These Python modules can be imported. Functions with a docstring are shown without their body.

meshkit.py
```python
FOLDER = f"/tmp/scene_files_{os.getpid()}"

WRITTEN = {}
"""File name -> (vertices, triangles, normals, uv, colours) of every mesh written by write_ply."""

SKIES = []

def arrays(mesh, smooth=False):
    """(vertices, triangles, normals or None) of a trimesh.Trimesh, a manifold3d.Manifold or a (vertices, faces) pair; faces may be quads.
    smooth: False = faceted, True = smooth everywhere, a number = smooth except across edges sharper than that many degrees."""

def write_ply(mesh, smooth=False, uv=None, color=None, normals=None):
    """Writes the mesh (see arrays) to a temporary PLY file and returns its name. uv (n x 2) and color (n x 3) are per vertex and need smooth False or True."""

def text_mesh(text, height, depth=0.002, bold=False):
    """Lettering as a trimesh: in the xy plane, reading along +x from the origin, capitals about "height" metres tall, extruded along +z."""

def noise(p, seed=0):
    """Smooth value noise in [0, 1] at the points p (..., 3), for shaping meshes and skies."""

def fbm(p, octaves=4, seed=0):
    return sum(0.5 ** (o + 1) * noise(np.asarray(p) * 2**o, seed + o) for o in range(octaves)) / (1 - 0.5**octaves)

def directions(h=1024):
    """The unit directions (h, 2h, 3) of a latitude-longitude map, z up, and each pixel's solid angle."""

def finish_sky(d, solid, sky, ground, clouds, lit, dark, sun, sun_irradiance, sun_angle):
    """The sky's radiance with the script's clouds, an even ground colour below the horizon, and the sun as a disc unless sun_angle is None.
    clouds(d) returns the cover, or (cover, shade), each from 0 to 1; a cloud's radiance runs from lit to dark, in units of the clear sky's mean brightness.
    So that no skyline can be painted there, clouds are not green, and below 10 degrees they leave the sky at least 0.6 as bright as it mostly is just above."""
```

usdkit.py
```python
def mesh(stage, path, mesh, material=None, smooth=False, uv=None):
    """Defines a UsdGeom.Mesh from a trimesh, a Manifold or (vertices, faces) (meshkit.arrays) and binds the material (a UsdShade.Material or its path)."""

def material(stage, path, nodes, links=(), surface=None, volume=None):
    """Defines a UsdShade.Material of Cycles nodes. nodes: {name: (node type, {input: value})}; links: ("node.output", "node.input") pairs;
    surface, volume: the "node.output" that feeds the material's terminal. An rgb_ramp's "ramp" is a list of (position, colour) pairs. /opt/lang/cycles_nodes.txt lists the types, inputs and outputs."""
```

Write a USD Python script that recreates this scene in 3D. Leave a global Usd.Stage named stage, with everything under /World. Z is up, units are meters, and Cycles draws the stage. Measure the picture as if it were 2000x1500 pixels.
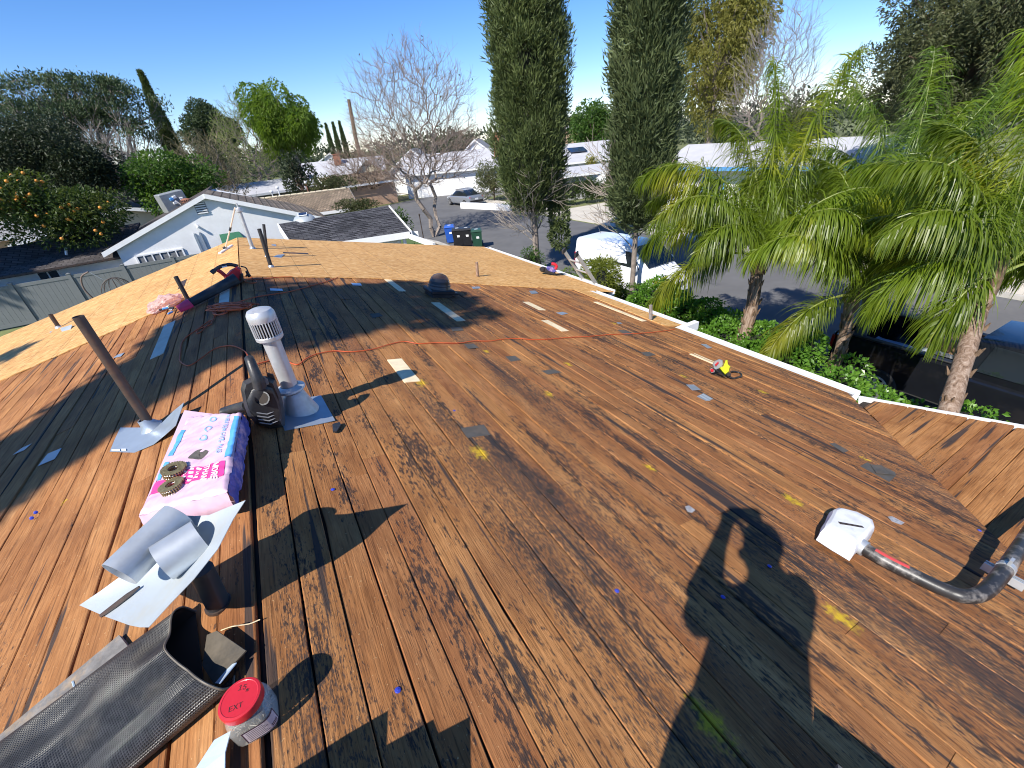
import math, numpy as np, trimesh, usdkit, meshkit
from shapely.geometry import Polygon, box as sbox
from pxr import Usd, UsdGeom, UsdLux, UsdShade, Gf, Sdf, Vt

stage = Usd.Stage.CreateInMemory()
UsdGeom.SetStageUpAxis(stage, 'Z')
UsdGeom.SetStageMetersPerUnit(stage, 1.0)
UsdGeom.Xform.Define(stage, '/World')
PI = math.pi

# ------------------------------------------------------------------ camera, sky, sun, exposure
# z = 0 is the ground; the ridge of the roof we stand on runs along +y at x = 0
F_PX, PITCH, ROLL, YAW = 820.65, 0.53516, -0.09464, 0.48258      # focal length in photograph pixels (2000 wide)
RIDGE = 4.23
SLOPE = 0.24
CAM = np.array([0.466, 0.0, 5.70])
EXPOSURE = 0.70
FW = np.array([math.sin(YAW) * math.cos(PITCH), math.cos(YAW) * math.cos(PITCH), -math.sin(PITCH)])
_r0 = np.array([math.cos(YAW), -math.sin(YAW), 0.0]); _u0 = np.cross(_r0, FW)
CR = math.cos(ROLL) * _r0 + math.sin(ROLL) * _u0
CU = -math.sin(ROLL) * _r0 + math.cos(ROLL) * _u0
cam = UsdGeom.Camera.Define(stage, '/World/camera')
cam.AddTransformOp().Set(Gf.Matrix4d(*CR, 0, *CU, 0, *(-FW), 0, *CAM, 1))
cam.CreateHorizontalApertureAttr(36.0)
cam.CreateFocalLengthAttr(36.0 * F_PX / 2000.0)
cam.CreateClippingRangeAttr(Gf.Vec2f(0.05, 5000.0))
cam.CreateExposureAttr(EXPOSURE)

SUN_EL, SHADOW_AZ = math.radians(43.8), math.radians(64.0)         # shadows fall towards this azimuth (from +y towards +x)
SUN = np.array([-math.sin(SHADOW_AZ) * math.cos(SUN_EL), -math.cos(SHADOW_AZ) * math.cos(SUN_EL), math.sin(SUN_EL)])
SUN_STRENGTH, SKY_STRENGTH = 1.18, 0.102
sky_mat = usdkit.material(stage, '/World/Looks/sky', {
    'sky': ('sky_texture', {'sky_type': 'single_scattering', 'sun_disc': False, 'sun_elevation': SUN_EL,
                            'sun_rotation': math.atan2(SUN[0], SUN[1]), 'altitude': 900.0, 'air_density': 1.0, 'aerosol_density': 0.02, 'ozone_density': 3.0}),
    'hs': ('hsv', {'saturation': 1.20}), 'tint': ('mix_color', {'blend_type': 'multiply', 'fac': 1.0, 'b': (.92, .94, 1.10), 'use_clamp': False}),
    'bg': ('background_shader', {'strength': SKY_STRENGTH})}, [('sky.color', 'tint.a'), ('tint.result', 'hs.color'), ('hs.color', 'bg.color')], surface='bg.background')
dome = UsdLux.DomeLight.Define(stage, '/World/sky')
UsdShade.MaterialBindingAPI.Apply(dome.GetPrim()).Bind(sky_mat)
dome.GetPrim().SetCustomDataByKey('kind', 'structure')
sun = UsdLux.DistantLight.Define(stage, '/World/sun')
sun.CreateNormalizeAttr(True); sun.CreateIntensityAttr(SUN_STRENGTH); sun.CreateAngleAttr(0.5)
sun.CreateColorAttr(Gf.Vec3f(1.0, 0.95, 0.87))
_zx = np.cross([0, 0, 1.0], SUN); _zx /= np.linalg.norm(_zx); _zy = np.cross(SUN, _zx)
sun.AddTransformOp().Set(Gf.Matrix4d(*_zx, 0, *_zy, 0, *SUN, 0, 0, 0, 30, 1))

# ------------------------------------------------------------------ points of the place: sight lines from the photograph met with real planes
def ray(px, py): return FW * F_PX + CR * (px - 1000.0) - CU * (py - 750.0)
def on_plane(px, py, n, d): r = ray(px, py); return CAM + r * ((d - n @ CAM) / (n @ r))
N_RIGHT, N_LEFT = np.array([SLOPE, 0, 1.0]), np.array([-SLOPE, 0, 1.0])
def RP(px, py, h=0.0): return on_plane(px, py, N_RIGHT, RIDGE + h)
def LP(px, py, h=0.0): return on_plane(px, py, N_LEFT, RIDGE + h)
def SP(px, py, h=0.0):
    p = RP(px, py, h); return p if p[0] >= 0 else LP(px, py, h)
def roof_z(x): return RIDGE - SLOPE * abs(x)
def GZ(px, py, z=0.0): return on_plane(px, py, np.array([0, 0, 1.0]), z)
def FAR(px, py, D):
    d = ray(px, py); return CAM + d * D / math.hypot(d[0], d[1])
def ATY(px, py, y): d = ray(px, py); return CAM + d * y / d[1]
def DEP(px, py, z): return CAM + ray(px, py) * z / F_PX

# ------------------------------------------------------------------ prims
taken = {}
def numbered(path):
    k = taken.get(path, 0); taken[path] = k + 1
    return path if k == 0 else f'{path}_{k:03d}'
def setdata(prim, **kw):
    for k, v in kw.items():
        if v: prim.SetCustomDataByKey(k, v)
class Thing:
    def __init__(self, name, label, cat, loc=(0, 0, 0), mat=None, group=None, kind=None):
        self.M = np.eye(4)
        if mat is not None: self.M = np.array(mat, float)
        else: self.M[:3, 3] = loc
        self.path = numbered('/World/' + name)
        x = UsdGeom.Xform.Define(stage, self.path)
        x.AddTransformOp().Set(Gf.Matrix4d(*self.M.T.ravel()))
        self.prim = x.GetPrim(); self.inv = np.linalg.inv(self.M)
        setdata(self.prim, label=label, category=cat, group=group, kind=kind)
    def part(self, name, mesh, material, parent=None, smooth=False, label=None, world=False, kind=None):
        p = numbered((parent or self.path) + '/' + name)
        v, f, n = meshkit.arrays(mesh, smooth)
        if world:
            v = v @ self.inv[:3, :3].T + self.inv[:3, 3]
            if n is not None: n = n @ self.inv[:3, :3].T
        m = UsdGeom.Mesh.Define(stage, p)
        m.CreatePointsAttr(Vt.Vec3fArray.FromNumpy(v.astype(np.float32)))
        m.CreateFaceVertexCountsAttr(Vt.IntArray.FromNumpy(np.full(len(f), 3, np.int32)))
        m.CreateFaceVertexIndicesAttr(Vt.IntArray.FromNumpy(f.astype(np.int32).ravel()))
        m.CreateSubdivisionSchemeAttr('none')
        if n is not None:
            m.CreateNormalsAttr(Vt.Vec3fArray.FromNumpy(n.astype(np.float32))); m.SetNormalsInterpolation('vertex')
        UsdShade.MaterialBindingAPI.Apply(m.GetPrim()).Bind(material)
        setdata(m.GetPrim(), label=label, kind=kind)
        return p
def single(name, mesh, material, label, cat, group=None, kind=None, smooth=False):
    p = numbered('/World/' + name)
    m = usdkit.mesh(stage, p, mesh, material, smooth=smooth)
    setdata(m.GetPrim(), label=label, category=cat, group=group, kind=kind)
    return p
def structure(name, mesh, material, smooth=False):
    p = numbered('/World/' + name)
    m = usdkit.mesh(stage, p, mesh, material, smooth=smooth)
    setdata(m.GetPrim(), kind='structure')
    return p

# ------------------------------------------------------------------ shapes
def cat(*ms):
    ms = [m for m in ms if m is not None]
    ms = [trimesh.Trimesh(*m, process=False) if isinstance(m, tuple) else m for m in ms]
    return trimesh.util.concatenate(ms)
def rotm(ang, axis, pt=None): return trimesh.transformations.rotation_matrix(ang, axis, pt)
def moved(m, t=(0, 0, 0), rz=0, rx=0, ry=0):
    m = m.copy()
    if rx: m.apply_transform(rotm(rx, [1, 0, 0]))
    if ry: m.apply_transform(rotm(ry, [0, 1, 0]))
    if rz: m.apply_transform(rotm(rz, [0, 0, 1]))
    m.apply_translation(t); return m
def box(sx, sy, sz, c=(0, 0, 0), bevel=0.0):
    if bevel <= 0:
        m = trimesh.creation.box([sx, sy, sz])
    else:
        b = min(bevel, sx * .49, sy * .49, sz * .49); pts = []
        for ix in (-1, 1):
            for iy in (-1, 1):
                for iz in (-1, 1):
                    pts += [(ix * (sx / 2 - b), iy * (sy / 2 - b), iz * sz / 2), (ix * (sx / 2 - b), iy * sy / 2, iz * (sz / 2 - b)), (ix * sx / 2, iy * (sy / 2 - b), iz * (sz / 2 - b))]
        m = trimesh.convex.convex_hull(np.array(pts))
    m.apply_translation(c); return m
def bbox(x0, x1, y0, y1, z0, z1, bevel=0.0): return box(x1 - x0, y1 - y0, z1 - z0, ((x0 + x1) / 2, (y0 + y1) / 2, (z0 + z1) / 2), bevel)
def tube(pts, r, n=8, cap=True):
    """A tube along the points; r a number or one radius per point."""
    pts = np.asarray(pts, float); k = len(pts); r = np.broadcast_to(np.asarray(r, float), (k,))
    t = np.gradient(pts, axis=0); t /= np.maximum(np.linalg.norm(t, axis=1, keepdims=True), 1e-9)
    ref = np.array([0, 0, 1.0]) if abs(t[0, 2]) < .9 else np.array([1.0, 0, 0])
    u = np.zeros_like(pts); a = np.cross(t[0], ref); a /= np.linalg.norm(a)
    for i in range(k):
        a = a - t[i] * (a @ t[i]); a /= max(np.linalg.norm(a), 1e-9); u[i] = a
    w = np.cross(t, u)
    ang = np.arange(n) * 2 * PI / n
    v = (pts[:, None] + r[:, None, None] * (np.cos(ang)[None, :, None] * u[:, None] + np.sin(ang)[None, :, None] * w[:, None])).reshape(-1, 3)
    i, j = np.meshgrid(np.arange(k - 1), np.arange(n), indexing='ij'); a0 = i * n + j; a1 = i * n + (j + 1) % n
    f = np.concatenate([np.stack([a0, a1, a1 + n], -1).reshape(-1, 3), np.stack([a0, a1 + n, a0 + n], -1).reshape(-1, 3)])
    if cap:
        c0, c1 = len(v), len(v) + 1; v = np.vstack([v, pts[:1], pts[-1:]]); q = np.arange(n); q1 = (q + 1) % n
        f = np.vstack([f, np.stack([np.full(n, c0), q1, q], 1), np.stack([np.full(n, c1), (k - 1) * n + q, (k - 1) * n + q1], 1)])
    return trimesh.Trimesh(v, f, process=False)
def lathe(profile, n=24, c=(0, 0, 0)):
    """profile: (radius, z) from bottom to top, about the z axis."""
    p = np.asarray(profile, float); k = len(p); ang = np.arange(n) * 2 * PI / n
    v = np.stack([p[:, None, 0] * np.cos(ang), p[:, None, 0] * np.sin(ang), np.repeat(p[:, None, 1], n, 1)], -1).reshape(-1, 3) + np.array(c)
    i, j = np.meshgrid(np.arange(k - 1), np.arange(n), indexing='ij'); a0 = i * n + j; a1 = i * n + (j + 1) % n
    f = np.concatenate([np.stack([a0, a1, a1 + n], -1).reshape(-1, 3), np.stack([a0, a1 + n, a0 + n], -1).reshape(-1, 3)])
    return trimesh.Trimesh(v, f, process=False)
def prism(poly, z0, z1):
    m = trimesh.creation.extrude_polygon(Polygon(poly) if not isinstance(poly, Polygon) else poly, z1 - z0, engine='earcut'); m.apply_translation((0, 0, z0)); return m
def ears(pts):
    """Triangles of a simple polygon by clipping ears."""
    p = np.asarray(pts, float)[:, :2]; idx = list(range(len(p))); area = sum(p[i - 1][0] * p[i][1] - p[i][0] * p[i - 1][1] for i in idx)
    if area < 0: idx = idx[::-1]
    out = []; cr = lambda a, b, c: (b[0] - a[0]) * (c[1] - a[1]) - (b[1] - a[1]) * (c[0] - a[0]); guard = 0
    while len(idx) > 3 and guard < 5000:
        guard += 1; n = len(idx); done = False
        for i in range(n):
            a, b, c = idx[i - 1], idx[i], idx[(i + 1) % n]
            if cr(p[a], p[b], p[c]) <= 1e-12: continue
            if any(cr(p[a], p[b], p[k]) >= 0 and cr(p[b], p[c], p[k]) >= 0 and cr(p[c], p[a], p[k]) >= 0 for k in idx if k not in (a, b, c)): continue
            out.append((a, b, c)); idx.pop(i); done = True; break
        if not done: idx.pop(0)
    out.append(tuple(idx[:3])); return np.array(out)
def plate(pts, th):
    """A flat plate with thickness th below the (nearly) planar outline pts."""
    pts = np.asarray(pts, float); n = np.zeros(3)
    for i in range(len(pts)): n += np.cross(pts[i] - pts[0], pts[(i + 1) % len(pts)] - pts[0])
    n /= np.linalg.norm(n)
    if n[2] < 0: pts, n = pts[::-1], -n
    k = len(pts); v = np.vstack([pts, pts - n * th]); f = []
    for i in range(1, k - 1): f += [(0, i, i + 1), (k, k + i + 1, k + i)]
    for i in range(k): j = (i + 1) % k; f += [(i, k + i, k + j), (i, k + j, j)]
    return trimesh.Trimesh(v, f, process=False)
def sheet(grid, th=0.0):
    """Surface through a (rows, cols, 3) grid of points, with thickness th."""
    g = np.asarray(grid, float); a, b = g.shape[:2]
    i, j = np.meshgrid(np.arange(a - 1), np.arange(b - 1), indexing='ij'); q = i * b + j
    f = np.concatenate([np.stack([q, q + 1, q + b + 1], -1).reshape(-1, 3), np.stack([q, q + b + 1, q + b], -1).reshape(-1, 3)])
    v = g.reshape(-1, 3)
    if th > 0:
        m = trimesh.Trimesh(v, f, process=False); n = np.array(m.vertex_normals); N = len(v)
        edge = list(range(b)) + [r * b + b - 1 for r in range(1, a)] + [(a - 1) * b + c for c in range(b - 2, -1, -1)] + [r * b for r in range(a - 2, 0, -1)]
        e = np.array(edge); e2 = np.roll(e, -1)
        f = np.vstack([f, f[:, ::-1] + N, np.stack([e, e + N, e2 + N], 1), np.stack([e, e2 + N, e2], 1)]); v = np.vstack([v, v - n * th])
    return trimesh.Trimesh(v, f, process=False)
def smooth_line(pts, n=8):
    """Catmull-Rom through pts."""
    p = np.asarray(pts, float); p = np.vstack([2 * p[0] - p[1], p, 2 * p[-1] - p[-2]]); out = []
    for i in range(1, len(p) - 2):
        t = np.linspace(0, 1, n, endpoint=False)[:, None]
        out.append(.5 * (2 * p[i] + (p[i + 1] - p[i - 1]) * t + (2 * p[i - 1] - 5 * p[i] + 4 * p[i + 1] - p[i + 2]) * t ** 2 + (3 * p[i] - p[i - 1] - 3 * p[i + 1] + p[i + 2]) * t ** 3))
    return np.vstack(out + [p[-2:-1]])
def frame(o, xdir, up):
    """4x4: origin o, z along up, x as near xdir as may be."""
    z = np.asarray(up, float); z = z / np.linalg.norm(z); x = np.asarray(xdir, float); x = x - z * (x @ z); x /= np.linalg.norm(x); y = np.cross(z, x)
    m = np.eye(4); m[:3, 0], m[:3, 1], m[:3, 2], m[:3, 3] = x, y, z, o; return m
def roof_frame(o, xdir):
    return frame(o, xdir, N_RIGHT if o[0] >= 0 else N_LEFT)
def hull(*pts): return trimesh.convex.convex_hull(np.vstack(pts))
def ball(c, r, sub=1):
    m = trimesh.creation.icosphere(sub, 1.0); m.apply_scale(r if np.ndim(r) else (r, r, r)); m.apply_translation(c); return m

# ------------------------------------------------------------------ materials
def mat(name, nodes, links, surface): return usdkit.material(stage, '/World/Looks/' + name, nodes, links, surface=surface)
def paint(name, c, rough=.55, metal=0.0, vary=.12, scale=6.0, bump=.15, bscale=60.0, dirt=None, dscale=2.5, damt=.5, spec=.5, tint=0.0, coat=0.0):
    """Everyday surface: colour c mottled by noise, optional dirt patches, a fine bump."""
    c = np.array(c, float); lo, hi = c * (1 - vary), np.minimum(c * (1 + vary), .95)
    n = {'g': ('geometry', {}), 'n1': ('noise_texture', {'scale': scale, 'detail': 5.0, 'roughness': .6}),
         'r1': ('rgb_ramp', {'ramp': [(.3, lo), (.7, hi)]}), 'n2': ('noise_texture', {'scale': bscale, 'detail': 3.0}),
         'b': ('bump', {'strength': bump, 'distance': .004}), 'p': ('principled_bsdf', {'roughness': rough, 'metallic': metal, 'specular_ior_level': spec, 'coat_weight': coat})}
    l = [('g.position', 'n1.vector'), ('g.position', 'n2.vector'), ('n1.fac', 'r1.fac'), ('n2.fac', 'b.height'), ('b.normal', 'p.normal')]
    col = 'r1.color'
    if dirt is not None:
        n['n3'] = ('noise_texture', {'scale': dscale, 'detail': 6.0, 'roughness': .7}); n['r3'] = ('rgb_ramp', {'ramp': [(.5, (0, 0, 0)), (.68, (damt, damt, damt))]})
        n['mx'] = ('mix_color', {'b': tuple(dirt)}); l += [('g.position', 'n3.vector'), ('n3.fac', 'r3.fac'), ('r3.color', 'mx.fac'), (col, 'mx.a')]; col = 'mx.result'
    if tint:
        n['oi'] = ('object_info', {}); n['mr'] = ('map_range', {'to_min': 1 - tint, 'to_max': 1 + tint}); n['hs'] = ('hsv', {})
        l += [('oi.random', 'mr.value'), ('mr.result', 'hs.value'), (col, 'hs.color')]; col = 'hs.color'
    l.append((col, 'p.base_color'))
    return mat(name, n, l, 'p.BSDF')
def leaf(name, c0, c1, trans=.35, rough=.5, scale=1.2, tint=.12, back=None, spec=.3):
    """Leaves: colour wanders between c0 and c1 in clumps and leaf to leaf, light comes through."""
    n = {'g': ('geometry', {}), 'n1': ('noise_texture', {'scale': scale, 'detail': 3.0}), 'ad': ('math', {'math_type': 'multiply_add', 'value2': .55, 'value3': -.27}),
         'ad2': ('math', {'math_type': 'add'}), 'r1': ('rgb_ramp', {'ramp': [(.25, c0), (.75, c1)]}),
         'oi': ('object_info', {}), 'mr': ('map_range', {'to_min': 1 - tint, 'to_max': 1 + tint}), 'hs': ('hsv', {}),
         'p': ('principled_bsdf', {'roughness': rough, 'specular_ior_level': spec}), 't': ('translucent_bsdf', {}), 'm': ('mix_closure', {'fac': trans}),
         'br': ('hsv', {'value': 1.5, 'saturation': 1.1})}
    l = [('g.position', 'n1.vector'), ('g.random_per_island', 'ad.value1'), ('n1.fac', 'ad2.value1'), ('ad.value', 'ad2.value2'), ('ad2.value', 'r1.fac'), ('oi.random', 'mr.value'), ('mr.result', 'hs.value'), ('r1.color', 'hs.color'),
         ('hs.color', 'p.base_color'), ('hs.color', 'br.color'), ('br.color', 't.color'), ('p.BSDF', 'm.closure1'), ('t.BSDF', 'm.closure2')]
    return mat(name, n, l, 'm.closure')
# ================================================================== materials of the roof
def plank_material(name='weathered_plank', cross=False):
    S = (lambda q: (q, 1, 1)) if cross else (lambda q: (1, q, 1))
    n = {'g': ('geometry', {}), 'oi': ('object_info', {}), 'sx': ('separate_xyz', {}),
         'ox': ('math', {'math_type': 'multiply', 'value2': 37.0}), 'oy': ('math', {'math_type': 'multiply', 'value2': 91.0}), 'off': ('combine_xyz', {}),
         'v': ('vector_math', {'math_type': 'add'}),
         'mg': ('mapping', {'scale': S(.035)}), 'ng': ('noise_texture', {'scale': 120.0, 'detail': 4.0, 'roughness': .65, 'distortion': .6}),
         'mb': ('mapping', {'scale': S(.22)}), 'nb': ('noise_texture', {'scale': 9.0, 'detail': 7.0, 'roughness': .68}),
         'rb': ('rgb_ramp', {'ramp': [(.22, (.165, .064, .024)), (.42, (.295, .125, .045)), (.60, (.395, .182, .070)), (.80, (.50, .265, .112))]}),
         'rg': ('rgb_ramp', {'ramp': [(.3, (.48, .44, .42)), (.48, (1, 1, 1)), (.72, (1.22, 1.19, 1.12))]}),
         'mul': ('mix_color', {'blend_type': 'multiply', 'fac': 1.0, 'use_clamp': False}),
         'mr': ('map_range', {'to_min': .84, 'to_max': 1.10}), 'mh': ('map_range', {'to_min': .4965, 'to_max': .5045}), 'hs': ('hsv', {}),
         # grey dirt film
         'nd': ('noise_texture', {'scale': 1.6, 'detail': 6.0, 'roughness': .65}), 'rd': ('rgb_ramp', {'ramp': [(.45, (0, 0, 0)), (.75, (.55, .55, .55))]}), 'mxd': ('mix_color', {'b': (.17, .075, .035)}),
         # black felt residue: clusters x fine blotches
         'mc': ('mapping', {'scale': S(.16)}), 'nc': ('noise_texture', {'scale': 7.5, 'detail': 4.0, 'roughness': .65}),
         'mf': ('mapping', {'scale': S(.24)}), 'nf': ('noise_texture', {'scale': 78.0, 'detail': 6.0, 'roughness': .72}),
         'sum': ('math', {'math_type': 'add'}), 'side': ('map_range', {'from_min': -.25, 'from_max': .35, 'to_min': -.10 if cross else -.075, 'to_max': -.075 if cross else 0.0, 'clamp': True}), 'sum2': ('math', {'math_type': 'add'}),
         'far': ('map_range', {'from_min': -.5, 'from_max': 7.0, 'to_min': .012, 'to_max': -.03, 'clamp': True}), 'sum3': ('math', {'math_type': 'add'}),
         'rr': ('rgb_ramp', {'ramp': [(.533, (0, 0, 0)), (.561, (.80, .80, .80)), (.635, (.95, .95, .95))]}) ,
         'nf2': ('noise_texture', {'scale': 150.0, 'detail': 4.0, 'roughness': .65}), 'nc2': ('noise_texture', {'scale': 2.3, 'detail': 3.0}), 'sm2': ('math', {'math_type': 'add'}), 'hf2': ('math', {'math_type': 'multiply', 'value2': .5}), 'ad2': ('math', {'math_type': 'add'}), 'rr2': ('rgb_ramp', {'ramp': [(.532, (0, 0, 0)), (.568, (.78, .78, .78))]}), 'mxr2': ('mix_color', {'b': (.045, .038, .036)}),
         'half': ('math', {'math_type': 'multiply', 'value2': .5}),
         'mxr': ('mix_color', {'b': (.026, .024, .025)}),
         # long tar streaks beside some joints
         'ms': ('mapping', {'scale': S(.04)}), 'ns': ('noise_texture', {'scale': 13.0, 'detail': 3.0, 'roughness': .55, 'distortion': .2}), 'rs': ('rgb_ramp', {'ramp': [(.628, (0, 0, 0)), (.652, (.88, .88, .88))]}),
         'mxs': ('mix_color', {'b': (.032, .031, .033)}),
         # knots
         'mk': ('mapping', {'scale': (3.1, .95, 3.1)}), 'vk': ('voronoi_texture', {'scale': 1.0, 'feature': 'f1'}), 'nk': ('noise_texture', {'scale': 20.0, 'detail': 2.0}),
         'kd': ('math', {'math_type': 'multiply_add', 'value2': .05}),
         'rk': ('rgb_ramp', {'ramp': [(0, (.55, .55, .55)), (.055, (.35, .35, .35)), (.075, (.6, .6, .6)), (.10, (.1, .1, .1)), (.125, (.35, .35, .35)), (.16, (0, 0, 0))]}), 'mxk': ('mix_color', {'b': (.16, .055, .018)}),
         # specks
         'nw': ('noise_texture', {'scale': 95.0, 'detail': 2.0}), 'rw': ('rgb_ramp', {'ramp': [(.715, (0, 0, 0)), (.74, (.8, .8, .8))]}), 'mxw': ('mix_color', {'b': (.55, .36, .18)}),
         'hb': ('math', {'math_type': 'multiply_add', 'value2': .35}), 'b': ('bump', {'strength': .8, 'distance': .005}),
         'ro': ('map_range', {'to_min': .62, 'to_max': .80}), 'p': ('principled_bsdf', {'specular_ior_level': .16})}
    l = [('oi.random', 'ox.value1'), ('oi.random', 'oy.value1'), ('ox.value', 'off.x'), ('oy.value', 'off.y'), ('g.position', 'v.vector1'), ('off.vector', 'v.vector2'), ('g.position', 'sx.vector')]
    for a, b in (('mg', 'ng'), ('mb', 'nb'), ('mf', 'nf'), ('mk', 'vk')):
        l += [('v.vector', a + '.vector'), (a + '.vector', b + '.vector')]
    l += [('g.position', 'mc.vector'), ('mc.vector', 'nc.vector'), ('g.position', 'ms.vector'), ('ms.vector', 'ns.vector'), ('v.vector', 'nk.vector'), ('g.position', 'nd.vector'), ('v.vector', 'nw.vector')]
    l += [('nb.fac', 'rb.fac'), ('ng.fac', 'rg.fac'), ('rb.color', 'mul.a'), ('rg.color', 'mul.b'), ('oi.random', 'mr.value'), ('mr.result', 'hs.value'), ('oi.random', 'mh.value'), ('mh.result', 'hs.hue'), ('mul.result', 'hs.color'),
          ('nd.fac', 'rd.fac'), ('rd.color', 'mxd.fac'), ('hs.color', 'mxd.a'),
          ('nk.fac', 'kd.value1'), ('vk.distance', 'kd.value3'), ('kd.value', 'rk.fac'), ('rk.color', 'mxk.fac'), ('mxd.result', 'mxk.a'),
          ('nw.fac', 'rw.fac'), ('rw.color', 'mxw.fac'), ('mxk.result', 'mxw.a'),
          ('nc.fac', 'sum.value1'), ('nf.fac', 'sum.value2'), ('sum.value', 'half.value1'), ('half.value', 'sum2.value1'), ('sx.x', 'side.value'), ('side.result', 'sum2.value2'),
          ('sx.y', 'far.value'), ('sum2.value', 'sum3.value1'), ('far.result', 'sum3.value2'), ('sum3.value', 'rr.fac'), ('rr.color', 'mxr.fac'), ('mxw.result', 'mxr.a'),
          ('mf.vector', 'nf2.vector'), ('mc.vector', 'nc2.vector'), ('nf2.fac', 'sm2.value1'), ('nc2.fac', 'sm2.value2'), ('sm2.value', 'hf2.value1'), ('hf2.value', 'ad2.value1'), ('side.result', 'ad2.value2'), ('ad2.value', 'rr2.fac'), ('rr2.color', 'mxr2.fac'), ('mxr.result', 'mxr2.a'),
          ('ns.fac', 'rs.fac'), ('rs.color', 'mxs.fac'), ('mxr2.result', 'mxs.a'),
          ('nf.fac', 'hb.value1'), ('ng.fac', 'hb.value3'), ('hb.value', 'b.height'), ('b.normal', 'p.normal'), ('ng.fac', 'ro.value'), ('ro.result', 'p.roughness')]
    # yellow marking paint sprayed where boards were to be replaced
    col = 'mxs.result'
    n['ny'] = ('noise_texture', {'scale': 30.0, 'detail': 5.0, 'roughness': .7}); l.append(('g.position', 'ny.vector')); last = None
    for i, (px, py, r) in enumerate([(822, 747, .085), (938, 884, .085), (1548, 975, .07), (1645, 1208, .075), (1390, 1415, .085), (1072, 770, .06), (1200, 632, .06), (1268, 913, .05), (1110, 712, .06), (950, 686, .05), (1490, 765, .06), (1335, 735, .05), (1690, 896, .04), (125, 980, .025)]):
        P = SP(px, py)
        n[f'd{i}'] = ('vector_math', {'math_type': 'distance', 'vector2': tuple(P * np.array([1, .6, 1]))}); n[f'e{i}'] = ('map_range', {'from_min': 0, 'from_max': r, 'to_min': .42, 'to_max': 0, 'clamp': True})
        l += [('my.vector', f'd{i}.vector1'), (f'd{i}.value', f'e{i}.value')]
        if last is None: last = f'e{i}.result'
        else:
            n[f'm{i}'] = ('math', {'math_type': 'maximum'}); l += [(last, f'm{i}.value1'), (f'e{i}.result', f'm{i}.value2')]; last = f'm{i}.value'
    n['my'] = ('mapping', {'scale': (1, .6, 1)}); l.append(('g.position', 'my.vector'))
    n['ysum'] = ('math', {'math_type': 'add'}); n['yr'] = ('rgb_ramp', {'ramp': [(.66, (0, 0, 0)), (.90, (.75, .75, .75))]}); n['mxy'] = ('mix_color', {'b': (.66, .46, .02)})
    n['yc'] = ('math', {'math_type': 'greater_than', 'value2': .005}); n['ym'] = ('math', {'math_type': 'multiply'})
    l += [(last, 'ysum.value1'), ('ny.fac', 'ysum.value2'), ('ysum.value', 'yr.fac'), (last, 'yc.value1'), ('yr.color', 'ym.value1'), ('yc.value', 'ym.value2'), ('ym.value', 'mxy.fac'), (col, 'mxy.a'), ('mxy.result', 'p.base_color')]
    return mat(name, n, l, 'p.BSDF')
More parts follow.
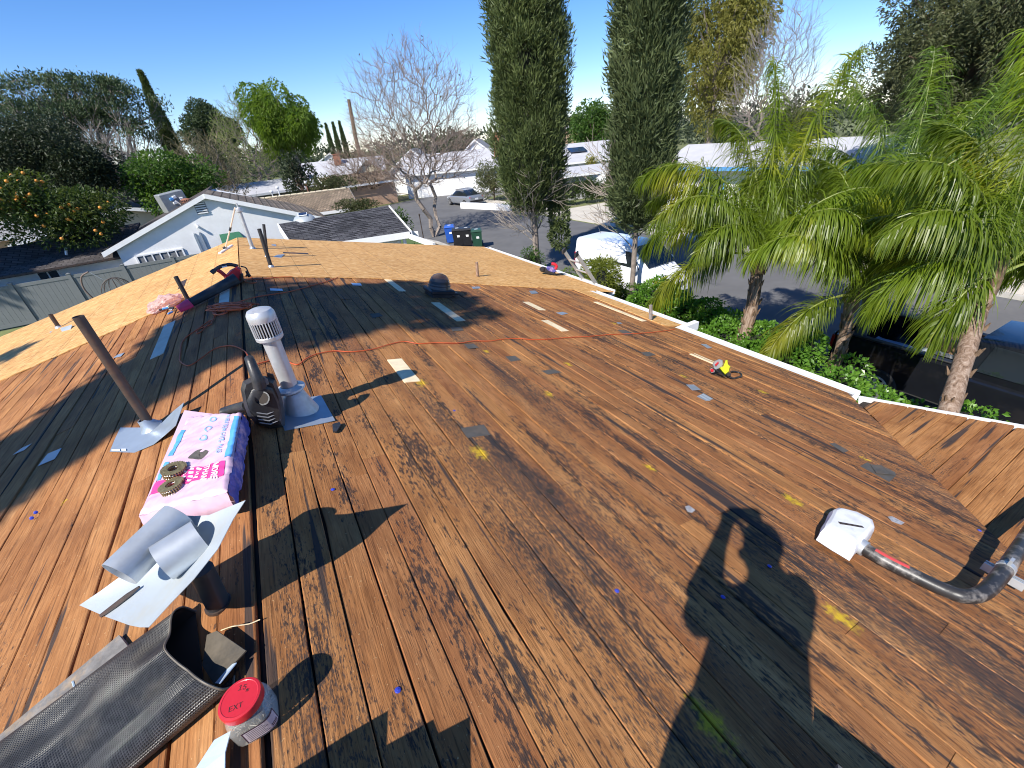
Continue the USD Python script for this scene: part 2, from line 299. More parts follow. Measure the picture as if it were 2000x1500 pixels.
def osb_material():
    n = {'g': ('geometry', {}), 'oi': ('object_info', {}), 'o1': ('math', {'math_type': 'multiply', 'value2': 51.0}), 'cx': ('combine_xyz', {}), 'v': ('vector_math', {'math_type': 'add'}),
         'nz': ('noise_texture', {'scale': 3.0, 'detail': 2.0}), 'm1': ('mapping', {'scale': (1.0, 3.4, 1.0), 'rotation': (0, 0, .18)}), 'v1': ('voronoi_texture', {'scale': 13.0}), 'bw': ('rgb_to_bw', {}),
         'm2': ('mapping', {'scale': (1.0, 3.2, 1.0), 'rotation': (0, 0, -.3)}), 'v2': ('voronoi_texture', {'scale': 17.0}), 'bw2': ('rgb_to_bw', {}), 'av': ('mix_float', {'fac': .5}),
         'r': ('rgb_ramp', {'ramp': [(.12, (.30, .14, .045)), (.35, (.54, .29, .098)), (.6, (.64, .37, .135)), (.85, (.78, .53, .25))]}),
         'nl': ('noise_texture', {'scale': .7, 'detail': 3.0}), 'rl': ('rgb_ramp', {'ramp': [(.3, (.86, .84, .82)), (.7, (1.05, 1.04, 1.03))]}), 'mu': ('mix_color', {'blend_type': 'multiply', 'fac': 1.0, 'use_clamp': False}),
         's': ('separate_xyz', {}), 'px': ('math', {'math_type': 'pingpong', 'value2': .2032}), 'py': ('math', {'math_type': 'pingpong', 'value2': .3048}), 'lx': ('math', {'math_type': 'less_than', 'value2': .0035}), 'ly': ('math', {'math_type': 'less_than', 'value2': .0028}),
         'mxl': ('math', {'math_type': 'maximum'}), 'lf': ('math', {'math_type': 'multiply', 'value2': .6}), 'mxc': ('mix_color', {'b': (.06, .03, .015)}),
         'b': ('bump', {'strength': .3, 'distance': .003}), 'p': ('principled_bsdf', {'roughness': .7, 'specular_ior_level': .3})}
    l = [('oi.random', 'o1.value1'), ('o1.value', 'cx.x'), ('o1.value', 'cx.y'), ('g.position', 'v.vector1'), ('cx.vector', 'v.vector2'), ('v.vector', 'm1.vector'), ('m1.vector', 'v1.vector'), ('v1.color', 'bw.color'),
         ('v.vector', 'm2.vector'), ('m2.vector', 'v2.vector'), ('v2.color', 'bw2.color'), ('bw.val', 'av.a'), ('bw2.val', 'av.b'), ('av.result', 'r.fac'), ('g.position', 'nl.vector'), ('nl.fac', 'rl.fac'), ('r.color', 'mu.a'), ('rl.color', 'mu.b'),
         ('g.position', 's.vector'), ('s.x', 'px.value1'), ('s.y', 'py.value1'), ('px.value', 'lx.value1'), ('py.value', 'ly.value1'), ('lx.value', 'mxl.value1'), ('ly.value', 'mxl.value2'), ('mxl.value', 'lf.value1'), ('lf.value', 'mxc.fac'), ('mu.result', 'mxc.a'),
         ('mxc.result', 'p.base_color'), ('av.result', 'b.height'), ('b.normal', 'p.normal')]
    return mat('strand_board', n, l, 'p.BSDF')
W_PLANK, W_CROSS, W_OSB = plank_material(), plank_material('weathered_cross_plank', True), osb_material()
NEWWOOD = paint('new_pine', (.78, .65, .42), rough=.6, vary=.12, scale=14, bump=.2, dirt=(.5, .33, .15), damt=.4, tint=.06)
PATCHBLUE = paint('primed_board', (.56, .54, .45), rough=.6, vary=.1, dirt=(.35, .28, .2), damt=.5)
DECKDARK = paint('attic_dark', (.03, .022, .016), rough=.9, vary=.2)
WHITE = paint('white_paint', (.78, .78, .77), rough=.45, vary=.04, dirt=(.55, .54, .50), dscale=3.0, damt=.25)
STUCCO = paint('white_stucco', (.74, .74, .73), rough=.85, vary=.05, scale=3, bump=.4, bscale=90, dirt=(.6, .59, .56), dscale=.8, damt=.3)
GALV = paint('galvanised', (.50, .53, .55), rough=.45, metal=.55, vary=.12, scale=9, bump=.12, bscale=18, dirt=(.33, .34, .34), dscale=5, damt=.4)
GALV_LIGHT = paint('painted_tin', (.40, .44, .465), rough=.5, metal=.25, vary=.07, scale=7, bump=.1, bscale=14, dirt=(.42, .40, .34), dscale=6, damt=.5)
LEAD = paint('blue_grey_flashing', (.34, .39, .45), rough=.38, metal=.45, vary=.1, scale=6, bump=.1, bscale=12)
SILVER = paint('aluminium_paint', (.56, .57, .58), rough=.4, metal=.45, vary=.08, scale=12, bump=.12, dirt=(.36, .35, .34), dscale=7, damt=.5)
IRONPIPE = paint('rusty_black_pipe', (.055, .038, .030), rough=.55, vary=.35, scale=9, bump=.3, dirt=(.10, .045, .022), dscale=9, damt=.6)
ABS = paint('black_pipe', (.022, .022, .024), rough=.5, vary=.2, dirt=(.10, .09, .08), dscale=8, damt=.3)
BLACKPLASTIC = paint('black_plastic', (.022, .023, .026), rough=.42, vary=.15, scale=12, bump=.25, bscale=140, dirt=(.11, .095, .08), dscale=6, damt=.35)
GREYPLASTIC = paint('scuffed_grey_plastic', (.16, .15, .145), rough=.55, vary=.2, scale=20)
RED = paint('red_plastic', (.50, .018, .030), rough=.4, vary=.1, coat=.2)
PINK = paint('pink_plastic', (.75, .05, .14), rough=.4, vary=.1)
ORANGECORD = paint('orange_cord', (.52, .085, .02), rough=.5, vary=.12, bump=0)
FELT = paint('felt_paper', (.075, .070, .063), rough=.85, vary=.2, scale=15, bump=.3, dirt=(.15, .10, .06), dscale=9, damt=.4)
BLUEPLASTIC = paint('blue_plastic', (.04, .06, .42), rough=.3, vary=.1)

# ================================================================== the house we stand on
rng = np.random.default_rng(7)
house = Thing('house', 'long low house whose stripped plank roof fills the foreground', 'house', (0, 0, 0))
Y_BACK, Y_OSB = -4.2, 7.36
def rs(u, y, side, dz=0.0):
    """point at slope distance u from the ridge on the right (1) or left (-1) slope, dz above the deck"""
    c = 1 / math.hypot(1, SLOPE); x = u * c * side
    return np.array([x + dz * SLOPE * c * side, y, RIDGE - SLOPE * u * c + dz * c])
C_SL = 1 / math.hypot(1, SLOPE)
def u_of(x): return abs(x) / C_SL
def valley_y(x): return 1.53 - (5.44 - x) / 1.15
# dark boarding under the planks, so that the joints are dark and deep
EAVE_F, EAVE_M, EAVE_O = 5.62, 5.86, 6.42
def slab(poly_uy, side, top, th):
    p = Polygon(poly_uy)
    m = trimesh.creation.extrude_polygon(p, th, engine='earcut'); v = np.array(m.vertices)
    w = np.array([rs(a, b, side, top - th + c) for a, b, c in v])
    m = trimesh.Trimesh(w, m.faces[:, ::-1] if side < 0 else m.faces, process=False); return m
uF, uM, uO = u_of(EAVE_F), u_of(EAVE_M), u_of(EAVE_O)
deck = cat(slab([(0.003, Y_BACK), (u_of(.6), Y_BACK), (u_of(5.44), 1.53), (uF - .02, 1.62), (uF - .02, 4.2), (uM - .02, 4.2), (uM - .02, 6.45), (uO - .02, 6.5), (uO - .02, 12.28), (0.003, 11.3)], 1, -.03, .04),
           slab([(0.003, Y_BACK), (u_of(6.4), Y_BACK), (u_of(6.4), 11.3), (0.003, 11.3)], -1, -.03, .04))
deck_path = house.part('roof_deck', deck, DECKDARK, world=True)

def plank(u0, u1, y00, y01, y10, y11, side, seed, place=rs):
    """A board between slope distances u0 and u1; its near end runs from y00 (edge u0) to y01 (edge u1), its far end from y10 to y11."""
    k = max(3, int((max(y10, y11) - min(y00, y01)) / .28)); t = np.linspace(0, 1, k)
    r = np.random.default_rng(seed); ya, yb = y00 + (y10 - y00) * t, y01 + (y11 - y01) * t
    ea = .0016 + .0048 * meshkit.noise(np.stack([ya * 1.7, ya * 0 + seed, ya * 0], -1)) ** 2; eb = .0016 + .0048 * meshkit.noise(np.stack([yb * 1.7, yb * 0 + seed + 50, yb * 0], -1)) ** 2
    if r.random() < .3: ea = ea + .013 * np.exp(-((ya - r.uniform(ya[0], ya[-1])) / .16) ** 2)
    if r.random() < .3: eb = eb + .013 * np.exp(-((yb - r.uniform(yb[0], yb[-1])) / .16) ** 2)
    lift, cup = r.normal(0, .0020), r.normal(0, .0014)
    v = []
    for i in range(k):
        a, b = u0 + ea[i], u1 - eb[i]; w = .0012 * math.sin(i * 1.3 + seed)
        v += [place(a, ya[i], side, -.019), place(a, ya[i], side, lift + cup + w - .003), place(a + .003, ya[i], side, lift + cup + w), place(b - .003, yb[i], side, lift - cup + w), place(b, yb[i], side, lift - cup + w - .003), place(b, yb[i], side, -.019)]
    v = np.array(v); f = []
    for i in range(k - 1):
        for j in range(5):
            a = i * 6 + j; f += [(a, a + 1, a + 7), (a, a + 7, a + 6)]
    e = (k - 1) * 6; f += [(0, 5, 4), (0, 4, 1), (1, 4, 3), (1, 3, 2), (e, e + 4, e + 5), (e, e + 1, e + 4), (e + 1, e + 3, e + 4), (e + 1, e + 2, e + 3)]
    f = np.array(f)
    if side > 0: f = f[:, ::-1]
    m = trimesh.Trimesh(v, f, process=False)
    if m.face_normals[:, 2].sum() < 0: m.invert()
    return m
GAP = .0025
rows = [.012, .151, .284, .431, .572]
while rows[-1] + .1425 < uF: rows.append(rows[-1] + .1425 + rng.uniform(-.002, .002))
rows[-1] = uF
KNOT = RP(1075, 960)
count = 0
for i in range(len(rows) - 1):
    u0, u1 = rows[i], rows[i + 1]; xm = (u0 + u1) / 2 * C_SL
    ys = Y_BACK if xm < .6 else max(Y_BACK, valley_y(xm)); ye = Y_OSB - max(0, (xm - 1.8)) * .14
    cuts = [ys]; y = ys + rng.uniform(.9, 3.6)
    while y < ye - .8: cuts.append(y); y += rng.uniform(2.2, 4.4)
    cuts.append(ye)
    for c0, c1 in zip(cuts[:-1], cuts[1:]):
        a0 = valley_y(u0 * C_SL) + .01 if c0 == ys and xm > .6 else c0 + .0012
        a1 = valley_y(u1 * C_SL) + .01 if c0 == ys and xm > .6 else c0 + .0012
        house.part('plank', plank(u0, u1, a0, a1, c1 - .0012, c1 - .0012, 1, 100 + count), W_PLANK, deck_path, world=True); count += 1
u = .012; i = 0
while u < u_of(5.6):
    u1 = u + .1425 + rng.uniform(-.002, .002)
    cuts = [Y_BACK]; y = Y_BACK + rng.uniform(1.6, 4.5)
    while y < Y_OSB - .8: cuts.append(y); y += rng.uniform(3.2, 5.4)
    cuts.append(Y_OSB + .12)
    for c0, c1 in zip(cuts[:-1], cuts[1:]):
        house.part('plank', plank(u, u1, c0 + .0012, c0 + .0012, c1 - .0012, c1 - .0012, -1, 600 + count), W_PLANK, deck_path, world=True); count += 1
    u = u1
# round knot hole shows as a dark plug a hair proud of the board
kf = roof_frame(KNOT + np.array([0, 0, .0032]), (1, 0, 0)); kh = lathe([(.0, 0), (.017, .0), (.019, .001), (.019, -.004)], 14); kh.apply_scale([1.25, 1, 1]); kh.apply_transform(kf)
house.part('knot_hole', kh, DECKDARK, world=True)

# the cross gable on the right: its boards run along x and rise away from the valley
V0 = np.array([5.44, 1.53, 2.924]); SC = .25; CC = 1 / math.hypot(1, SC)
def cs(u, x, side=1, dz=0.0):      # u: slope distance up from the valley foot at y = 1.53
    return np.array([x, 1.53 - u * CC + dz * SC * CC, V0[2] + SC * u * CC + dz * CC])
def valley_x(y): return 5.44 - (1.53 - y) * 1.15
cd = trimesh.creation.extrude_polygon(Polygon([(0.05, 5.42), (5.6, .0), (5.6, 5.5), (.05, 5.5)]), .03, engine='earcut'); w = np.array(cd.vertices)
cd = trimesh.Trimesh(np.array([cs(a, b, 1, c - .065) for a, b, c in w]), cd.faces, process=False); cd.fix_normals()
house.part('cross_gable_deck', cd, DECKDARK, world=True)
u = 0.0
while u < 5.4:
    u1 = u + .1425; ya, yb = 1.53 - u * CC, 1.53 - u1 * CC
    xa, xb = valley_x(ya) + .015, valley_x(yb) + .015; xe = 5.50 + rng.uniform(-.012, .004)
    if xa < -1: break
    mid = xe if xe - max(xa, xb) < 2.2 else rng.uniform(max(xa, xb) + 1.0, xe - .6)
    segs = [(xa, xb, mid, mid)] + ([(mid + .003, mid + .003, xe, xe)] if mid < xe else [])
    if min(s[2] - s[0] for s in segs) > .1:
        for s in segs:
            house.part('plank', plank(u, u1, *s, 1, 1500 + count, place=lambda uu, xx, sd, dz: cs(uu, xx, 1, dz)), W_CROSS, deck_path, world=True); count += 1
    u = u1
rk = bbox(-.012, .02, 0, 1, -.14, .006)
rk = trimesh.Trimesh(np.array([cs(a[1] * 5.4, 5.525 + a[0], 1, a[2]) for a in rk.vertices]), rk.faces, process=False); rk.fix_normals()
house.part('rake_board', rk, WHITE, world=True)

# strand board panels on the far end
def osb(poly, side, top=.014):
    m = slab(list(poly.exterior.coords)[:-1], side, top, .0115)
    house.part('osb_panel', m, W_OSB, deck_path, world=True)
yb = lambda u: Y_OSB - max(0, (u * C_SL - 1.8)) * .215; yf = lambda u: 11.35 + u * .150
regR = Polygon([(.004, yb(0)), (u_of(1.8), yb(u_of(1.8))), (uM, yb(uM)), (uO, yb(uO)), (uO, yf(uO)), (.004, yf(0))])
regL = Polygon([(.004, Y_OSB + .06), (u_of(6.4), Y_OSB + .12), (u_of(6.4), 11.36), (.004, 11.36)])
for side, reg in ((1, regR), (-1, regL)):
    r = 0; a = .004
    while a < 7:
        off = 1.22 if r % 2 else 0.0; y = Y_OSB - 1.6 - off
        while y < 13:
            q = reg.intersection(sbox(a + .0018, y + .0018, a + 1.217, y + 2.436))
            if q.geom_type == 'Polygon' and q.area > .02: osb(q, side)
            y += 2.44
        a += 1.22; r += 1
q = Polygon([(u_of(5.43), 4.16), (uM, 4.1), (uM, yb(uM) - .02), (u_of(5.50), yb(u_of(5.5)) - .02)]); osb(q, 1, .012)
# open slots sawn in the strand board for vents
for (px0, py0, w, d, side) in ((578, 496, .45, .14, 1), (358, 556, .10, .55, -1)):
    P = SP(px0, py0); m = slab([(u_of(P[0]) - w / 2, P[1] - d / 2), (u_of(P[0]) + w / 2, P[1] - d / 2), (u_of(P[0]) + w / 2, P[1] + d / 2), (u_of(P[0]) - w / 2, P[1] + d / 2)], side, .0165, .002)
    house.part('roof_opening', m, IRONPIPE, world=True)

# eaves: white fascia, drip edge and gutter along the three lengths
def eave(x, y0, y1):
    z = roof_z(x); prof = Polygon([(0, -.01), (.008, -.01), (.008, -.10), (.09, -.10), (.118, -.035), (.118, -.004), (.126, -.004), (.126, -.045), (.096, -.112), (0, -.112)])
    m = trimesh.creation.extrude_polygon(prof, y1 - y0, engine='earcut'); v = np.array(m.vertices)
    m = trimesh.Trimesh(np.stack([x + .004 + v[:, 0], y0 + v[:, 2], z + v[:, 1]], 1), m.faces, process=False); m.fix_normals()
    house.part('gutter', m, WHITE, world=True)
    house.part('drip_edge', slab([(u_of(x) - .055, y0), (u_of(x) + .03, y0), (u_of(x) + .03, y1), (u_of(x) - .055, y1)], 1, .0185 if y0 > 3 else .0085, .0025), WHITE, world=True)
    house.part('fascia_board', bbox(x - .028, x + .0, y0, y1, z - .21, z - .034), WHITE, world=True)
eave(EAVE_F, 1.60, 4.06); eave(EAVE_M, 4.10, 6.44); eave(EAVE_O, 6.50, 12.26)
house.part('gutter_end', bbox(5.50, 6.02, 4.00, 4.09, roof_z(5.7) - .10, roof_z(5.7) + .03), WHITE, world=True)
house.part('fascia_board', cat(bbox(5.86, 6.42, 6.45, 6.49, roof_z(6.1) - .25, roof_z(6.1) - .11)), WHITE, world=True)
# walls under the roof
WZ = roof_z(5.0) - .1
house.part('wall', bbox(-5.6, 5.1, -4.0, 11.0, 0, WZ - .15), STUCCO, world=True)
g = prism([(-5.6, 0), (5.1, 0), (5.1, roof_z(5.1) - .12), (0, RIDGE - .12), (-5.6, roof_z(5.6) - .12)], 0, .12); g.apply_transform(rotm(PI / 2, [1, 0, 0])); g.apply_translation((0, 11.1, 0))
house.part('gable_wall', g, STUCCO, world=True)

# new boards let in among the old
def patch_board(a, b, w, m, dz=.0045, label=None):
    A, B = np.array(a), np.array(b); side = 1 if (A[0] + B[0]) > 0 else -1
    if A[1] > B[1]: A, B = B, A
    u = (u_of(A[0]) + u_of(B[0])) / 2
    house.part('patch_board', slab([(u - w / 2, A[1]), (u + w / 2, A[1]), (u + w / 2, B[1]), (u - w / 2, B[1])], side, dz, .012), m, deck_path, world=True, label=label)
for a, b, w in (((771, 702), (805, 746), .139), ((848, 591), (903, 627), .125), ((757, 546), (786, 569), .11), ((1026, 590), (1060, 606), .13), ((1062, 626), (1106, 647), .125), ((1158, 590), (1264, 627), .10), ((1352, 691), (1412, 717), .10)):
    patch_board(RP(*a), RP(*b), w, NEWWOOD, label='pale new board among the old planks')
for a, b, w in (((330, 632), (309, 695), .135), ((440, 562), (437, 598), .13)):
    patch_board(LP(*a), LP(*b), w, PATCHBLUE, label='grey primed board among the old planks')
# ================================================================== things on the roof
UP = np.array([0, 0, 1.0])
def face_plane(base):
    n = CAM - base; n[2] = 0; n /= np.linalg.norm(n)
    return lambda px, py, off=0.0: on_plane(px, py, n, n @ base + off)
def topat(base, px, py):
    return FAR(px, py, math.hypot(base[0] - CAM[0], base[1] - CAM[1]))
def pillow(P, pts, off, t, soft=.86):
    """A rounded solid whose outline, seen from the camera's side, is pts; its middle lies off in front of the plane P; half thickness t."""
    pts = np.array(pts, float); c = pts.mean(0); k = len(pts); v = []
    for o, s in ((t, soft), (t * .55, 1.0), (-t * .55, 1.0), (-t, soft)):
        for q in pts: w = c + (q - c) * s; v.append(P(w[0], w[1], off + o))
    v = np.array(v); f = []
    tri = ears(pts)
    f += tri.tolist() + (tri[:, ::-1] + 3 * k).tolist()
    for L in range(3):
        for i in range(k):
            j = (i + 1) % k; a = L * k
            f += [(a + i, a + k + j, a + j), (a + i, a + k + i, a + k + j)]
    m = trimesh.Trimesh(v, f, process=False); m.fix_normals(); return m
def plate_px(P, pts, th=.0025, h=.003): return plate([P(x, y, h if len(q) == 0 else q[0]) for x, y, *q in pts], th)

# ---- white ventilator on its flashing
b = RP(585, 800); b[2] = roof_z(b[0])
t = Thing('roof_vent', 'silver painted vent pipe with slotted round cap standing in its flashing', 'vent', b)
A, B, D = RP(655, 822, .004), RP(627, 772, .004), RP(556, 841, .004)
g = np.array([[D + (B - A) * s + (A - D) * r + np.array([0, 0, .012 * max(0, r - .7) * (1 if s < .3 else .2)]) for r in np.linspace(0, 1, 7)] for s in np.linspace(0, 1, 7)])
t.part('flashing', sheet(g, .002), LEAD, world=True, smooth=40)
t.part('flashing_cone', lathe([(.125, -.02), (.105, .03), (.074, .13), (.062, .15), (.056, .15)], 28), SILVER, smooth=40)
t.part('storm_collar', lathe([(.054, .165), (.088, .168), (.094, .176), (.091, .186), (.056, .205)], 28), SILVER, smooth=35)
t.part('pipe', lathe([(.0525, .02), (.0525, .565), (.054, .566), (.054, .60)], 28), SILVER, smooth=40)
cap = t.part('cap', lathe([(.056, .552), (.072, .545), (.081, .555), (.0815, .575), (.078, .58)], 32), SILVER, smooth=35)
t.part('cap_top', lathe([(.078, .672), (.0815, .676), (.0825, .702), (.080, .722), (.069, .742), (.042, .752), (.0, .756)], 32), SILVER, cap, smooth=40)
t.part('inner_sleeve', lathe([(.062, .57), (.062, .68)], 24), DECKDARK, cap)
for i in range(30):
    a = i * 2 * PI / 30; t.part('louvre', moved(box(.0085, .006, .100, (0, 0, 0), .002), (.0775 * math.cos(a), .0775 * math.sin(a), .626), rz=a + .45), SILVER, cap)

# ---- tall rusty pipe on the left with its bent flashing
b = LP(297, 835); top = topat(b, 152, 618)
t = Thing('plumbing_vent', 'tall leaning-looking brown vent pipe in a curled blue grey flashing', 'vent pipe', b)
t.part('pipe', cat(tube([b - UP * .02, b + (top - b) * .5, top], .030, 20, False), tube([top, top - (top - b) * .25], .026, 20, False), sheet([[top + .030 * np.array([math.cos(a), math.sin(a), 0]) for a in np.linspace(0, 2 * PI, 21)], [top + .026 * np.array([math.cos(a), math.sin(a), 0]) for a in np.linspace(0, 2 * PI, 21)]])), IRONPIPE, world=True, smooth=40)
rowsn = [[(214, 882, .012), (262, 884, .006), (300, 868, .006), (322, 850, .035), (343, 831, .075)], [(224, 858, .006), (272, 858, .005), (308, 848, .006), (332, 824, .045), (352, 806, .085)], [(235, 835, .006), (283, 835, .005), (316, 826, .008), (338, 803, .055), (359, 786, .10)]]
t.part('flashing', sheet([[LP(*q) for q in r] for r in rowsn], .002), LEAD, world=True, smooth=50)
fr = roof_frame(b, (0, 1, 0)); c = lathe([(.075, .004), (.060, .02), (.044, .05), (.036, .085), (.032, .085)], 24); c.apply_transform(fr)
t.part('flashing_collar', c, LEAD, world=True, smooth=40)
lb = [(218, 877), (234, 877), (234, 880.5), (218, 880.5)]
t.part('sticker', plate([LP(x, y, .016) for x, y in lb], .001), WHITE, world=True)
lb = [(237, 876.5), (246, 876.5), (246, 880), (237, 880)]
t.part('sticker', plate([LP(x, y, .014) for x, y in lb], .001), WHITE, world=True)

# ---- smaller pipes
def pipe(name, base, tx, ty, r, m, label, plate_pts=None, P=RP, pm=None, r2=None, grp=None, cat_='vent pipe'):
    top = topat(base, tx, ty); t = Thing(name, label, cat_, base, group=grp); d = (top - base) / np.linalg.norm(top - base)
    t.part('pipe', cat(tube([base - UP * .02, top], r, 14, False), tube([top, top - d * .15], r * .86, 14, False), sheet([[top + r * k * np.array([math.cos(a), math.sin(a), 0]) for a in np.linspace(0, 2 * PI, 15)] for k in (1, .86)])), m, world=True, smooth=40)
    fr = roof_frame(base, (0, 1, 0)); c = lathe([(r * 2.0, .004), (r * 1.6, .012), (r * 1.12, .05), (r * 1.05, .05)], 16); c.apply_transform(fr)
    t.part('collar', c, pm or LEAD, world=True, smooth=40)
    if plate_pts: t.part('flashing', sheet([[P(*q) for q in r_] for r_ in plate_pts], .002), pm or LEAD, world=True)
    return t, top
pipe('plumbing_vent', RP(530, 523), 506, 447, .030, ABS, 'tallest black pipe on the strand board, nearest the planks')
pipe('plumbing_vent', RP(522, 503), 515, 438, .025, ABS, 'thin black pipe in pale flashing, just behind the tallest black pipe', [[(497, 503, .01), (520, 505, .006), (545, 508, .006)], [(503, 498, .004), (530, 499, .004), (556, 496, .03)]])
t, top = pipe('metal_flue', RP(494, 487), 466, 408, .036, GALV, 'slim grey metal flue with a rain cap, beside the leaning broom', None)
t.part('rain_cap', cat(lathe([(.05, -.05), (.058, -.045), (.058, .0), (.05, .02), (.01, .03)], 18, top), tube([top, top + UP * .10], .014, 8)), SILVER, world=True, smooth=35)
single('flashing_sheet', sheet([[RP(503, 484, .006), RP(515, 483, .005), RP(540, 483, .012)], [RP(504, 477, .006), RP(516, 477, .005), RP(539, 477, .02)]], .002), LEAD, 'small blue grey flashing plate lying between flue and black pipes', 'flashing')
pipe('plumbing_vent', LP(370, 590), 343, 540, .027, ABS, 'short black pipe standing where the red blower tube ends')
pipe('plumbing_vent', LP(116, 641), 98, 614, .030, IRONPIPE, 'short rusty pipe in a pale flashing, far left on strand board', [[(98, 656, .006), (116, 651, .006), (138, 643, .015)], [(97, 648, .02), (112, 642, .006), (141, 634, .05)]], LP, GALV_LIGHT)
def stake(base, tx, ty, m, label):
    top = topat(base, tx, ty); t = Thing('pipe_stub', label, 'pipe stub', base)
    t.part('shaft', cat(tube([base - UP * .02, base + (top - base) * .55, top], [.030, .029, .027], 10)), m, world=True, smooth=40)
    t.part('base_ring', lathe([(.045, .0), (.04, .018), (.028, .022)], 12), IRONPIPE)
stake(RP(933, 541), 931, 512, paint('worn_pipe', (.26, .17, .12), vary=.45, scale=14), 'rusty pipe stub alone in the middle of the strand board')
stake(RP(1271, 625), 1271, 596, paint('grey_pipe', (.24, .21, .19), vary=.4, scale=14), 'grey pipe stub at the eave beside the white gutter end')

# ---- broom leaning on the flue
hb = LP(441, 487, .03); fl = topat(RP(494, 487), 459, 405)
t = Thing('push_broom', 'push broom with a white handle leaning on the grey flue', 'broom', hb)
t.part('handle', tube([hb + UP * .02, hb + (fl - hb) * .55, fl], .013, 8), paint('pale_wood', (.62, .52, .42), vary=.08), world=True)
t.part('grip_joint', tube([hb + (fl - hb) * .46, hb + (fl - hb) * .54], .02, 8), BLACKPLASTIC, world=True)
d = LP(450, 480) - LP(433, 491); fr = roof_frame(hb, d)
hd = cat(box(.42, .07, .035, (0, 0, .0), .008)); hd.apply_transform(fr); t.part('head', hd, WHITE, world=True)
br = box(.40, .06, .04, (0, 0, -.03)); br.apply_transform(fr); t.part('bristles', br, BLACKPLASTIC, world=True)
sk = box(.06, .06, .05, (0, 0, .03), .01); sk.apply_transform(fr); t.part('socket', sk, BLACKPLASTIC, world=True)

# ---- attic vent with a smoked dome
b = RP(857, 577); fr = roof_frame(b, (1, 0, 0))
t = Thing('dome_vent', 'black attic vent with a smoky clear dome at the strand board edge', 'roof vent', mat=fr)
t.part('base', cat(box(.40, .38, .07, (0, 0, .085), .02), box(.34, .32, .07, (0, 0, .03), .01), box(.10, .34, .03, (.22, 0, .06), .01)), BLACKPLASTIC, smooth=30)
smoke = mat('smoked_dome', {'p': ('principled_bsdf', {'base_color': (.20, .15, .12), 'roughness': .12, 'coat_weight': .4}), 't': ('transparent_bsdf', {'color': (.55, .48, .43)}), 'm': ('mix_closure', {'fac': .42})}, [('p.BSDF', 'm.closure1'), ('t.BSDF', 'm.closure2')], 'm.closure')
t.part('dome', lathe([(.185, .115), (.17, .16), (.155, .22), (.135, .275), (.095, .318), (.045, .338), (0, .342)], 24), smoke, smooth=True)
t.part('ring', lathe([(.178, .165), (.166, .172), (.155, .228), (.150, .232), (.15, .225)], 24), BLACKPLASTIC, smooth=40)
t.part('diffuser', lathe([(.10, .12), (.07, .24), (.0, .25)], 16), GALV_LIGHT, smooth=40)

# ---- shingle bundles
PINKWRAP = paint('pink_wrapper', (.62, .43, .54), rough=.34, vary=.06, scale=8, bump=.35, bscale=35, coat=.25)
MAGENTA = paint('magenta_print', (.72, .05, .25), rough=.35, vary=.06); BLUEPRINT = paint('blue_print', (.10, .34, .72), rough=.35, vary=.06); NAVYPRINT = paint('navy_print', (.07, .08, .30), rough=.35, vary=.4, scale=18, dirt=(.55, .36, .52), dscale=7, damt=.9); INK = paint('blue_ink', (.22, .40, .74), rough=.4)
cz = np.array([LP(268, 1003, .17), LP(441, 957, .19), LP(470, 803, .19), LP(366, 811, .17)])
def TOP(a, b, dz=0.0):
    p = (cz[0] * (1 - a) + cz[1] * a) * (1 - b) + (cz[3] * (1 - a) + cz[2] * a) * b
    e = min(a, 1 - a, b * 1.6, (1 - b) * 1.6)
    w = .016 * (meshkit.noise(np.array([p[0] * 9 + p[1] * 4, p[1] * 26 - p[0] * 20, 3.0])) - .5) + .008 * (meshkit.noise(np.array([p[0] * 26, p[1] * 44, 9.0])) - .5)
    return p + UP * (w + dz - .016 * max(0, 1 - e / .05) ** 2) 
t = Thing('shingle_bundle', 'pink wrapped shingle bundle with blue and magenta print on the ridge', 'shingle bundle', cz.mean(0))
G = [[TOP(a, b) for a in np.linspace(0, 1, 46)] for b in np.linspace(0, 1, 84)]
ga = np.array(G); drop = np.array([0, 0, -.115])
side = lambda line, out, amp=.008: np.array([[p + out * (.012 * math.sin(s * 3.1) + amp * (meshkit.noise(np.array([p[0] * 40, p[1] * 40, s * 5])) - .5)) + drop * s for p in line] for s in np.linspace(0, 1, 7)])
ox = (cz[1] - cz[0]) / np.linalg.norm(cz[1] - cz[0]); oy = (cz[3] - cz[0]) / np.linalg.norm(cz[3] - cz[0])
t.part('wrapper', cat(sheet(ga), sheet(side(ga[0], -oy)), sheet(side(ga[-1], oy)), sheet(side(ga[:, 0], -ox))), PINKWRAP, world=True, smooth=True)
t.part('wrapper_side', sheet(side(ga[:, -1], ox, .02)), NAVYPRINT, world=True, smooth=True, label='dark blue printed side of the wrapper')
def tprint(name, a0, a1, b0, b1, m, dz=.0028, label=None):
    t.part(name, sheet([[TOP(a, b, dz) for a in np.linspace(a0, a1, 16)] for b in np.linspace(b0, b1, 28)]), m, world=True, smooth=True, label=label)
tprint('printed_panel', .90, .985, .36, .93, BLUEPRINT); tprint('printed_panel', .02, .10, .26, .44, BLUEPRINT, label='small blue panel on the left edge'); tprint('printed_panel', .02, .11, .50, .80, BLUEPRINT, label='blue panel on the left edge')
tprint('printed_panel', .30, .93, .17, .315, MAGENTA, label='magenta panel with white lettering'); tprint('printed_panel', .02, .24, .14, .25, MAGENTA, label='magenta strip on the left edge')
rip = [[TOP(.50 + .13 * math.cos(a) * s + .02 * math.sin(3 * a), .47 + .055 * math.sin(a) * s, .0022) for a in np.linspace(0, 2 * PI, 17)] for s in (0, .5, 1)]
t.part('torn_hole', sheet(rip), FELT, world=True, label='tear in the wrapper with grey shingle showing')
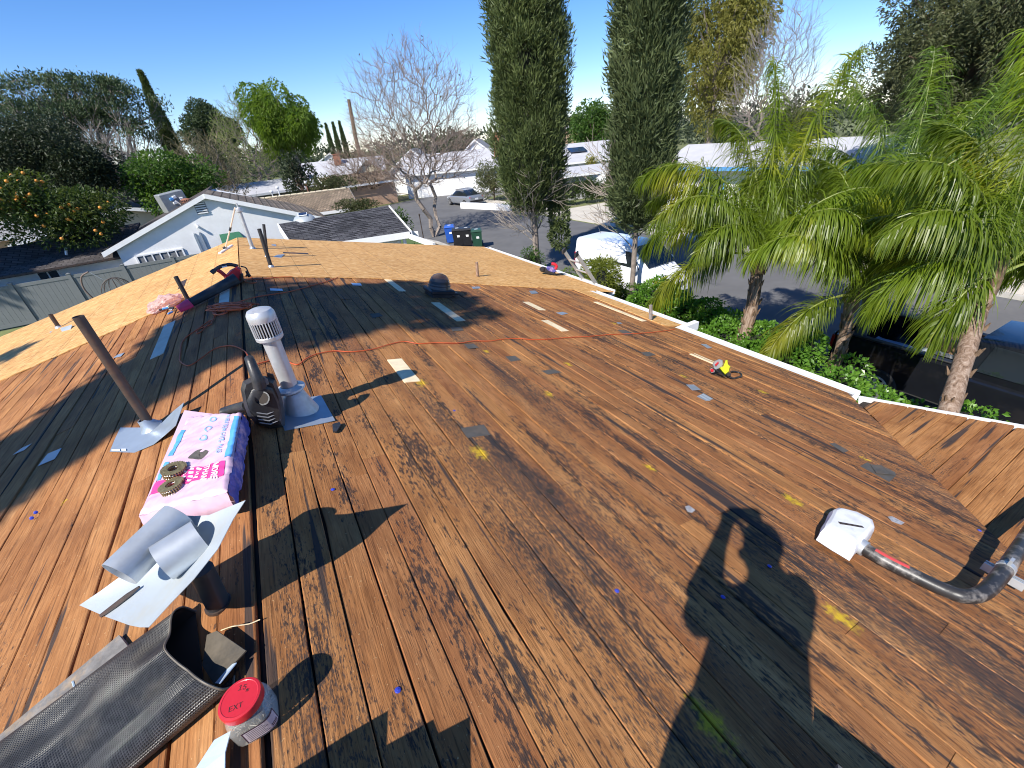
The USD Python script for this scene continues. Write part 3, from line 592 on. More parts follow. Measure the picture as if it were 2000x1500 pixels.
def tprint_text(text, a, b, h, along, up, m, dz=.0055, bold=True):
    """Lettering mapped onto the wrapper: along and up are directions in (a, b)."""
    x = meshkit.text_mesh(text, h, .0004, bold=bold); v = np.array(x.vertices); L, W = .88, .48
    w = np.array([TOP(a + (p[0] * along[0] + p[1] * up[0]) / W, b + (p[0] * along[1] + p[1] * up[1]) / L, dz + p[2]) for p in v]); t.part('lettering', trimesh.Trimesh(w, x.faces, process=False), m, world=True)
tprint_text('DURATION COOL PLUS', .765, .955, .029, (0, -1), (1, 0), INK)
tprint_text('MORE', .79, .305, .034, (0, -1), (1, 0), WHITE); tprint_text('THAN', .67, .305, .034, (0, -1), (1, 0), WHITE)
for k in range(3):
    for q in range(4): tprint('print_dash', .40 + k * .085, .455 + k * .085, .19 + q * .032, .205 + q * .032, WHITE, .0052)
for k, (a, b) in enumerate(((.55, .90), (.52, .78), (.49, .66))):
    t.part('printed_ring', sheet([[TOP(a + .065 * s * math.cos(q), b + .034 * s * math.sin(q), .0030) for q in np.linspace(0, 2 * PI, 19)] for s in (.62, 1)]), INK, world=True)
lo = [LP(290, 1020, .004), LP(462, 985, .004), LP(485, 835, .004), LP(370, 818, .004)]
DARKWRAP = paint('dark_wrapper', (.05, .05, .07), rough=.4, vary=.3, coat=.1)
single('shingle_bundle', hull(np.array(lo), np.array(lo) + UP * .075), PINKWRAP, 'second pink wrapped shingle bundle, squashed under the printed one', 'shingle bundle')

# ---- two coils of roofing nails on the bundle
BRASS = paint('brassy_nails', (.38, .30, .14), rough=.4, metal=.6, vary=.35, scale=90)
for k, (px, py, r, tilt, lab) in enumerate(((341, 921, .054, .25, 'upper coil of brassy roofing nails lying on the pink wrapper'), (337, 952, .053, -.12, 'lower flatter coil of roofing nails nearest the tin flashing'))):
    o = LP(px, py, .185 + .012 * (1 - k)); fr = frame(o, (1, 0, 0), (math.sin(tilt) * .5, -.25 * tilt, 1)); t = Thing('nail_coil', lab, 'nail coil', mat=fr)
    ns = []
    for q in range(150):
        a = q * .215; rr = r * (1 - .55 * q / 150); c, s = math.cos(a), math.sin(a); h = .044 - .004 * k
        ns.append(tube([(rr * c, rr * s, -h / 2), (rr * c, rr * s, h / 2)], .0022, 4)); ns.append(tube([(rr * c, rr * s, h / 2 - .001), (rr * c, rr * s, h / 2 + .001)], .0052, 6))
    t.part('nails', cat(*ns), BRASS, kind='stuff')
    sp = [(r * (1 - .55 * q / 150) * math.cos(q * .215), r * (1 - .55 * q / 150) * math.sin(q * .215)) for q in range(0, 150, 2)]
    for z in (-.010, .010): t.part('wire', tube([(x, y, z) for x, y in sp], .0014, 4), GALV)

# ---- tin flashing with its sleeve lying over a black stub of pipe
b = LP(428, 1182)
t = Thing('plumbing_vent', 'black pipe stub hidden under the large tin flashing', 'vent pipe', b); t.part('pipe', tube([b, topat(b, 392, 1112)], .040, 16), ABS, world=True, smooth=40); t.part('base_ring', tube([b, b + UP * .012], .047, 16), IRONPIPE, world=True)
t = Thing('tin_flashing', 'large bent tin flashing with loose sleeves propped below the pink bundle', 'flashing', LP(300, 1130, .25))
rowsn = [[(155, 1182, .255), (205, 1204, .245), (252, 1221, .245), (272, 1225, .262), (290, 1225, .285)],
         [(195, 1155, .27), (240, 1164, .25), (290, 1172, .25), (315, 1176, .275), (332, 1179, .305)],
         [(232, 1128, .28), (275, 1132, .262), (322, 1133, .262), (348, 1133, .29), (378, 1131, .335)],
         [(275, 1098, .30), (320, 1095, .285), (362, 1088, .285), (393, 1078, .315), (425, 1072, .36)],
         [(322, 1052, .335), (360, 1048, .32), (395, 1040, .325), (426, 1026, .35), (455, 1014, .385)],
         [(354, 1006, .365), (380, 1008, .355), (408, 1006, .362), (442, 992, .385), (479, 977, .41)]]
g = np.array([[LP(*q) for q in r] for r in rowsn])
t.part('base_sheet', sheet(g, .0018), GALV_LIGHT, world=True, smooth=50)
def sleeve(a, b_, r, n=22, ov=.0):
    a, b_ = np.array(a), np.array(b_)
    return cat(tube([a, (a + b_) / 2, b_], r, n, False), tube([b_, (a + b_) / 2, a], r * .965, n, False), *[sheet([ring(a, b_, r, n, e), ring(a, b_, r * .965, n, e)]) for e in (0, 1)])
def ring(a, b_, r, n, e):
    d = (b_ - a) / np.linalg.norm(b_ - a); u = np.cross(d, UP); u /= np.linalg.norm(u); w = np.cross(d, u); c = b_ if e else a
    return [c + r * (math.cos(q) * u + math.sin(q) * w) for q in np.linspace(0, 2 * PI, n + 1)]
t.part('sleeve', sleeve(LP(233, 1122, .398), LP(349, 1007, .390), .060), GALV, world=True, smooth=40)
t.part('sleeve', sleeve(LP(316, 1100, .355), LP(396, 1048, .335), .070), GALV, world=True, smooth=40)
seam = [LP(272, 1146, .268), LP(250, 1163, .260), LP(225, 1183, .254), LP(197, 1203, .252)]
t.part('rust_seam', tube(seam, [.004, .009, .010, .007], 6), IRONPIPE, world=True, label='strip of brown sealant across the sheet')
rv = [] and [ball(LP(px, py, hh), .004) for px, py, hh in ((306, 1077, .430), (315, 1066, .436))]
for m in rv: t.part('rivet', m, IRONPIPE, world=True)

# ---- roll of black woven underlay, boards and scraps in the near left corner
def weave_material():
    n = {'a': ('attribute', {'attribute': 'st'}), 's': ('separate_xyz', {}), 'p1': ('math', {'math_type': 'pingpong', 'value2': .5}), 'p2': ('math', {'math_type': 'pingpong', 'value2': .5}), 'm1': ('math', {'math_type': 'multiply', 'value2': 150.0}), 'm2': ('math', {'math_type': 'multiply', 'value2': 120.0}),
         'h': ('math', {'math_type': 'maximum'}), 'r': ('rgb_ramp', {'ramp': [(.25, (.010, .010, .012)), (.42, (.045, .045, .05)), (.5, (.075, .075, .08))]}), 'nz': ('noise_texture', {'scale': 40.0, 'detail': 4.0}), 'rz': ('rgb_ramp', {'ramp': [(.35, (.5, .5, .5)), (.65, (1.25, 1.25, 1.2))]}), 'mu': ('mix_color', {'blend_type': 'multiply', 'fac': 1.0, 'use_clamp': False}),
         'n2': ('noise_texture', {'scale': 6.0, 'detail': 5.0}), 'r2': ('rgb_ramp', {'ramp': [(.55, (0, 0, 0)), (.75, (.55, .55, .55))]}), 'mx': ('mix_color', {'b': (.16, .14, .11)}), 'g': ('geometry', {}),
         'b': ('bump', {'strength': 1.0, 'distance': .006}), 'p': ('principled_bsdf', {'roughness': .42, 'specular_ior_level': .5})}
    l = [('a.vector', 's.vector'), ('s.x', 'm1.value1'), ('s.y', 'm2.value1'), ('m1.value', 'p1.value1'), ('m2.value', 'p2.value1'), ('p1.value', 'h.value1'), ('p2.value', 'h.value2'), ('h.value', 'r.fac'), ('g.position', 'nz.vector'), ('nz.fac', 'rz.fac'), ('r.color', 'mu.a'), ('rz.color', 'mu.b'),
         ('g.position', 'n2.vector'), ('n2.fac', 'r2.fac'), ('r2.color', 'mx.fac'), ('mu.result', 'mx.a'), ('mx.result', 'p.base_color'), ('h.value', 'b.height'), ('b.normal', 'p.normal')]
    return mat('woven_underlay', n, l, 'p.BSDF')
O = LP(372, 1197, .004); E = LP(0, 1478, .004); fr = roof_frame(O, E - O)
prof = smooth_line([(.02, .004, 0), (-.005, .05, 0), (.04, .10, 0), (.14, .135, 0), (.24, .135, 0), (.31, .105, 0), (.35, .085, 0), (.38, .088, 0), (.42, .095, 0), (.455, .08, 0), (.475, .045, 0), (.46, .012, 0), (.42, .004, 0)], 6)[:, :2]
arc = np.concatenate([[0], np.cumsum(np.linalg.norm(np.diff(prof, axis=0), axis=1))])
nx = 46; xs = np.linspace(-.02, .95, nx); gr = np.zeros((nx, len(prof), 3)); uv = np.zeros((nx, len(prof), 2))
for i, x in enumerate(xs):
    for j, (w, h) in enumerate(prof):
        k = meshkit.noise(np.array([x * 5, w * 8, 1.0])) - .5; sk = .055 * math.sin(arc[j] * 6) * max(0, 1 - x / .15)
        gr[i, j] = (x + sk - .10 * w * max(0, 1 - x), w + .012 * k, max(.002, h * .82 * (1 + .5 * k) * (1.0 - .10 * x)) + .022 * k * (h > .02)); uv[i, j] = (x, arc[j])
m = sheet(gr); m.apply_transform(fr)
t = Thing('underlay_roll', 'folded roll of glossy black woven underlay in the near left corner', 'underlay', O)
pth = t.part('woven_sheet', m, weave_material(), world=True, smooth=True)
UsdGeom.PrimvarsAPI(stage.GetPrimAtPath(pth)).CreatePrimvar('st', Sdf.ValueTypeNames.TexCoord2fArray, 'vertex').Set(Vt.Vec2fArray.FromNumpy(uv.reshape(-1, 2).astype(np.float32)))
gi = gr.copy(); gi[:, :, 2] = np.maximum(gi[:, :, 2] - .005, .001); gi[:, :, 1] = .235 + (gi[:, :, 1] - .235) * .97
mi = sheet(gi[:, :, :]); mi.apply_transform(fr); t.part('backing', mi, DECKDARK, world=True, smooth=True)
fl_ = plate([(-.02, .03, .004), (1.0, .03, .004), (1.0, .45, .004), (-.02, .45, .004)], .002); fl_.apply_transform(fr); t.part('under_layer', fl_, DECKDARK, world=True)
hem = gr[0] + np.array([-.002, 0, .001]); hv = np.c_[hem, np.ones(len(hem))] @ fr.T
t.part('hem', tube(hv[:, :3], .0035, 6), paint('dusty_hem', (.13, .11, .085), vary=.3), world=True)
GREYBOARD = paint('weathered_grey_board', (.17, .16, .15), rough=.75, vary=.35, scale=18, bump=.5, bscale=45, dirt=(.40, .28, .16), dscale=11, damt=.7)
t = Thing('weathered_board', 'weathered grey board with pale chalk marks, under the black roll', 'board', LP(150, 1360))
t.part('board', plate([LP(232, 1240, .022), LP(265, 1282, .022), LP(-40, 1525, .022), LP(-40, 1468, .022)], .02), GREYBOARD, world=True)
CHALK = paint('blue_chalk', (.36, .46, .54), rough=.9, vary=.2)
for q in ([(142, 1331), (146, 1343), (151, 1352)], [(116, 1376), (124, 1362), (131, 1356), (132, 1366), (119, 1380), (129, 1372), (136, 1363)], [(196, 1310), (201, 1316)]):
    t.part('chalk_mark', tube(smooth_line([LP(x, y, .0225) for x, y in q], 4), .0035, 5), CHALK, world=True)
DARKSCRAP = paint('brown_felt_scrap', (.085, .070, .050), rough=.75, vary=.25, scale=20, bump=.3, dirt=(.03, .028, .025), dscale=8, damt=.6)
single('felt_scrap', plate([LP(404, 1240, .055), LP(423, 1232, .06), LP(480, 1271, .05), LP(418, 1337, .03), LP(395, 1300, .03)], .006), DARKSCRAP, 'stiff brown scrap of roofing sticking out beyond the black roll', 'roofing scrap')
PALEBLUE = paint('pale_blue_metal', (.52, .62, .72), rough=.35, metal=.15, vary=.05)
single('metal_strip', sheet([[RP(452, 1428, .012), RP(441, 1470, .012), RP(440, 1530, .012)], [LP(420, 1446, .030), LP(395, 1485, .030), LP(365, 1530, .03)]], .003), PALEBLUE, 'pale blue metal strip at the bottom edge beside the jar', 'metal strip')
single('metal_strip', sheet([[RP(463, 1295, .02), RP(430, 1336, .02)], [LP(452, 1299, .035), LP(421, 1335, .035)]], .003), PALEBLUE, 'sliver of pale blue metal between brown scrap and jar lid', 'metal strip')

# ---- jar of nails
JB = RP(503, 1404); JB[2] = roof_z(JB[0]) - .004
_js = np.diag([.89, .89, .92, 1.0]); _js[:3, 3] = JB
t = Thing('nail_jar', 'clear plastic jar of nails with a red screw lid marked EXT', 'jar', mat=_js)
JAR = mat('clear_plastic', {'p': ('principled_bsdf', {'base_color': (.86, .86, .82), 'roughness': .08, 'specular_ior_level': .6}), 't': ('transparent_bsdf', {'color': (.93, .93, .9)}), 'm': ('mix_closure', {'fac': .80}), 'fr': ('fresnel', {'IOR': 1.45})}, [('p.BSDF', 'm.closure1'), ('t.BSDF', 'm.closure2')], 'm.closure')
def squarish(r, z, n=32, q=4.0): a = np.arange(n) * 2 * PI / n + .35; k = (np.abs(np.cos(a)) ** q + np.abs(np.sin(a)) ** q) ** (-1 / q); return np.stack([r * k * np.cos(a), r * k * np.sin(a), np.full(n, z)], 1)
lv = [squarish(r, z, q=q) for r, z, q in ((.045, .003, 3), (.060, .004, 4), (.066, .014, 4), (.067, .075, 4), (.064, .105, 3), (.058, .122, 2), (.055, .130, 2))]
g = np.array([np.vstack([a, a[:1]]) for a in lv]); t.part('body', sheet(g), JAR, smooth=50)
rj = np.random.default_rng(3); nl = []
for k in range(420):
    h = rj.uniform(.008, .102); rr = .056 * math.sqrt(rj.uniform(.25, 1)); a = rj.uniform(0, 2 * PI); c = np.array([rr * math.cos(a), rr * math.sin(a), h]); d = rj.normal(0, 1, 3); d /= np.linalg.norm(d)
    nl.append(tube([c - d * .016, c + d * .016], .0019, 4, False))
t.part('nails', cat(*nl, lathe([(.0, .006), (.046, .006), (.046, .085), (0, .092)], 16)), paint('steel_nails', (.30, .28, .25), rough=.4, metal=.6, vary=.5, scale=120), kind='stuff')
t.part('lid', lathe([(.056, .126), (.0635, .127), (.0645, .131), (.0645, .152), (.062, .157), (.055, .1585), (.053, .1572), (.0, .1572)], 40), RED, smooth=30)
xl = CR.copy(); xl[2] = 0; xl /= np.linalg.norm(xl); xl = xl @ rotm(-.28, [0, 0, 1])[:3, :3]; yl = np.cross(UP, xl)
MARKER = paint('marker_ink', (.05, .012, .015), rough=.6)
def lid_text(s, x, y, h, rot=0.0):
    m = meshkit.text_mesh(s, h, .0006); m.apply_transform(rotm(rot, [0, 0, 1])); v = np.array(m.vertices)
    t.part('lettering', trimesh.Trimesh(np.array([xl * (x + p[0]) + yl * (y + p[1]) + UP * (.1574 + p[2]) for p in v]), m.faces, process=False), MARKER)
lid_text('15', -.014, .026, .016, -.12); lid_text('*', .010, .004, .020); lid_text('EXT', -.026, -.034, .016, .10)
lab = -yl * .9 + xl * .62; lab /= np.linalg.norm(lab); la = math.atan2(lab[1], lab[0])
def on_body(a, z, e=.0): k = (abs(math.cos(a)) ** 4 + abs(math.sin(a)) ** 4) ** -.25; return ((.0675 + e) * k * math.cos(a), (.0675 + e) * k * math.sin(a), z)
LABEL = paint('faded_label', (.46, .42, .47), rough=.5, vary=.12, scale=60); FRAME = paint('label_border', (.05, .03, .05), rough=.5)
t.part('label_border', sheet([[on_body(la + a, z, .0006) for a in np.linspace(-.72, .72, 12)] for z in (.020, .084)]), FRAME)
t.part('label', sheet([[on_body(la + a, z, .0014) for a in np.linspace(-.66, .66, 12)] for z in (.025, .079)]), LABEL)
for k in range(6): t.part('print_line', sheet([[on_body(la + a, z, .0020) for a in np.linspace(-.58, .1 + .07 * (k % 3), 8)] for z in (.072 - k * .008, .0745 - k * .008)]), FRAME)
for k in range(5): t.part('print_line', sheet([[on_body(la + a, z, .0020) for a in np.linspace(.34 + k * .055, .37 + k * .055, 2)] for z in (.030, .045)]), FRAME)

# ---- large black blower standing against the vent
B0 = RP(526, 838); B0[2] = roof_z(B0[0]); P = face_plane(B0)
t = Thing('leaf_blower', 'black blower engine housing with round hole and chevron louvres, by the vent', 'leaf blower', B0)
t.part('housing', pillow(P, [(476, 790), (470, 760), (474, 745), (500, 732), (522, 735), (537, 742), (549, 770), (556, 802), (557, 838), (530, 838), (500, 828), (484, 812)], -.06, .10, .82), BLACKPLASTIC, world=True, smooth=35)
t.part('rear_cover', pillow(P, [(482, 782), (492, 762), (512, 752), (532, 758), (545, 785), (551, 812), (549, 826), (530, 828), (505, 818), (488, 802)], .045, .03, .85), BLACKPLASTIC, world=True, smooth=35)
t.part('handle', tube(smooth_line([P(508, 756, .045), P(503, 741, .05), P(496, 724, .03), P(490, 708, .0), P(486, 699, -.03)], 6), np.interp(np.arange(25), [0, 8, 16, 24], [.038, .032, .028, .025]), 14), BLACKPLASTIC, world=True, smooth=40)
t.part('intake_ring', cat(tube([P(513, 778, .070), P(513, 778, .086)], .042, 22, False), sheet([[P(513, 778, .086) + r * (CR * math.cos(a) + CU * math.sin(a)) for a in np.linspace(0, 2 * PI, 23)] for r in (.042, .034)])), BLACKPLASTIC, world=True, smooth=40)
t.part('intake_hole', sheet([[P(513, 778, .0845) + r * (CR * math.cos(a) + CU * math.sin(a)) for a in np.linspace(0, 2 * PI, 23)] for r in (.0, .037)]), DECKDARK, world=True)
for k in range(4):
    t.part('louvre', tube([P(501 + k * 2, 806 + k * 6.5, .073), P(522 + k * 2, 809 + k * 6.5, .078), P(543 + k * 1.5, 800 + k * 6.5, .066)], .0042, 5), paint('louvre_edge', (.25, .25, .25), rough=.4) if k == 0 else usdkit.UsdShade.Material.Get(stage, '/World/Looks/louvre_edge'), world=True)
t.part('scuff_panel', pillow(P, [(515, 736), (523, 740), (525, 750), (519, 754)], .048, .012), GREYPLASTIC, world=True)
t.part('side_wing', pillow(P, [(522, 727), (534, 731), (541, 748), (537, 760), (525, 745)], -.03, .02), BLACKPLASTIC, world=True)
t.part('blower_tube', tube([P(484, 792, -.10), LP(460, 798, .06), LP(436, 806, .06)], .034, 14), BLACKPLASTIC, world=True, smooth=40)

# ---- red hand blower on the ridge
a0, a1 = LP(368, 594, .075), SP(462, 544, .085)
t = Thing('leaf_blower', 'red hand blower with a long black tube lying across the ridge', 'leaf blower', a1)
t.part('tube', tube([a0, a0 + (a1 - a0) * .4, a0 + (a1 - a0) * .8, a1], [.052, .060, .066, .075], 18), BLACKPLASTIC, world=True, smooth=40)
dd = (a1 - a0) / np.linalg.norm(a1 - a0)
t.part('nozzle', tube([a0 - dd * .13, a0 - dd * .02, a0 + dd * .03], [.045, .060, .060], 14), PINK, world=True, smooth=40)
P = face_plane(SP(455, 556))
t.part('motor_housing', pillow(P, [(441, 552), (437, 541), (450, 527), (464, 520), (471, 524), (474, 540), (473, 551), (458, 556)], -.02, .11, .8), RED, world=True, smooth=35)
t.part('rear_grille', pillow(P, [(468, 532), (475, 534), (477, 548), (470, 555), (465, 548)], .0, .09, .8), IRONPIPE, world=True, smooth=35)
t.part('handle', tube(smooth_line([P(413, 533), P(418, 529), P(428, 522), P(440, 518), P(452, 517), P(465, 520)], 5), [.03] * 6 + [.024] * 20, 10), BLACKPLASTIC, world=True, smooth=40)
t.part('front_grip', tube(smooth_line([P(424, 527), P(431, 531), P(438, 537), P(446, 543)], 4), .026, 10), RED, world=True, smooth=40)
t.part('brand_plate', pillow(P, [(433, 520.5), (443, 518.5), (444, 521), (434, 523.5)], .03, .006), WHITE, world=True)
t.part('power_cord', tube(smooth_line([P(470, 520), P(480, 523), P(484, 532), P(480, 540), P(484, 536), P(490, 538)], 6), .010, 6), BLACKPLASTIC, world=True)
t.part('plug', tube([SP(482, 530, .12), SP(487, 540, .04)], .022, 8), BLACKPLASTIC, world=True)

# ---- plastic bag of small parts
b = LP(328, 601)
BAG = mat('pink_film', {'p': ('principled_bsdf', {'base_color': (.72, .62, .60), 'roughness': .15, 'specular_ior_level': .7}), 't': ('transparent_bsdf', {'color': (.95, .75, .74)}), 'm': ('mix_closure', {'fac': .58})}, [('p.BSDF', 'm.closure1'), ('t.BSDF', 'm.closure2')], 'm.closure')
t = Thing('plastic_bag', 'crumpled clear pinkish bag of small parts at the blower nozzle', 'bag', b)
k = trimesh.creation.icosphere(3, 1.0); v = np.array(k.vertices); v *= np.array([.21, .15, .10]) * (1 + .45 * (meshkit.noise(v * 3.1) - .5) + .25 * (meshkit.noise(v * 8) - .5))[:, None]; v[:, 2] = np.maximum(v[:, 2], -.06); k = trimesh.Trimesh(v, k.faces, process=False); k.apply_transform(frame(b + UP * .07, LP(350, 590) - LP(305, 612), N_LEFT)); t.part('film', k, BAG, world=True)
rb = np.random.default_rng(5)
for q in range(7):
    c = LP(*(rb.uniform(302, 340), rb.uniform(598, 614)), .05 + rb.uniform(0, .04)); t.part('small_part', moved(box(.07, .03, .02, bevel=.005), c, rz=rb.uniform(0, 3), rx=rb.uniform(-.6, .6)), (BLUEPRINT, BLACKPLASTIC, NEWWOOD, GALV)[q % 4], world=True)

# ---- orange extension cords
def cord(pts, r=.0055, lift=None):
    p = smooth_line([SP(x, y, .006 + (q[0] if q else .004)) for x, y, *q in pts], 7); return tube(p, r, 6)
t = Thing('extension_cord', 'orange extension cord crossing the planks from the vent to the eave', 'cord', RP(800, 668))
t.part('cable', cord([(500, 712), (520, 706), (548, 702), (580, 712), (597, 701), (617, 692), (650, 685.5), (680, 687), (700, 686), (732, 681), (762, 672), (790, 667), (817, 671), (850, 669.5), (895, 670), (925, 666), (955, 666), (985, 662), (1009, 661), (1040, 663), (1075, 662), (1110, 659), (1150, 657), (1190, 653.5), (1225, 652), (1262, 650), (1296, 646.5), (1318, 643)]), ORANGECORD, world=True, smooth=True)
t = Thing('extension_cord', 'orange cord with a tangled coil between the red and black blowers', 'cord', LP(440, 600))
t.part('cable', cord([(488, 703), (480, 688), (466, 679), (452, 675), (437, 676), (422, 680), (408, 688), (398, 696), (388, 703), (378, 710), (366, 714), (356, 709), (351, 703), (352, 688), (354, 672), (362, 660), (374, 651), (386, 643), (398, 634), (412, 625), (408, 631), (392, 648), (384, 650), (390, 642), (410, 634), (414, 629), (420, 616), (428, 608)]), ORANGECORD, world=True, smooth=True)
rc = np.random.default_rng(12); lp = []
for k in range(11):
    cx, cy = 455 + rc.uniform(-16, 16), 598 + rc.uniform(-5, 5) - .0; w, hh = rc.uniform(26, 46), rc.uniform(4, 9)
    for a in np.linspace(0, 2 * PI, 9, endpoint=False): lp.append((cx + w * math.cos(a + .2 * k), cy - .12 * w * math.cos(a) + hh * math.sin(a + .2 * k), .008 + .006 * (k % 5) + .01 * rc.random()))
for a in np.linspace(0, 6 * PI, 26): lp.append((428 + 14 * math.cos(a) + a * .4, 608 - 3 * math.cos(a) + 6 * math.sin(a), .02 + .01 * rc.random()))
t.part('coil', cord(lp), ORANGECORD, world=True, smooth=True)
t.part('cable', cord([(450, 594, .03), (470, 588), (500, 580), (530, 575), (562, 570), (590, 563), (612, 557), (634, 551), (652, 545), (667, 538)]), ORANGECORD, world=True, smooth=True)
t.part('cable', cord([(490, 541), (499, 547), (500, 551), (490, 553), (478, 550), (484, 546), (505, 545), (530, 543), (552, 541), (575, 540), (590, 539), (592, 534)]), ORANGECORD, world=True, smooth=True)

# ---- circular saw and nail gun
B0 = RP(1412, 738); P = face_plane(B0)
t = Thing('circular_saw', 'circular saw with yellow green body, red parts and loose black cord', 'circular saw', B0)
LIME = paint('lime_plastic', (.62, .66, .03), rough=.4, vary=.08)
t.part('blade_guard', pillow(P, [(1391, 712), (1396, 705), (1405, 701), (1412, 704), (1413, 712), (1405, 720), (1396, 724)], -.01, .035), GALV, world=True, smooth=35)
t.part('lower_guard', pillow(P, [(1386, 722), (1390, 718), (1396, 720), (1396, 727), (1389, 729)], .01, .03), GALV, world=True, smooth=35)
t.part('hub', pillow(P, [(1387, 722), (1390, 720), (1394, 722), (1394, 726), (1389, 727)], .04, .01), RED, world=True)
t.part('lever', pillow(P, [(1396, 712), (1403, 706), (1404, 709), (1398, 716)], .03, .012), RED, world=True)
t.part('base_plate', plate([P(1385, 714, .02), P(1396, 720, .08), P(1420, 737, .06), P(1408, 730, -.05)], .006), BLACKPLASTIC, world=True)
t.part('body', pillow(P, [(1404, 719), (1412, 716), (1417, 703), (1421, 703), (1422, 711), (1427, 716), (1425, 722), (1424, 727), (1416, 733), (1410, 727)], -.02, .06, .82), LIME, world=True, smooth=35)
t.part('motor_end', pillow(P, [(1417, 731), (1422, 727), (1427, 728), (1428, 733), (1422, 736)], -.03, .05), BLACKPLASTIC, world=True, smooth=35)
t.part('power_cord', tube(smooth_line([RP(1421, 735, .03), RP(1432, 739, .01), RP(1441, 737, .01), RP(1448, 735, .01), RP(1446, 729, .012), RP(1436, 726, .015), RP(1428, 725, .03)], 6), .011, 6), BLACKPLASTIC, world=True, smooth=True)
B0 = RP(1072, 538); P = face_plane(B0)
t = Thing('nail_gun', 'dark nail gun with a red handle lying at the eave near ladder', 'nail gun', B0)
t.part('magazine', pillow(P, [(1054, 524), (1060, 520), (1070, 523), (1084, 532), (1088, 537), (1072, 535), (1057, 531)], -.02, .06), BLACKPLASTIC, world=True, smooth=35)
t.part('coil_drum', pillow(P, [(1053, 525), (1057, 521), (1063, 523), (1062, 530), (1056, 531)], .03, .05), BLACKPLASTIC, world=True, smooth=35)
t.part('body', pillow(P, [(1066, 524), (1070, 520), (1080, 521), (1088, 530), (1082, 533), (1070, 529)], .0, .05), NAVYPRINT, world=True, smooth=35)
t.part('handle', tube(smooth_line([P(1078, 530), P(1084, 526), P(1087, 520), P(1083, 516), P(1077, 515)], 5), .035, 10), RED, world=True, smooth=40)
t.part('air_hose', tube(smooth_line([RP(1086, 536, .03), RP(1096, 535, .02), RP(1106, 536, .02)], 5), .02, 8), BLACKPLASTIC, world=True)
single('metal_strip', plate([RP(1090, 527, .03), RP(1107, 534, .02), RP(1101, 536, .02), RP(1088, 531, .03)], .004), WHITE, 'white metal offcut at the eave between nail gun and ladder', 'metal strip')

# ---- ladder against the eave
ALU = paint('ladder_aluminium', (.46, .44, .41), rough=.45, metal=.4, vary=.15, dirt=(.25, .2, .15), damt=.4)
t = Thing('ladder', 'aluminium ladder with black end caps rising above the eave', 'ladder', (6.75, 7.0, 0))
foot = [np.array([8.35, 7.35, .0]), np.array([8.35, 6.93, .0])]; tops = [topat(np.array([6.2, 7.60, 0]), 1101, 489), topat(np.array([6.2, 7.10, 0]), 1126, 496)]
ht = tops[0][2] - 0; 
for k in range(2):
    d = tops[k] - foot[k]
    m = box(.075, .03, 1, (0, 0, .5)); v = np.array(m.vertices); xd = np.array([d[2], 0, -d[0]]); xd /= np.linalg.norm(xd)
    t.part('rail', trimesh.Trimesh(np.array([foot[k] + xd * a + np.array([0, 1, 0]) * b_ + d * c for a, b_, c in v]), m.faces, process=False), ALU, world=True)
    t.part('end_cap', hull(np.array([tops[k] + xd * a + np.array([0, 1, 0]) * b_ + UP * c for a in (-.045, .045) for b_ in (-.024, .024) for c in (-.05, .03)])), BLACKPLASTIC, world=True)
for k in range(12):
    s = 1 - (.28 + k * .30) / np.linalg.norm(tops[0] - foot[0])
    if s > 0: t.part('rung', tube([foot[0] + (tops[0] - foot[0]) * s, foot[1] + (tops[1] - foot[1]) * s], .021, 8), ALU, world=True)

# ---- service mast laid over the roof on the right
t = Thing('service_mast', 'black conduit with a dented white weatherhead and red sticker', 'electrical mast', RP(1890, 1165))
path = smooth_line([RP(1686, 1070, .075), RP(1730, 1096, .072), RP(1790, 1126, .07), RP(1840, 1150, .075), RP(1880, 1164, .09), RP(1915, 1160, .11), RP(1945, 1135, .135), RP(1985, 1080, .17), RP(2030, 1010, .2), RP(2100, 900, .25)], 6)
SCUFF = paint('scuffed_black_conduit', (.025, .024, .024), rough=.42, vary=.2, dirt=(.34, .31, .28), dscale=7, damt=.85, bump=.2)
t.part('conduit', tube(path, .033, 18), SCUFF, world=True, smooth=45)
t.part('hub', tube([RP(1676, 1064, .075), RP(1690, 1073, .075)], .043, 16), GALV, world=True, smooth=40)
WHITEHEAD = paint('chipped_white_paint', (.74, .74, .74), rough=.5, vary=.04, bump=.5, bscale=25, dirt=(.45, .45, .45), dscale=9, damt=.45)
hp = [(1598, 1046), (1664, 1087), (1705, 1043), (1700, 1027), (1668, 1009), (1630, 1001), (1619, 1006)]
hv = np.array([RP(x, y, .07) for x, y in hp]); c = hv.mean(0)
m = hull(*[c + (hv - c) * s + N_RIGHT * o for s, o in ((.90, -.045), (1.0, -.03), (1.0, .02), (.92, .045), (.75, .058))])
m = m.subdivide().subdivide(); v = np.array(m.vertices); v += ((meshkit.noise(v * 16) - .5) * .010)[:, None] * np.array(m.vertex_normals); t.part('weatherhead', trimesh.Trimesh(v, m.faces, process=False), WHITEHEAD, world=True, smooth=28)
sl = [(1637, 1018.5), (1684, 1027), (1688, 1031), (1641, 1023)]; t.part('slot', plate([RP(x, y, .133) for x, y in sl], .004), IRONPIPE, world=True, label='dark slot across the weatherhead')
st = []
for i in range(9):
    s = i / 8; A = RP(1707 + (1771 - 1707) * s, 1079 + (1115 - 1079) * s, .075); q = path[np.argmin(np.linalg.norm(path - A, axis=1))]
    j = int(np.argmin(np.linalg.norm(path - A, axis=1))); d = path[min(j + 1, len(path) - 1)] - path[max(j - 1, 0)]; d /= np.linalg.norm(d); o = A - q; q = q + d * (o @ d); n1 = np.cross(d, UP); n1 /= np.linalg.norm(n1); n2 = np.cross(n1, d)
    st.append([q + .0340 * (n2 * math.cos(a) + n1 * math.sin(a)) for a in np.linspace(-.75, .25, 7)])
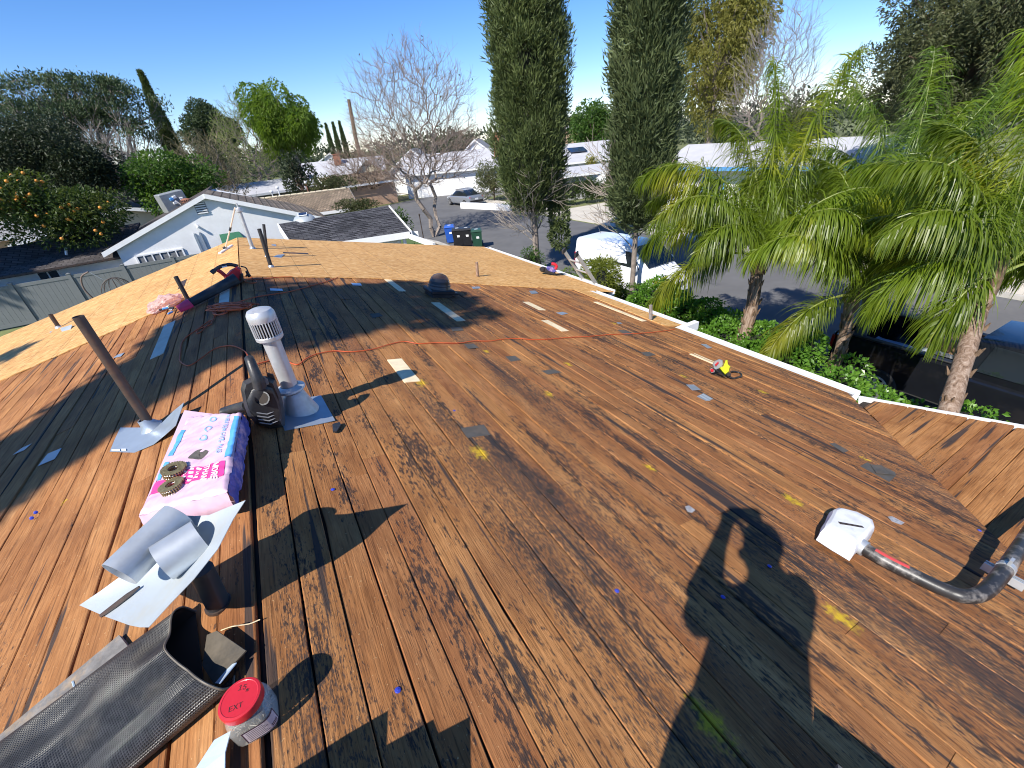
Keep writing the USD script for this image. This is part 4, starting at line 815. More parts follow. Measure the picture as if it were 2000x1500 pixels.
t.part('sticker', sheet(st), paint('red_sticker', (.62, .07, .06), rough=.45, vary=.12, scale=60), world=True)
a0, a1 = RP(1914, 1110, .03), RP(2000, 1150, .05); d = (a1 - a0); fr = frame((a0 + a1) / 2, d, N_RIGHT); L = np.linalg.norm(d)
ch = cat(box(L, .041, .003, (0, 0, 0)), box(L, .003, .04, (0, -.019, .02)), box(L, .003, .04, (0, .019, .02)), box(L, .012, .003, (0, -.014, .041)), box(L, .012, .003, (0, .014, .041))); ch.apply_transform(fr)
t.part('strut_channel', ch, GALV, world=True)
q = path[int(np.argmin(np.linalg.norm(path - RP(1962, 1112, .15), axis=1)))]; d = path[-12] - path[-20]; d /= np.linalg.norm(d)
t.part('pipe_clamp', cat(tube([q - d * .016, q + d * .016], .0365, 18), moved(box(.03, .012, .05), q + UP * .045)), GALV, world=True)

# ---- flat scraps lying about
def scrap(pts, m, label, name='felt_scrap', cat_='roofing scrap', grp=None, h=.005, th=.0025, P=None):
    q = [(P or SP)(x, y, h) for x, y in pts]; single(name, plate(q, th), m, label, cat_, group=grp)
for pts, lab in (([(900, 836), (945, 829), (958, 849), (913, 855)], 'dark felt square on the sunlit planks by the yellow mark'), ([(987, 696), (1006, 695), (1018, 703), (998, 706)], 'dark felt square on the planks below the orange cord'), ([(906, 672), (925, 671), (935, 679), (915, 681)], 'dark felt square touching the orange cord'),
                 ([(880, 640), (900, 638), (906, 645), (884, 647)], 'small dark felt square above the orange cord in light shade'), ([(1058, 724), (1082, 721), (1097, 727), (1070, 731)], 'dark felt square near the middle of the planks'), ([(1252, 688), (1268, 687), (1281, 693), (1263, 696)], 'dark felt square on the planks toward the eave'), ([(1206, 644), (1222, 645), (1240, 652), (1222, 655)], 'dark felt square where the cord nears the eave'),
                 ([(722, 613), (740, 611), (748, 617), (728, 621)], 'black felt curl in the tree shade'), ([(1620, 866), (1630, 865), (1658, 880), (1648, 884)], 'narrow dark felt strip near the valley on the right')):
    scrap(pts, FELT, lab)
t = Thing('felt_scrap', 'large folded dark felt scrap on the right planks', 'roofing scrap', RP(1715, 920))
t.part('lower_sheet', plate([RP(1680, 910, .004), RP(1694, 903, .004), RP(1750, 929, .004), RP(1737, 941, .004)], .0025), FELT, world=True)
t.part('folded_flap', sheet([[RP(1700, 907, .008), RP(1712, 924, .012)], [RP(1720, 908, .02), RP(1737, 926, .018)], [RP(1748, 922, .010), RP(1750, 928, .008)]], .0025), FELT, world=True)
for pts, lab in (([(921, 560), (936, 559.5), (939, 563), (924, 564)], 'grey tin shingle beside the dome vent'), ([(1033, 568), (1045, 567.5), (1052, 572.5), (1038, 574)], 'grey tin shingle near the strand board edge toward the eave'), ([(1086, 610.5), (1099, 609), (1110, 612), (1097, 615)], 'bright tin shingle on the planks between the new boards'), ([(1340, 751), (1355, 751), (1369, 761), (1352, 762)], 'larger grey tin shingle near the circular saw'),
                 ([(1369, 671.5), (1379, 672), (1391, 679.5), (1382, 680)], 'grey tin shingle close to the gutter'), ([(1204, 629), (1212, 629.5), (1216, 632), (1207, 632.5)], 'small grey tin shingle by the grey stub')):
    scrap(pts, LEAD, lab, 'tin_shingle', 'tin shingle')
t = Thing('tin_shingle', 'grey tin shingle with two pale stripes below the circular saw', 'tin shingle', RP(1377, 775))
t.part('sheet', plate([RP(1361, 774, .005), RP(1374, 768, .005), RP(1393, 779, .005), RP(1380, 783, .005)], .002), LEAD, world=True)
t.part('stripe', plate([RP(1366, 772, .007), RP(1369, 771, .007), RP(1388, 782, .007), RP(1384, 782.5, .007)], .002), GALV_LIGHT, world=True); t.part('stripe', plate([RP(1371, 769.5, .007), RP(1373.5, 769, .007), RP(1392, 779, .007), RP(1389, 780, .007)], .002), GALV_LIGHT, world=True)
for pts, lab in (([(74, 910), (93, 886), (120, 875), (107, 896)], 'blue shining tin shingle on the left planks in sun'), ([(25, 888), (42, 875), (62, 866), (47, 879)], 'dull grey tin shingle on the left planks in shade'), ([(221, 699), (229, 693), (243, 688.5), (236, 696)], 'pale tin shingle on the left beside the tall brown pipe')): scrap(pts, LEAD, lab, 'tin_shingle', 'tin shingle', P=LP)
for pts, lab in (([(527, 563), (551, 564), (553, 568), (528, 567)], 'blue tin strip on the shaded planks near the red blower'), ([(686, 552.5), (704, 553), (707, 557.5), (689, 557)], 'blue tin strip at the strand board edge')): scrap(pts, PALEBLUE, lab, 'tin_shingle', 'tin shingle')
SILVERTAPE = paint('silver_scrap', (.48, .46, .45), rough=.5, metal=.4, vary=.35, scale=60)
for pts, lab in (([(1338, 989), (1346, 987), (1358, 996), (1352, 1001), (1343, 999)], "silver scrap beside the photographer's shadow"), ([(1734, 1009), (1742, 1008), (1767, 1021), (1760, 1025), (1742, 1018)], 'silver smear of metal scrap right of the white weatherhead')): scrap(pts, SILVERTAPE, lab, 'metal_scrap', 'metal scrap')
scrap([(649, 828), (663, 824), (666, 829), (657, 842), (650, 842)], BLACKPLASTIC, 'curled black felt bit by the vent flashing corner', h=.02, th=.012)
single('loose_thread', tube(smooth_line([LP(432, 1231, .006), RP(452, 1224, .006), RP(470, 1221, .008), RP(488, 1218, .006), RP(508, 1210, .012)], 6), .0022, 5), NEWWOOD, 'pale twisted string lying across the ridge gap above the jar', 'string')
for px, py, lab in ((650, 956, 'blue cap nail in the sun above the shadow point'), (777, 1348, 'blue cap nail nearest the camera on the sunlit planks'), (1205, 1154, "blue cap nail left of the photographer's shadow"), (1412, 1166, "blue cap nail inside the photographer's shadow"), (887, 802, 'blue cap nail uphill of the felt square by the yellow mark'), (1503, 1106, "blue cap nail on the edge of the photographer's shadow"), (64, 1014, 'blue cap nail lying on its edge on the left planks'), (72, 1003, 'second blue cap nail on its edge on the left planks'), (1913, 1036, 'blue cap nail at the valley on the right')):
    o = SP(px, py, .003); fr = roof_frame(o, (1, 0, 0)) if px > 100 else frame(o + UP * .01, (1, .4, 0), (.2, -.9, .5))
    c = lathe([(.0105, 0), (.0105, .0015), (.008, .003), (.004, .0035), (.003, .005), (0, .0052)], 14); c.apply_transform(fr); single('cap_nail', c, BLUEPLASTIC, lab, 'cap nail')

# ---- stacks at the photographer's feet, below the picture: their shadows reach into it
def lift(px, py, s): return RP(px, py) + SUN * s
pts = np.array([lift(x, y, .50) for x, y in ((500, 1545), (690, 1425), (762, 1384), (760, 1450), (852, 1400), (862, 1426), (921, 1396), (926, 1560), (900, 1700), (560, 1720))])
low = np.c_[pts[:, :2], [roof_z(x) + .01 for x in pts[:, 0]]]
def stack(p0, p1):
    k = len(p0); tri = ears(p1[:, :2]); f = tri.tolist() + (tri[:, ::-1] + k).tolist()
    for i in range(k): j = (i + 1) % k; f += [(i, k + i, k + j), (i, k + j, j)]
    m = trimesh.Trimesh(np.vstack([p1, p0]), f, process=False); m.fix_normals(); return m
SHINGLE = paint('loose_shingle', (.09, .088, .09), rough=.9, vary=.35, scale=60, bump=.4, bscale=250)
def shingle_stack(label, low, pts, k=7):
    c = pts.mean(0); t = Thing('shingle_stack', label, 'shingle stack', (c[0], c[1], low[:, 2].min())); rg = np.random.default_rng(17)
    for i in range(k):
        j = np.array([*rg.uniform(-.012, .012, 2), 0]) * (i < k - 1); a_, b_ = low + (pts - low) * (i / k), low + (pts - low) * ((i + .9) / k); t.part('shingle', stack(a_ + j, b_ + j), SHINGLE, world=True)
shingle_stack('stack of loose shingles below the jar, outside the picture', low, pts)
pts = np.array([lift(x, y, .42) for x, y in ((1590, 1375), (1770, 1512), (1900, 1640), (1640, 1760), (1606, 1560))]); low = np.c_[pts[:, :2], [roof_z(x) + .01 for x in pts[:, 0]]]
shingle_stack("shingle stack by the photographer's right foot, outside the picture", low, pts, 5)
# ================================================================== plants
def leaves(rg, C, D, L, W, droop=0.0):
    """One leaf (a folded rhombus) at each point of C pointing along D."""
    n = len(C); D = D / np.maximum(np.linalg.norm(D, axis=1, keepdims=True), 1e-9); S = np.cross(D, rg.normal(0, 1, (n, 3))); S /= np.maximum(np.linalg.norm(S, axis=1, keepdims=True), 1e-9)
    L = np.broadcast_to(L, (n,))[:, None]; W = np.broadcast_to(W, (n,))[:, None]
    m = C + D * L * .5; m2 = np.cross(S, D) * W * .18
    v = np.stack([C, m + S * W * .5 + m2, C + D * L - UP * droop * L, m - S * W * .5 + m2], 1).reshape(-1, 3); k = np.arange(n)[:, None] * 4
    f = np.concatenate([k + np.array([[0, 1, 2]]), k + np.array([[0, 2, 3]])]); return trimesh.Trimesh(v, f, process=False)
def on_ball(rg, n): d = rg.normal(0, 1, (n, 3)); return d / np.linalg.norm(d, axis=1, keepdims=True)
def clump_points(rg, clumps, per, inner=.55):
    """Points and outward directions spread through the outer part of the clumps [(centre, radii)]; per: leaves per square metre of clump surface"""
    P, N = [], []
    for c, r in clumps:
        r = np.broadcast_to(np.asarray(r, float), (3,)); n = max(8, int(per * 4 * PI * np.mean(r) ** 2)); d = on_ball(rg, n); k = inner + (1 - inner) * rg.random((n, 1)) ** .5
        k = k * (1 + .35 * (meshkit.noise(d * 2.3 + np.asarray(c)) - .5)[:, None]); P.append(np.asarray(c) + d * r * k); N.append(d)
    return np.vstack(P), np.vstack(N)
def sticks(A, B, ra, rb, n=4):
    k = len(A); d = B - A; d = d / np.maximum(np.linalg.norm(d, axis=1, keepdims=True), 1e-9); ref = np.where(np.abs(d[:, 2:3]) < .9, [[0, 0, 1.0]], [[1.0, 0, 0]]); u = np.cross(d, ref); u /= np.linalg.norm(u, axis=1, keepdims=True); w = np.cross(d, u)
    a = np.arange(n) * 2 * PI / n; ring = np.cos(a)[None, :, None] * u[:, None] + np.sin(a)[None, :, None] * w[:, None]
    v = np.concatenate([A[:, None] + ring * np.asarray(ra)[:, None, None], B[:, None] + ring * np.asarray(rb)[:, None, None]], 1).reshape(-1, 3)
    i = np.arange(n); j = (i + 1) % n; q = np.concatenate([np.stack([i, j, j + n], 1), np.stack([i, j + n, i + n], 1)]); f = (np.arange(k)[:, None, None] * 2 * n + q[None]).reshape(-1, 3)
    return trimesh.Trimesh(v, f, process=False)
def skeleton(rg, base, d0, L0, r0, levels=5, kids=3, spread=.7, shrink=.68, up=.25, thin=.55, wob=.18, start=.35, sub=3, rmin=.006):
    """Branches level by level: lists of segments (A, B, ra, rb), one entry per level, and the tips with their directions."""
    P = np.array([base], float); D = np.array([d0], float); L = np.array([L0], float); R = np.array([r0], float); out = []
    for lv in range(levels):
        n = len(P); nodes, dirs = [P], []; d = D / np.linalg.norm(D, axis=1, keepdims=True); p = P; SA, SB, RA, RB = [], [], [], []
        for s in range(sub):
            d = d + rg.normal(0, wob, (n, 3)) + np.array([0, 0, up * .25 if lv else 0]); d /= np.linalg.norm(d, axis=1, keepdims=True); q = p + d * (L / sub)[:, None]
            SA.append(p); SB.append(q); RA.append(np.maximum(R * (1 - (1 - thin) * s / sub), rmin)); RB.append(np.maximum(R * (1 - (1 - thin) * (s + 1) / sub), rmin * .8)); nodes.append(q); dirs.append(d); p = q
        out.append((np.vstack(SA), np.vstack(SB), np.concatenate(RA), np.concatenate(RB)))
        if lv == levels - 1: return out, p, d
        t = np.sort(start + (1 - start) * rg.random((n, kids)), 1); t[:, -1] = 1.0; seg = np.minimum((t * sub).astype(int), sub - 1); fr_ = t * sub - seg
        N = np.stack(nodes, 1); DD = np.stack(dirs, 1); i = np.arange(n)[:, None]
        NP = N[i, seg] * (1 - fr_[..., None]) + N[i, seg + 1] * fr_[..., None]; ND = DD[i, seg]
        side = np.cross(ND, on_ball(rg, n * kids).reshape(n, kids, 3)); side /= np.maximum(np.linalg.norm(side, axis=2, keepdims=True), 1e-9)
        sp = spread * (.6 + .8 * rg.random((n, kids, 1))); sp[:, -1] *= .45
        ND = ND * np.cos(sp) + side * np.sin(sp) + np.array([0, 0, up]) * .5
        P = NP.reshape(-1, 3); D = ND.reshape(-1, 3); L = (L[:, None] * shrink * (.75 + .5 * rg.random((n, kids)))).reshape(-1); R = np.maximum((R[:, None] * (thin + .05) * (.55 + .5 * (1 - t))).reshape(-1), rmin); R = R.reshape(n, kids); R[:, -1] = np.maximum(R[:, -1] * 1.25, rmin); R = R.reshape(-1)
BARK = paint('brown_bark', (.13, .085, .055), rough=.85, vary=.35, scale=8, bump=.5, bscale=30)
GREYBARK = paint('grey_bark', (.22, .18, .15), rough=.85, vary=.3, scale=9, bump=.5, bscale=30)
TWIG = paint('pale_twig', (.235, .165, .125), rough=.85, vary=.25, scale=3, bump=0)
TWIG2 = paint('brown_twig', (.20, .14, .10), rough=.85, vary=.25, scale=3, bump=0)
DEADTWIG = paint('grey_dead_twig', (.29, .245, .20), rough=.9, vary=.25, scale=5, bump=0)
def scale_at(P): return float((np.asarray(P) - CAM) @ FW) / F_PX
def crown(cx, cy, rx, ry, D):
    c = FAR(cx, cy, D); s = scale_at(c); return c, rx * s, ry * s
def broadleaf(name, label, cx, cy, rx, ry, D, m, bark=BARK, seed=1, n=14, per=14, L=.3, W=.16, depth=.9, cr=.48, flat=1.0, group=None, sub=None, droop=.1, limbs=True):
    """A tree with trunk and limbs and a crown of leaf clumps filling the ellipse seen at (cx, cy)."""
    rg = np.random.default_rng(seed); c, ax, az = crown(cx, cy, rx, ry, D); base = np.array([c[0], c[1], 0.0]); cl = []
    hx = CR.copy(); hx[2] = 0; hx /= np.linalg.norm(hx); hy = np.cross(UP, hx)
    for k in range(n):
        d = on_ball(rg, 1)[0]; q = .35 + .45 * rg.random(); o = hx * d[0] * ax * q * 1.0 + hy * d[1] * ax * depth * q + UP * d[2] * az * q
        cl.append((c + o, np.array([ax, ax, az * flat]) * cr * (.65 + .6 * rg.random())))
    t = Thing(name, label, 'tree' if 'shrub' not in name and 'bush' not in name else 'shrub', base, group=group)
    P, N = clump_points(rg, cl, per); P[:, 2] = np.maximum(P[:, 2], .15)
    t.part('crown', leaves(rg, P, N * .7 + rg.normal(0, .6, P.shape) + UP * .15, L * (.7 + .6 * rg.random(len(P))), W, droop), m, world=True)
    h = c[2]; r0 = max(.05, .035 * h); segs = [tube([base, base + UP * h * .35 + hx * .02 * h, c - UP * az * .3], [r0 * 1.3, r0, r0 * .7], 8)]
    if limbs:
        for q, r in cl: segs.append(tube(smooth_line([c - UP * az * .55, (c + q) / 2 - UP * az * .15, q], 3), np.linspace(r0 * .55, r0 * .12, 7), 5))
    t.part('trunk', cat(*segs), bark, world=True)
    return t, cl
def colony(rg, H, W, n, trunks=1, low=.28, rmin=.006, r0=.2, wide=.45, weight=.32, lean=.3, zc=.60, az=.41):
    """A branching skeleton that fills an ovoid crown: every point of the crown is joined to the node that reaches it most cheaply. Returns A, B, ra, rb and the tips with their directions."""
    N, par, path = [np.zeros(3)], [-1], [0.0]
    for k in range(trunks):
        a = 2 * PI * k / trunks + rg.uniform(0, 1); d = np.array([math.cos(a), math.sin(a), 0]) * (lean if trunks > 1 else .05); last = 0
        for i in range(1, 6):
            q = UP * H * low * i / 5 + d * H * low * (i / 5) ** 1.2 + rg.normal(0, .012 * H, 3) * np.array([1, 1, 0]); N.append(q); par.append(last); path.append(path[last] + np.linalg.norm(q - N[last])); last = len(N) - 1
    d = on_ball(rg, n); k = (.22 + .78 * rg.random((n, 1)) ** .55) * (.82 + .36 * meshkit.noise(d * 1.8 + 5.0)[:, None]); d[:, 2] = np.where(d[:, 2] < 0, d[:, 2] * .85, d[:, 2])
    pts = d * k * np.array([W, W, az * H]) + UP * H * zc; pts = pts[np.argsort(np.linalg.norm(pts - UP * H * low, axis=1))]
    X = np.zeros((n * 3 + 40, 3)); L = np.zeros(n * 3 + 40); X[:len(N)] = N; L[:len(N)] = path; m = len(N); par = par + [0] * (n * 3 + 40)
    for p in pts:
        c = np.linalg.norm(X[1:m] - p, axis=1) + weight * L[1:m] + 2.0 * np.maximum(X[1:m, 2] - p[2], 0) * wide; i = int(np.argmin(c)) + 1; e = p - X[i]; ln = np.linalg.norm(e)
        g = X[i] - X[par[i]]; g = g / max(np.linalg.norm(g), 1e-6); last = i
        for t in ((1 / 3, 2 / 3, 1.0) if ln > .35 else (1.0,)):
            q = X[i] + e * t + (g * ln * .30 * t * (1 - t) * 2 if t < 1 else 0) + (rg.normal(0, .04 * ln, 3) if t < 1 else 0); X[m] = q; par[m] = last; L[m] = L[last] + np.linalg.norm(q - X[last]); last = m; m += 1
    par = np.array(par[:m]); X = X[:m]; cnt = np.zeros(m)
    kids = np.bincount(par[1:], minlength=m); cnt[kids == 0] = 1
    for i in range(m - 1, 0, -1): cnt[par[i]] += max(cnt[i], 1)
    r = np.minimum(rmin * np.maximum(cnt, 1) ** .47, r0); r = r * (r0 / max(r.max(), 1e-6)) ** np.clip((r - rmin) / max(r.max() - rmin, 1e-6), 0, 1)
    i = np.arange(1, m); d = X[i] - X[par[i]]; d /= np.maximum(np.linalg.norm(d, axis=1, keepdims=True), 1e-9)
    return X[par[i]], X[i], np.minimum(r[par[i]], r[i] * 1.6), r[i], d
def bare(name, label, base, top, width, seed, m=TWIG, bark=GREYBARK, trunks=1, r0=.16, group=None, leaf_m=None, per=0, rmin=.006, cat_='tree', n=900, twigs=2, tl=.75, low=.28, zc=.60, az=.41, **kw):
    """A leafless tree of given height and half width: trunk and limbs, then twigs."""
    rg = np.random.default_rng(seed); base = np.asarray(base, float); H = top - base[2]; t = Thing(name, label, cat_, base, group=group)
    A, B, ra, rb, d = colony(rg, H, width, n, trunks, low, rmin, r0, zc=zc, az=az); A = A + base; B = B + base
    t.part('trunk', sticks(A, B, ra, rb, 5), bark, world=True, smooth=50)
    thin = rb < rmin * 3.2; q = np.repeat(B[thin], twigs, 0); e = np.repeat(d[thin], twigs, 0); k = len(q); ctr = base + UP * H * .45; o = q - ctr; o /= np.linalg.norm(o, axis=1, keepdims=True)
    SA, SB, RA, RB = [], [], [], []
    def spray(P, D, ln, r, side):
        D = D / np.linalg.norm(D, axis=1, keepdims=True); ln = ln[:, None]; M = P + D * ln * .5; D2 = D + rg.normal(0, .22, D.shape) + UP * .06; D2 /= np.linalg.norm(D2, axis=1, keepdims=True); E = M + D2 * ln * .5
        SA.extend([P, M]); SB.extend([M, E]); RA.extend([np.full(len(P), r), np.full(len(P), r * .8)]); RB.extend([np.full(len(P), r * .8), np.full(len(P), r * .45)])
        if side:
            for _ in range(side): f_ = rg.random((len(P), 1)); spray(P + (M - P) * f_ + (E - M) * np.maximum(f_ - .4, 0), D + rg.normal(0, .55, D.shape), ln[:, 0] * .5, r * .7, 0)
    spray(q, e * .8 + o * .55 + UP * .25 + rg.normal(0, .42, (k, 3)), tl * (.5 + .9 * rg.random(k)), rmin * .9, 2)
    t.part('twigs', sticks(np.vstack(SA), np.vstack(SB), np.concatenate(RA), np.concatenate(RB), 3), m, world=True)
    if leaf_m is not None:
        P = np.vstack(SB); P = P[rg.random(len(P)) < per]; t.part('leaves', leaves(rg, P, rg.normal(0, 1, P.shape), .14, .07), leaf_m, world=True)
    return t, q
def cypress(name, label, base, H, r, seed, m, core_m, n=26000, z0=.0, L=.30, W=.085, profile=None, lump=.55, group=None, dead=False, wob=1.0, clump=0):
    """A columnar tree: dark heart, thousands of upright sprays in lumps, trunk."""
    rg = np.random.default_rng(seed); t = Thing(name, label, 'tree', base, group=group); base = np.asarray(base, float)
    prof = profile or (lambda s: np.interp(s, [0, .06, .2, .45, .75, .93, 1.0], [.25, .72, .95, 1.0, .86, .45, .04]))
    ang, s = rg.random(n) * 2 * PI, rg.random(n); z = z0 + (H - z0) * s
    q = np.stack([np.cos(ang) * r, np.sin(ang) * r, z], 1)
    lumps = meshkit.noise(q * np.array([1.5, 1.5, .75]) / max(r, .5) * 1.3 + seed * 3.1) * .6 + meshkit.noise(q * np.array([3.4, 3.4, 1.5]) / max(r, .5) * 1.3 + seed) * .4
    rad = r * prof(s) * (1 + wob * (lump * 1.6 * (lumps - .55))) * (.80 + .22 * rg.random(n))
    P = base + np.stack([np.cos(ang) * rad, np.sin(ang) * rad, z], 1); out = np.stack([np.cos(ang), np.sin(ang), 0 * ang], 1)
    lean = rg.normal(0, 1, (n, 3)) * .34
    keep = lumps > .30
    if clump:      # sprays gathered in tufts, darker hollows between them
        k = np.repeat(np.arange(n)[keep], clump); o = np.clip(rg.normal(0, 1, (len(k), 3)), -1.7, 1.7) * np.array([.115, .115, .21]) * (.7 + .6 * rg.random(n))[k][:, None]
        P = P[k] + o; out = out[k] * .6 + o * 3.0; lean = rg.normal(0, 1, (len(k), 3)) * .36; n = len(k); keep = np.ones(n, bool)
    t.part('crown', leaves(rg, P[keep], (UP * .85 + out * .55 + lean)[keep], (L * (.6 + .8 * rg.random(n)))[keep], W), m, world=True)
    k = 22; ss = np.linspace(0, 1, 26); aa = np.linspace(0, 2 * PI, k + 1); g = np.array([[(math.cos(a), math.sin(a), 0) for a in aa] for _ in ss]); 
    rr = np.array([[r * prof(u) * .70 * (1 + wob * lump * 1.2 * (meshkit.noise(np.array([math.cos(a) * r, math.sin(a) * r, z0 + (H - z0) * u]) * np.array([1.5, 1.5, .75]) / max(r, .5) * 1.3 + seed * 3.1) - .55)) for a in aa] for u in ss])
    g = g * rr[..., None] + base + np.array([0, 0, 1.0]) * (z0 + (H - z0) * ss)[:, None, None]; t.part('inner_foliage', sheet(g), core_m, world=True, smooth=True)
    t.part('trunk', tube([base, base + UP * (z0 + .5), base + UP * H * .5], [r * .12, r * .095, r * .05], 10), GREYBARK, world=True, smooth=50)
    return t
LEAF_CYP = leaf('cypress_sprays', (.085, .112, .036), (.24, .29, .095), trans=.18, scale=1.1)
LEAF_CYP2 = leaf('grey_cypress_sprays', (.085, .112, .044), (.24, .29, .12), trans=.18, scale=1.0)
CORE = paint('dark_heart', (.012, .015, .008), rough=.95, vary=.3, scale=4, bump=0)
LEAF_DARK = leaf('dark_leaves', (.026, .038, .016), (.080, .105, .038), trans=.15)
LEAF_OLIVE = leaf('olive_leaves', (.06, .07, .025), (.16, .16, .06), trans=.3)
LEAF_GREEN = leaf('fresh_leaves', (.055, .11, .018), (.19, .27, .045), trans=.4)
LEAF_HEDGE = leaf('hedge_leaves', (.10, .22, .025), (.34, .54, .08), trans=.35, rough=.35, scale=2.2, spec=.5)
LEAF_WILLOW = leaf('willow_leaves', (.13, .20, .03), (.27, .36, .07), trans=.5)
LEAF_YELLOW = leaf('yellow_green_leaves', (.17, .165, .035), (.36, .32, .09), trans=.35, scale=.5)
LEAF_CITRUS = leaf('citrus_leaves', (.05, .08, .015), (.24, .24, .045), trans=.3, scale=.8)
LEAF_PINE = leaf('pine_needles', (.05, .078, .03), (.145, .185, .075), trans=.15, scale=.6)
LEAF_PALM = leaf('palm_leaflets', (.14, .20, .015), (.58, .51, .05), trans=.5, rough=.38, scale=.9, tint=.22, spec=.5)
LEAF_PALMGREEN = leaf('palm_green_leaflets', (.11, .18, .018), (.40, .42, .05), trans=.38, rough=.38, scale=.9, tint=.15, spec=.5)
LEAF_GRASSY = leaf('ground_leaves', (.06, .085, .02), (.16, .18, .05), trans=.3)

# ---- the two tall cypresses by the kerb
b1 = GZ(1049, 530); b2 = GZ(1232, 600); zc1 = FAR(1025, 408, math.hypot(*(b1 - CAM)[:2]))[2]; zc2 = FAR(1225, 432, math.hypot(*(b2 - CAM)[:2]))[2]
s1 = scale_at(b1 + UP * 4); s2 = scale_at(b2 + UP * 4)
pr1 = lambda s: np.interp(s, [0, .05, .12, .3, .6, 1.0], [.45, .82, 1.0, 1.05, .92, .55])
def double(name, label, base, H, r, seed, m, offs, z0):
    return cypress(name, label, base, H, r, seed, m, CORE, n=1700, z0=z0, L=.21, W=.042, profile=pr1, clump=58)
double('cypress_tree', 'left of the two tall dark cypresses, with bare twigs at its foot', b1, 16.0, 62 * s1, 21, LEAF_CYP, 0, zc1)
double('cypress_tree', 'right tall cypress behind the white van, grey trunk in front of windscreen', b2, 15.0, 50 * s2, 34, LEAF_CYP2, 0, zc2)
for (b, s, sd, lab) in ((b1, s1, 5, 'tangle of dead grey branches round the foot of the left cypress'), (b2, s2, 8, 'dead grey branches spraying up the trunk of the right cypress')):
    rg = np.random.default_rng(sd); SA = []
    for k in range(26 if sd == 5 else 15):
        a = rg.uniform(0, 2 * PI); z = rg.uniform(1.0, 2.9) + (.9 if sd == 8 else 0); S, p, d = skeleton(rg, b + UP * z, np.array([math.cos(a) * .75, math.sin(a) * .75, .8]), .95, .028, 4, 3, .5, .74, .15, rmin=.008, wob=.12); SA += S
    t = Thing('dead_branches', lab, 'dead branches', b); t.part('twigs', sticks(*[np.concatenate([q[i] for q in SA]) for i in range(4)], 3), DEADTWIG, world=True)
rg = np.random.default_rng(3); c = FAR(1092, 440, math.hypot(*(b1 - CAM)[:2]))
P, N = clump_points(rg, [(c + UP * z, (.45, .45, .62)) for z in (-.5, .4, 1.3)], 260); t = Thing('cypress_bough', 'low hanging bough on the right side of the left cypress', 'bough', c)
t.part('foliage', leaves(rg, P, N * .5 + UP * .5 + rg.normal(0, .4, P.shape), .2, .06), LEAF_CYP, world=True); t.part('limb', tube([b1 + UP * 3.2, c + UP * 1.2, c], [.05, .035, .015], 6), GREYBARK, world=True)

# ---- palms along the hedge
def frond(rg, base, az, el, L, droop, leaf_l, n=70, width=.019, twist=0.0):
    """A feather frond: arching rib and drooping leaflets in several ranks."""
    d0 = np.array([math.cos(az) * math.cos(el), math.sin(az) * math.cos(el), math.sin(el)]); k = 15; s = np.linspace(0, 1, k); p = [np.asarray(base, float)]; d = d0.copy()
    for i in range(1, k):
        d = d + np.array([0, 0, -droop * (.35 + 1.3 * s[i]) / k * 1.6]); d /= np.linalg.norm(d); p.append(p[-1] + d * L / (k - 1))
    p = np.array(p); rib = tube(p, np.interp(s, [0, .25, 1], [.030, .017, .004]), 5)
    u = np.linspace(.20, .995, n); u = np.repeat(u, 2); sd = np.tile([1.0, -1.0], n); N = len(u)
    q = np.stack([np.interp(u, s, p[:, j]) for j in range(3)], 1); tg = np.gradient(p, axis=0); tg = np.stack([np.interp(u, s, tg[:, j]) for j in range(3)], 1); tg /= np.linalg.norm(tg, axis=1, keepdims=True)
    lat = np.cross(tg, UP); lat /= np.maximum(np.linalg.norm(lat, axis=1, keepdims=True), 1e-6); up = np.cross(lat, tg)
    plume = rg.normal(0, .7, N)[:, None]; ln = leaf_l * np.interp(u, [.2, .32, .65, 1.0], [.55, 1.0, .95, .45]) * (.8 + .4 * rg.random(N))
    dd = lat * sd[:, None] * (.8 + rg.normal(0, .22, (N, 1))) + tg * np.interp(u, [.2, 1], [.35, .95])[:, None] + up * (.35 + plume); dd /= np.linalg.norm(dd, axis=1, keepdims=True)
    W = np.cross(dd, up + rg.normal(0, .35, (N, 3))); W /= np.maximum(np.linalg.norm(W, axis=1, keepdims=True), 1e-6); pts = [q]; m = 5; x = dd.copy(); sag = (1.0 + 1.2 * rg.random(N))[:, None]
    for i in range(1, m):
        x = x + np.array([0, 0, -1.0]) * sag * .42; x /= np.linalg.norm(x, axis=1, keepdims=True); pts.append(pts[-1] + x * (ln / (m - 1))[:, None])
    wd = np.array([.5, 1.0, .95, .65, .08]) * width * .5; v = np.stack([np.stack([pts[i] - W * wd[i], pts[i] + W * wd[i]], 1) for i in range(m)], 1).reshape(N, -1, 3)
    ff = np.concatenate([[(2 * i, 2 * i + 1, 2 * i + 3), (2 * i, 2 * i + 3, 2 * i + 2)] for i in range(m - 1)]); f = (np.arange(N)[:, None, None] * 2 * m + ff[None]).reshape(-1, 3)
    return rib, trimesh.Trimesh(v.reshape(-1, 3), f, process=False)
def palm_bark(name, cols):
    n = {'g': ('geometry', {}), 'm': ('mapping', {'scale': (1, 1, .16)}), 'n': ('noise_texture', {'scale': 17.0, 'detail': 7.0, 'roughness': .7, 'distortion': .8}), 'r': ('rgb_ramp', {'ramp': list(zip((.3, .44, .56, .7), cols))}), 'n2': ('noise_texture', {'scale': 30.0, 'detail': 4.0}), 'b': ('bump', {'strength': .9, 'distance': .03}), 'p': ('principled_bsdf', {'roughness': .9, 'specular_ior_level': .2})}
    return mat(name, n, [('g.position', 'm.vector'), ('m.vector', 'n.vector'), ('n.fac', 'r.fac'), ('r.color', 'p.base_color'), ('n.fac', 'b.height'), ('b.normal', 'p.normal')], 'p.BSDF')
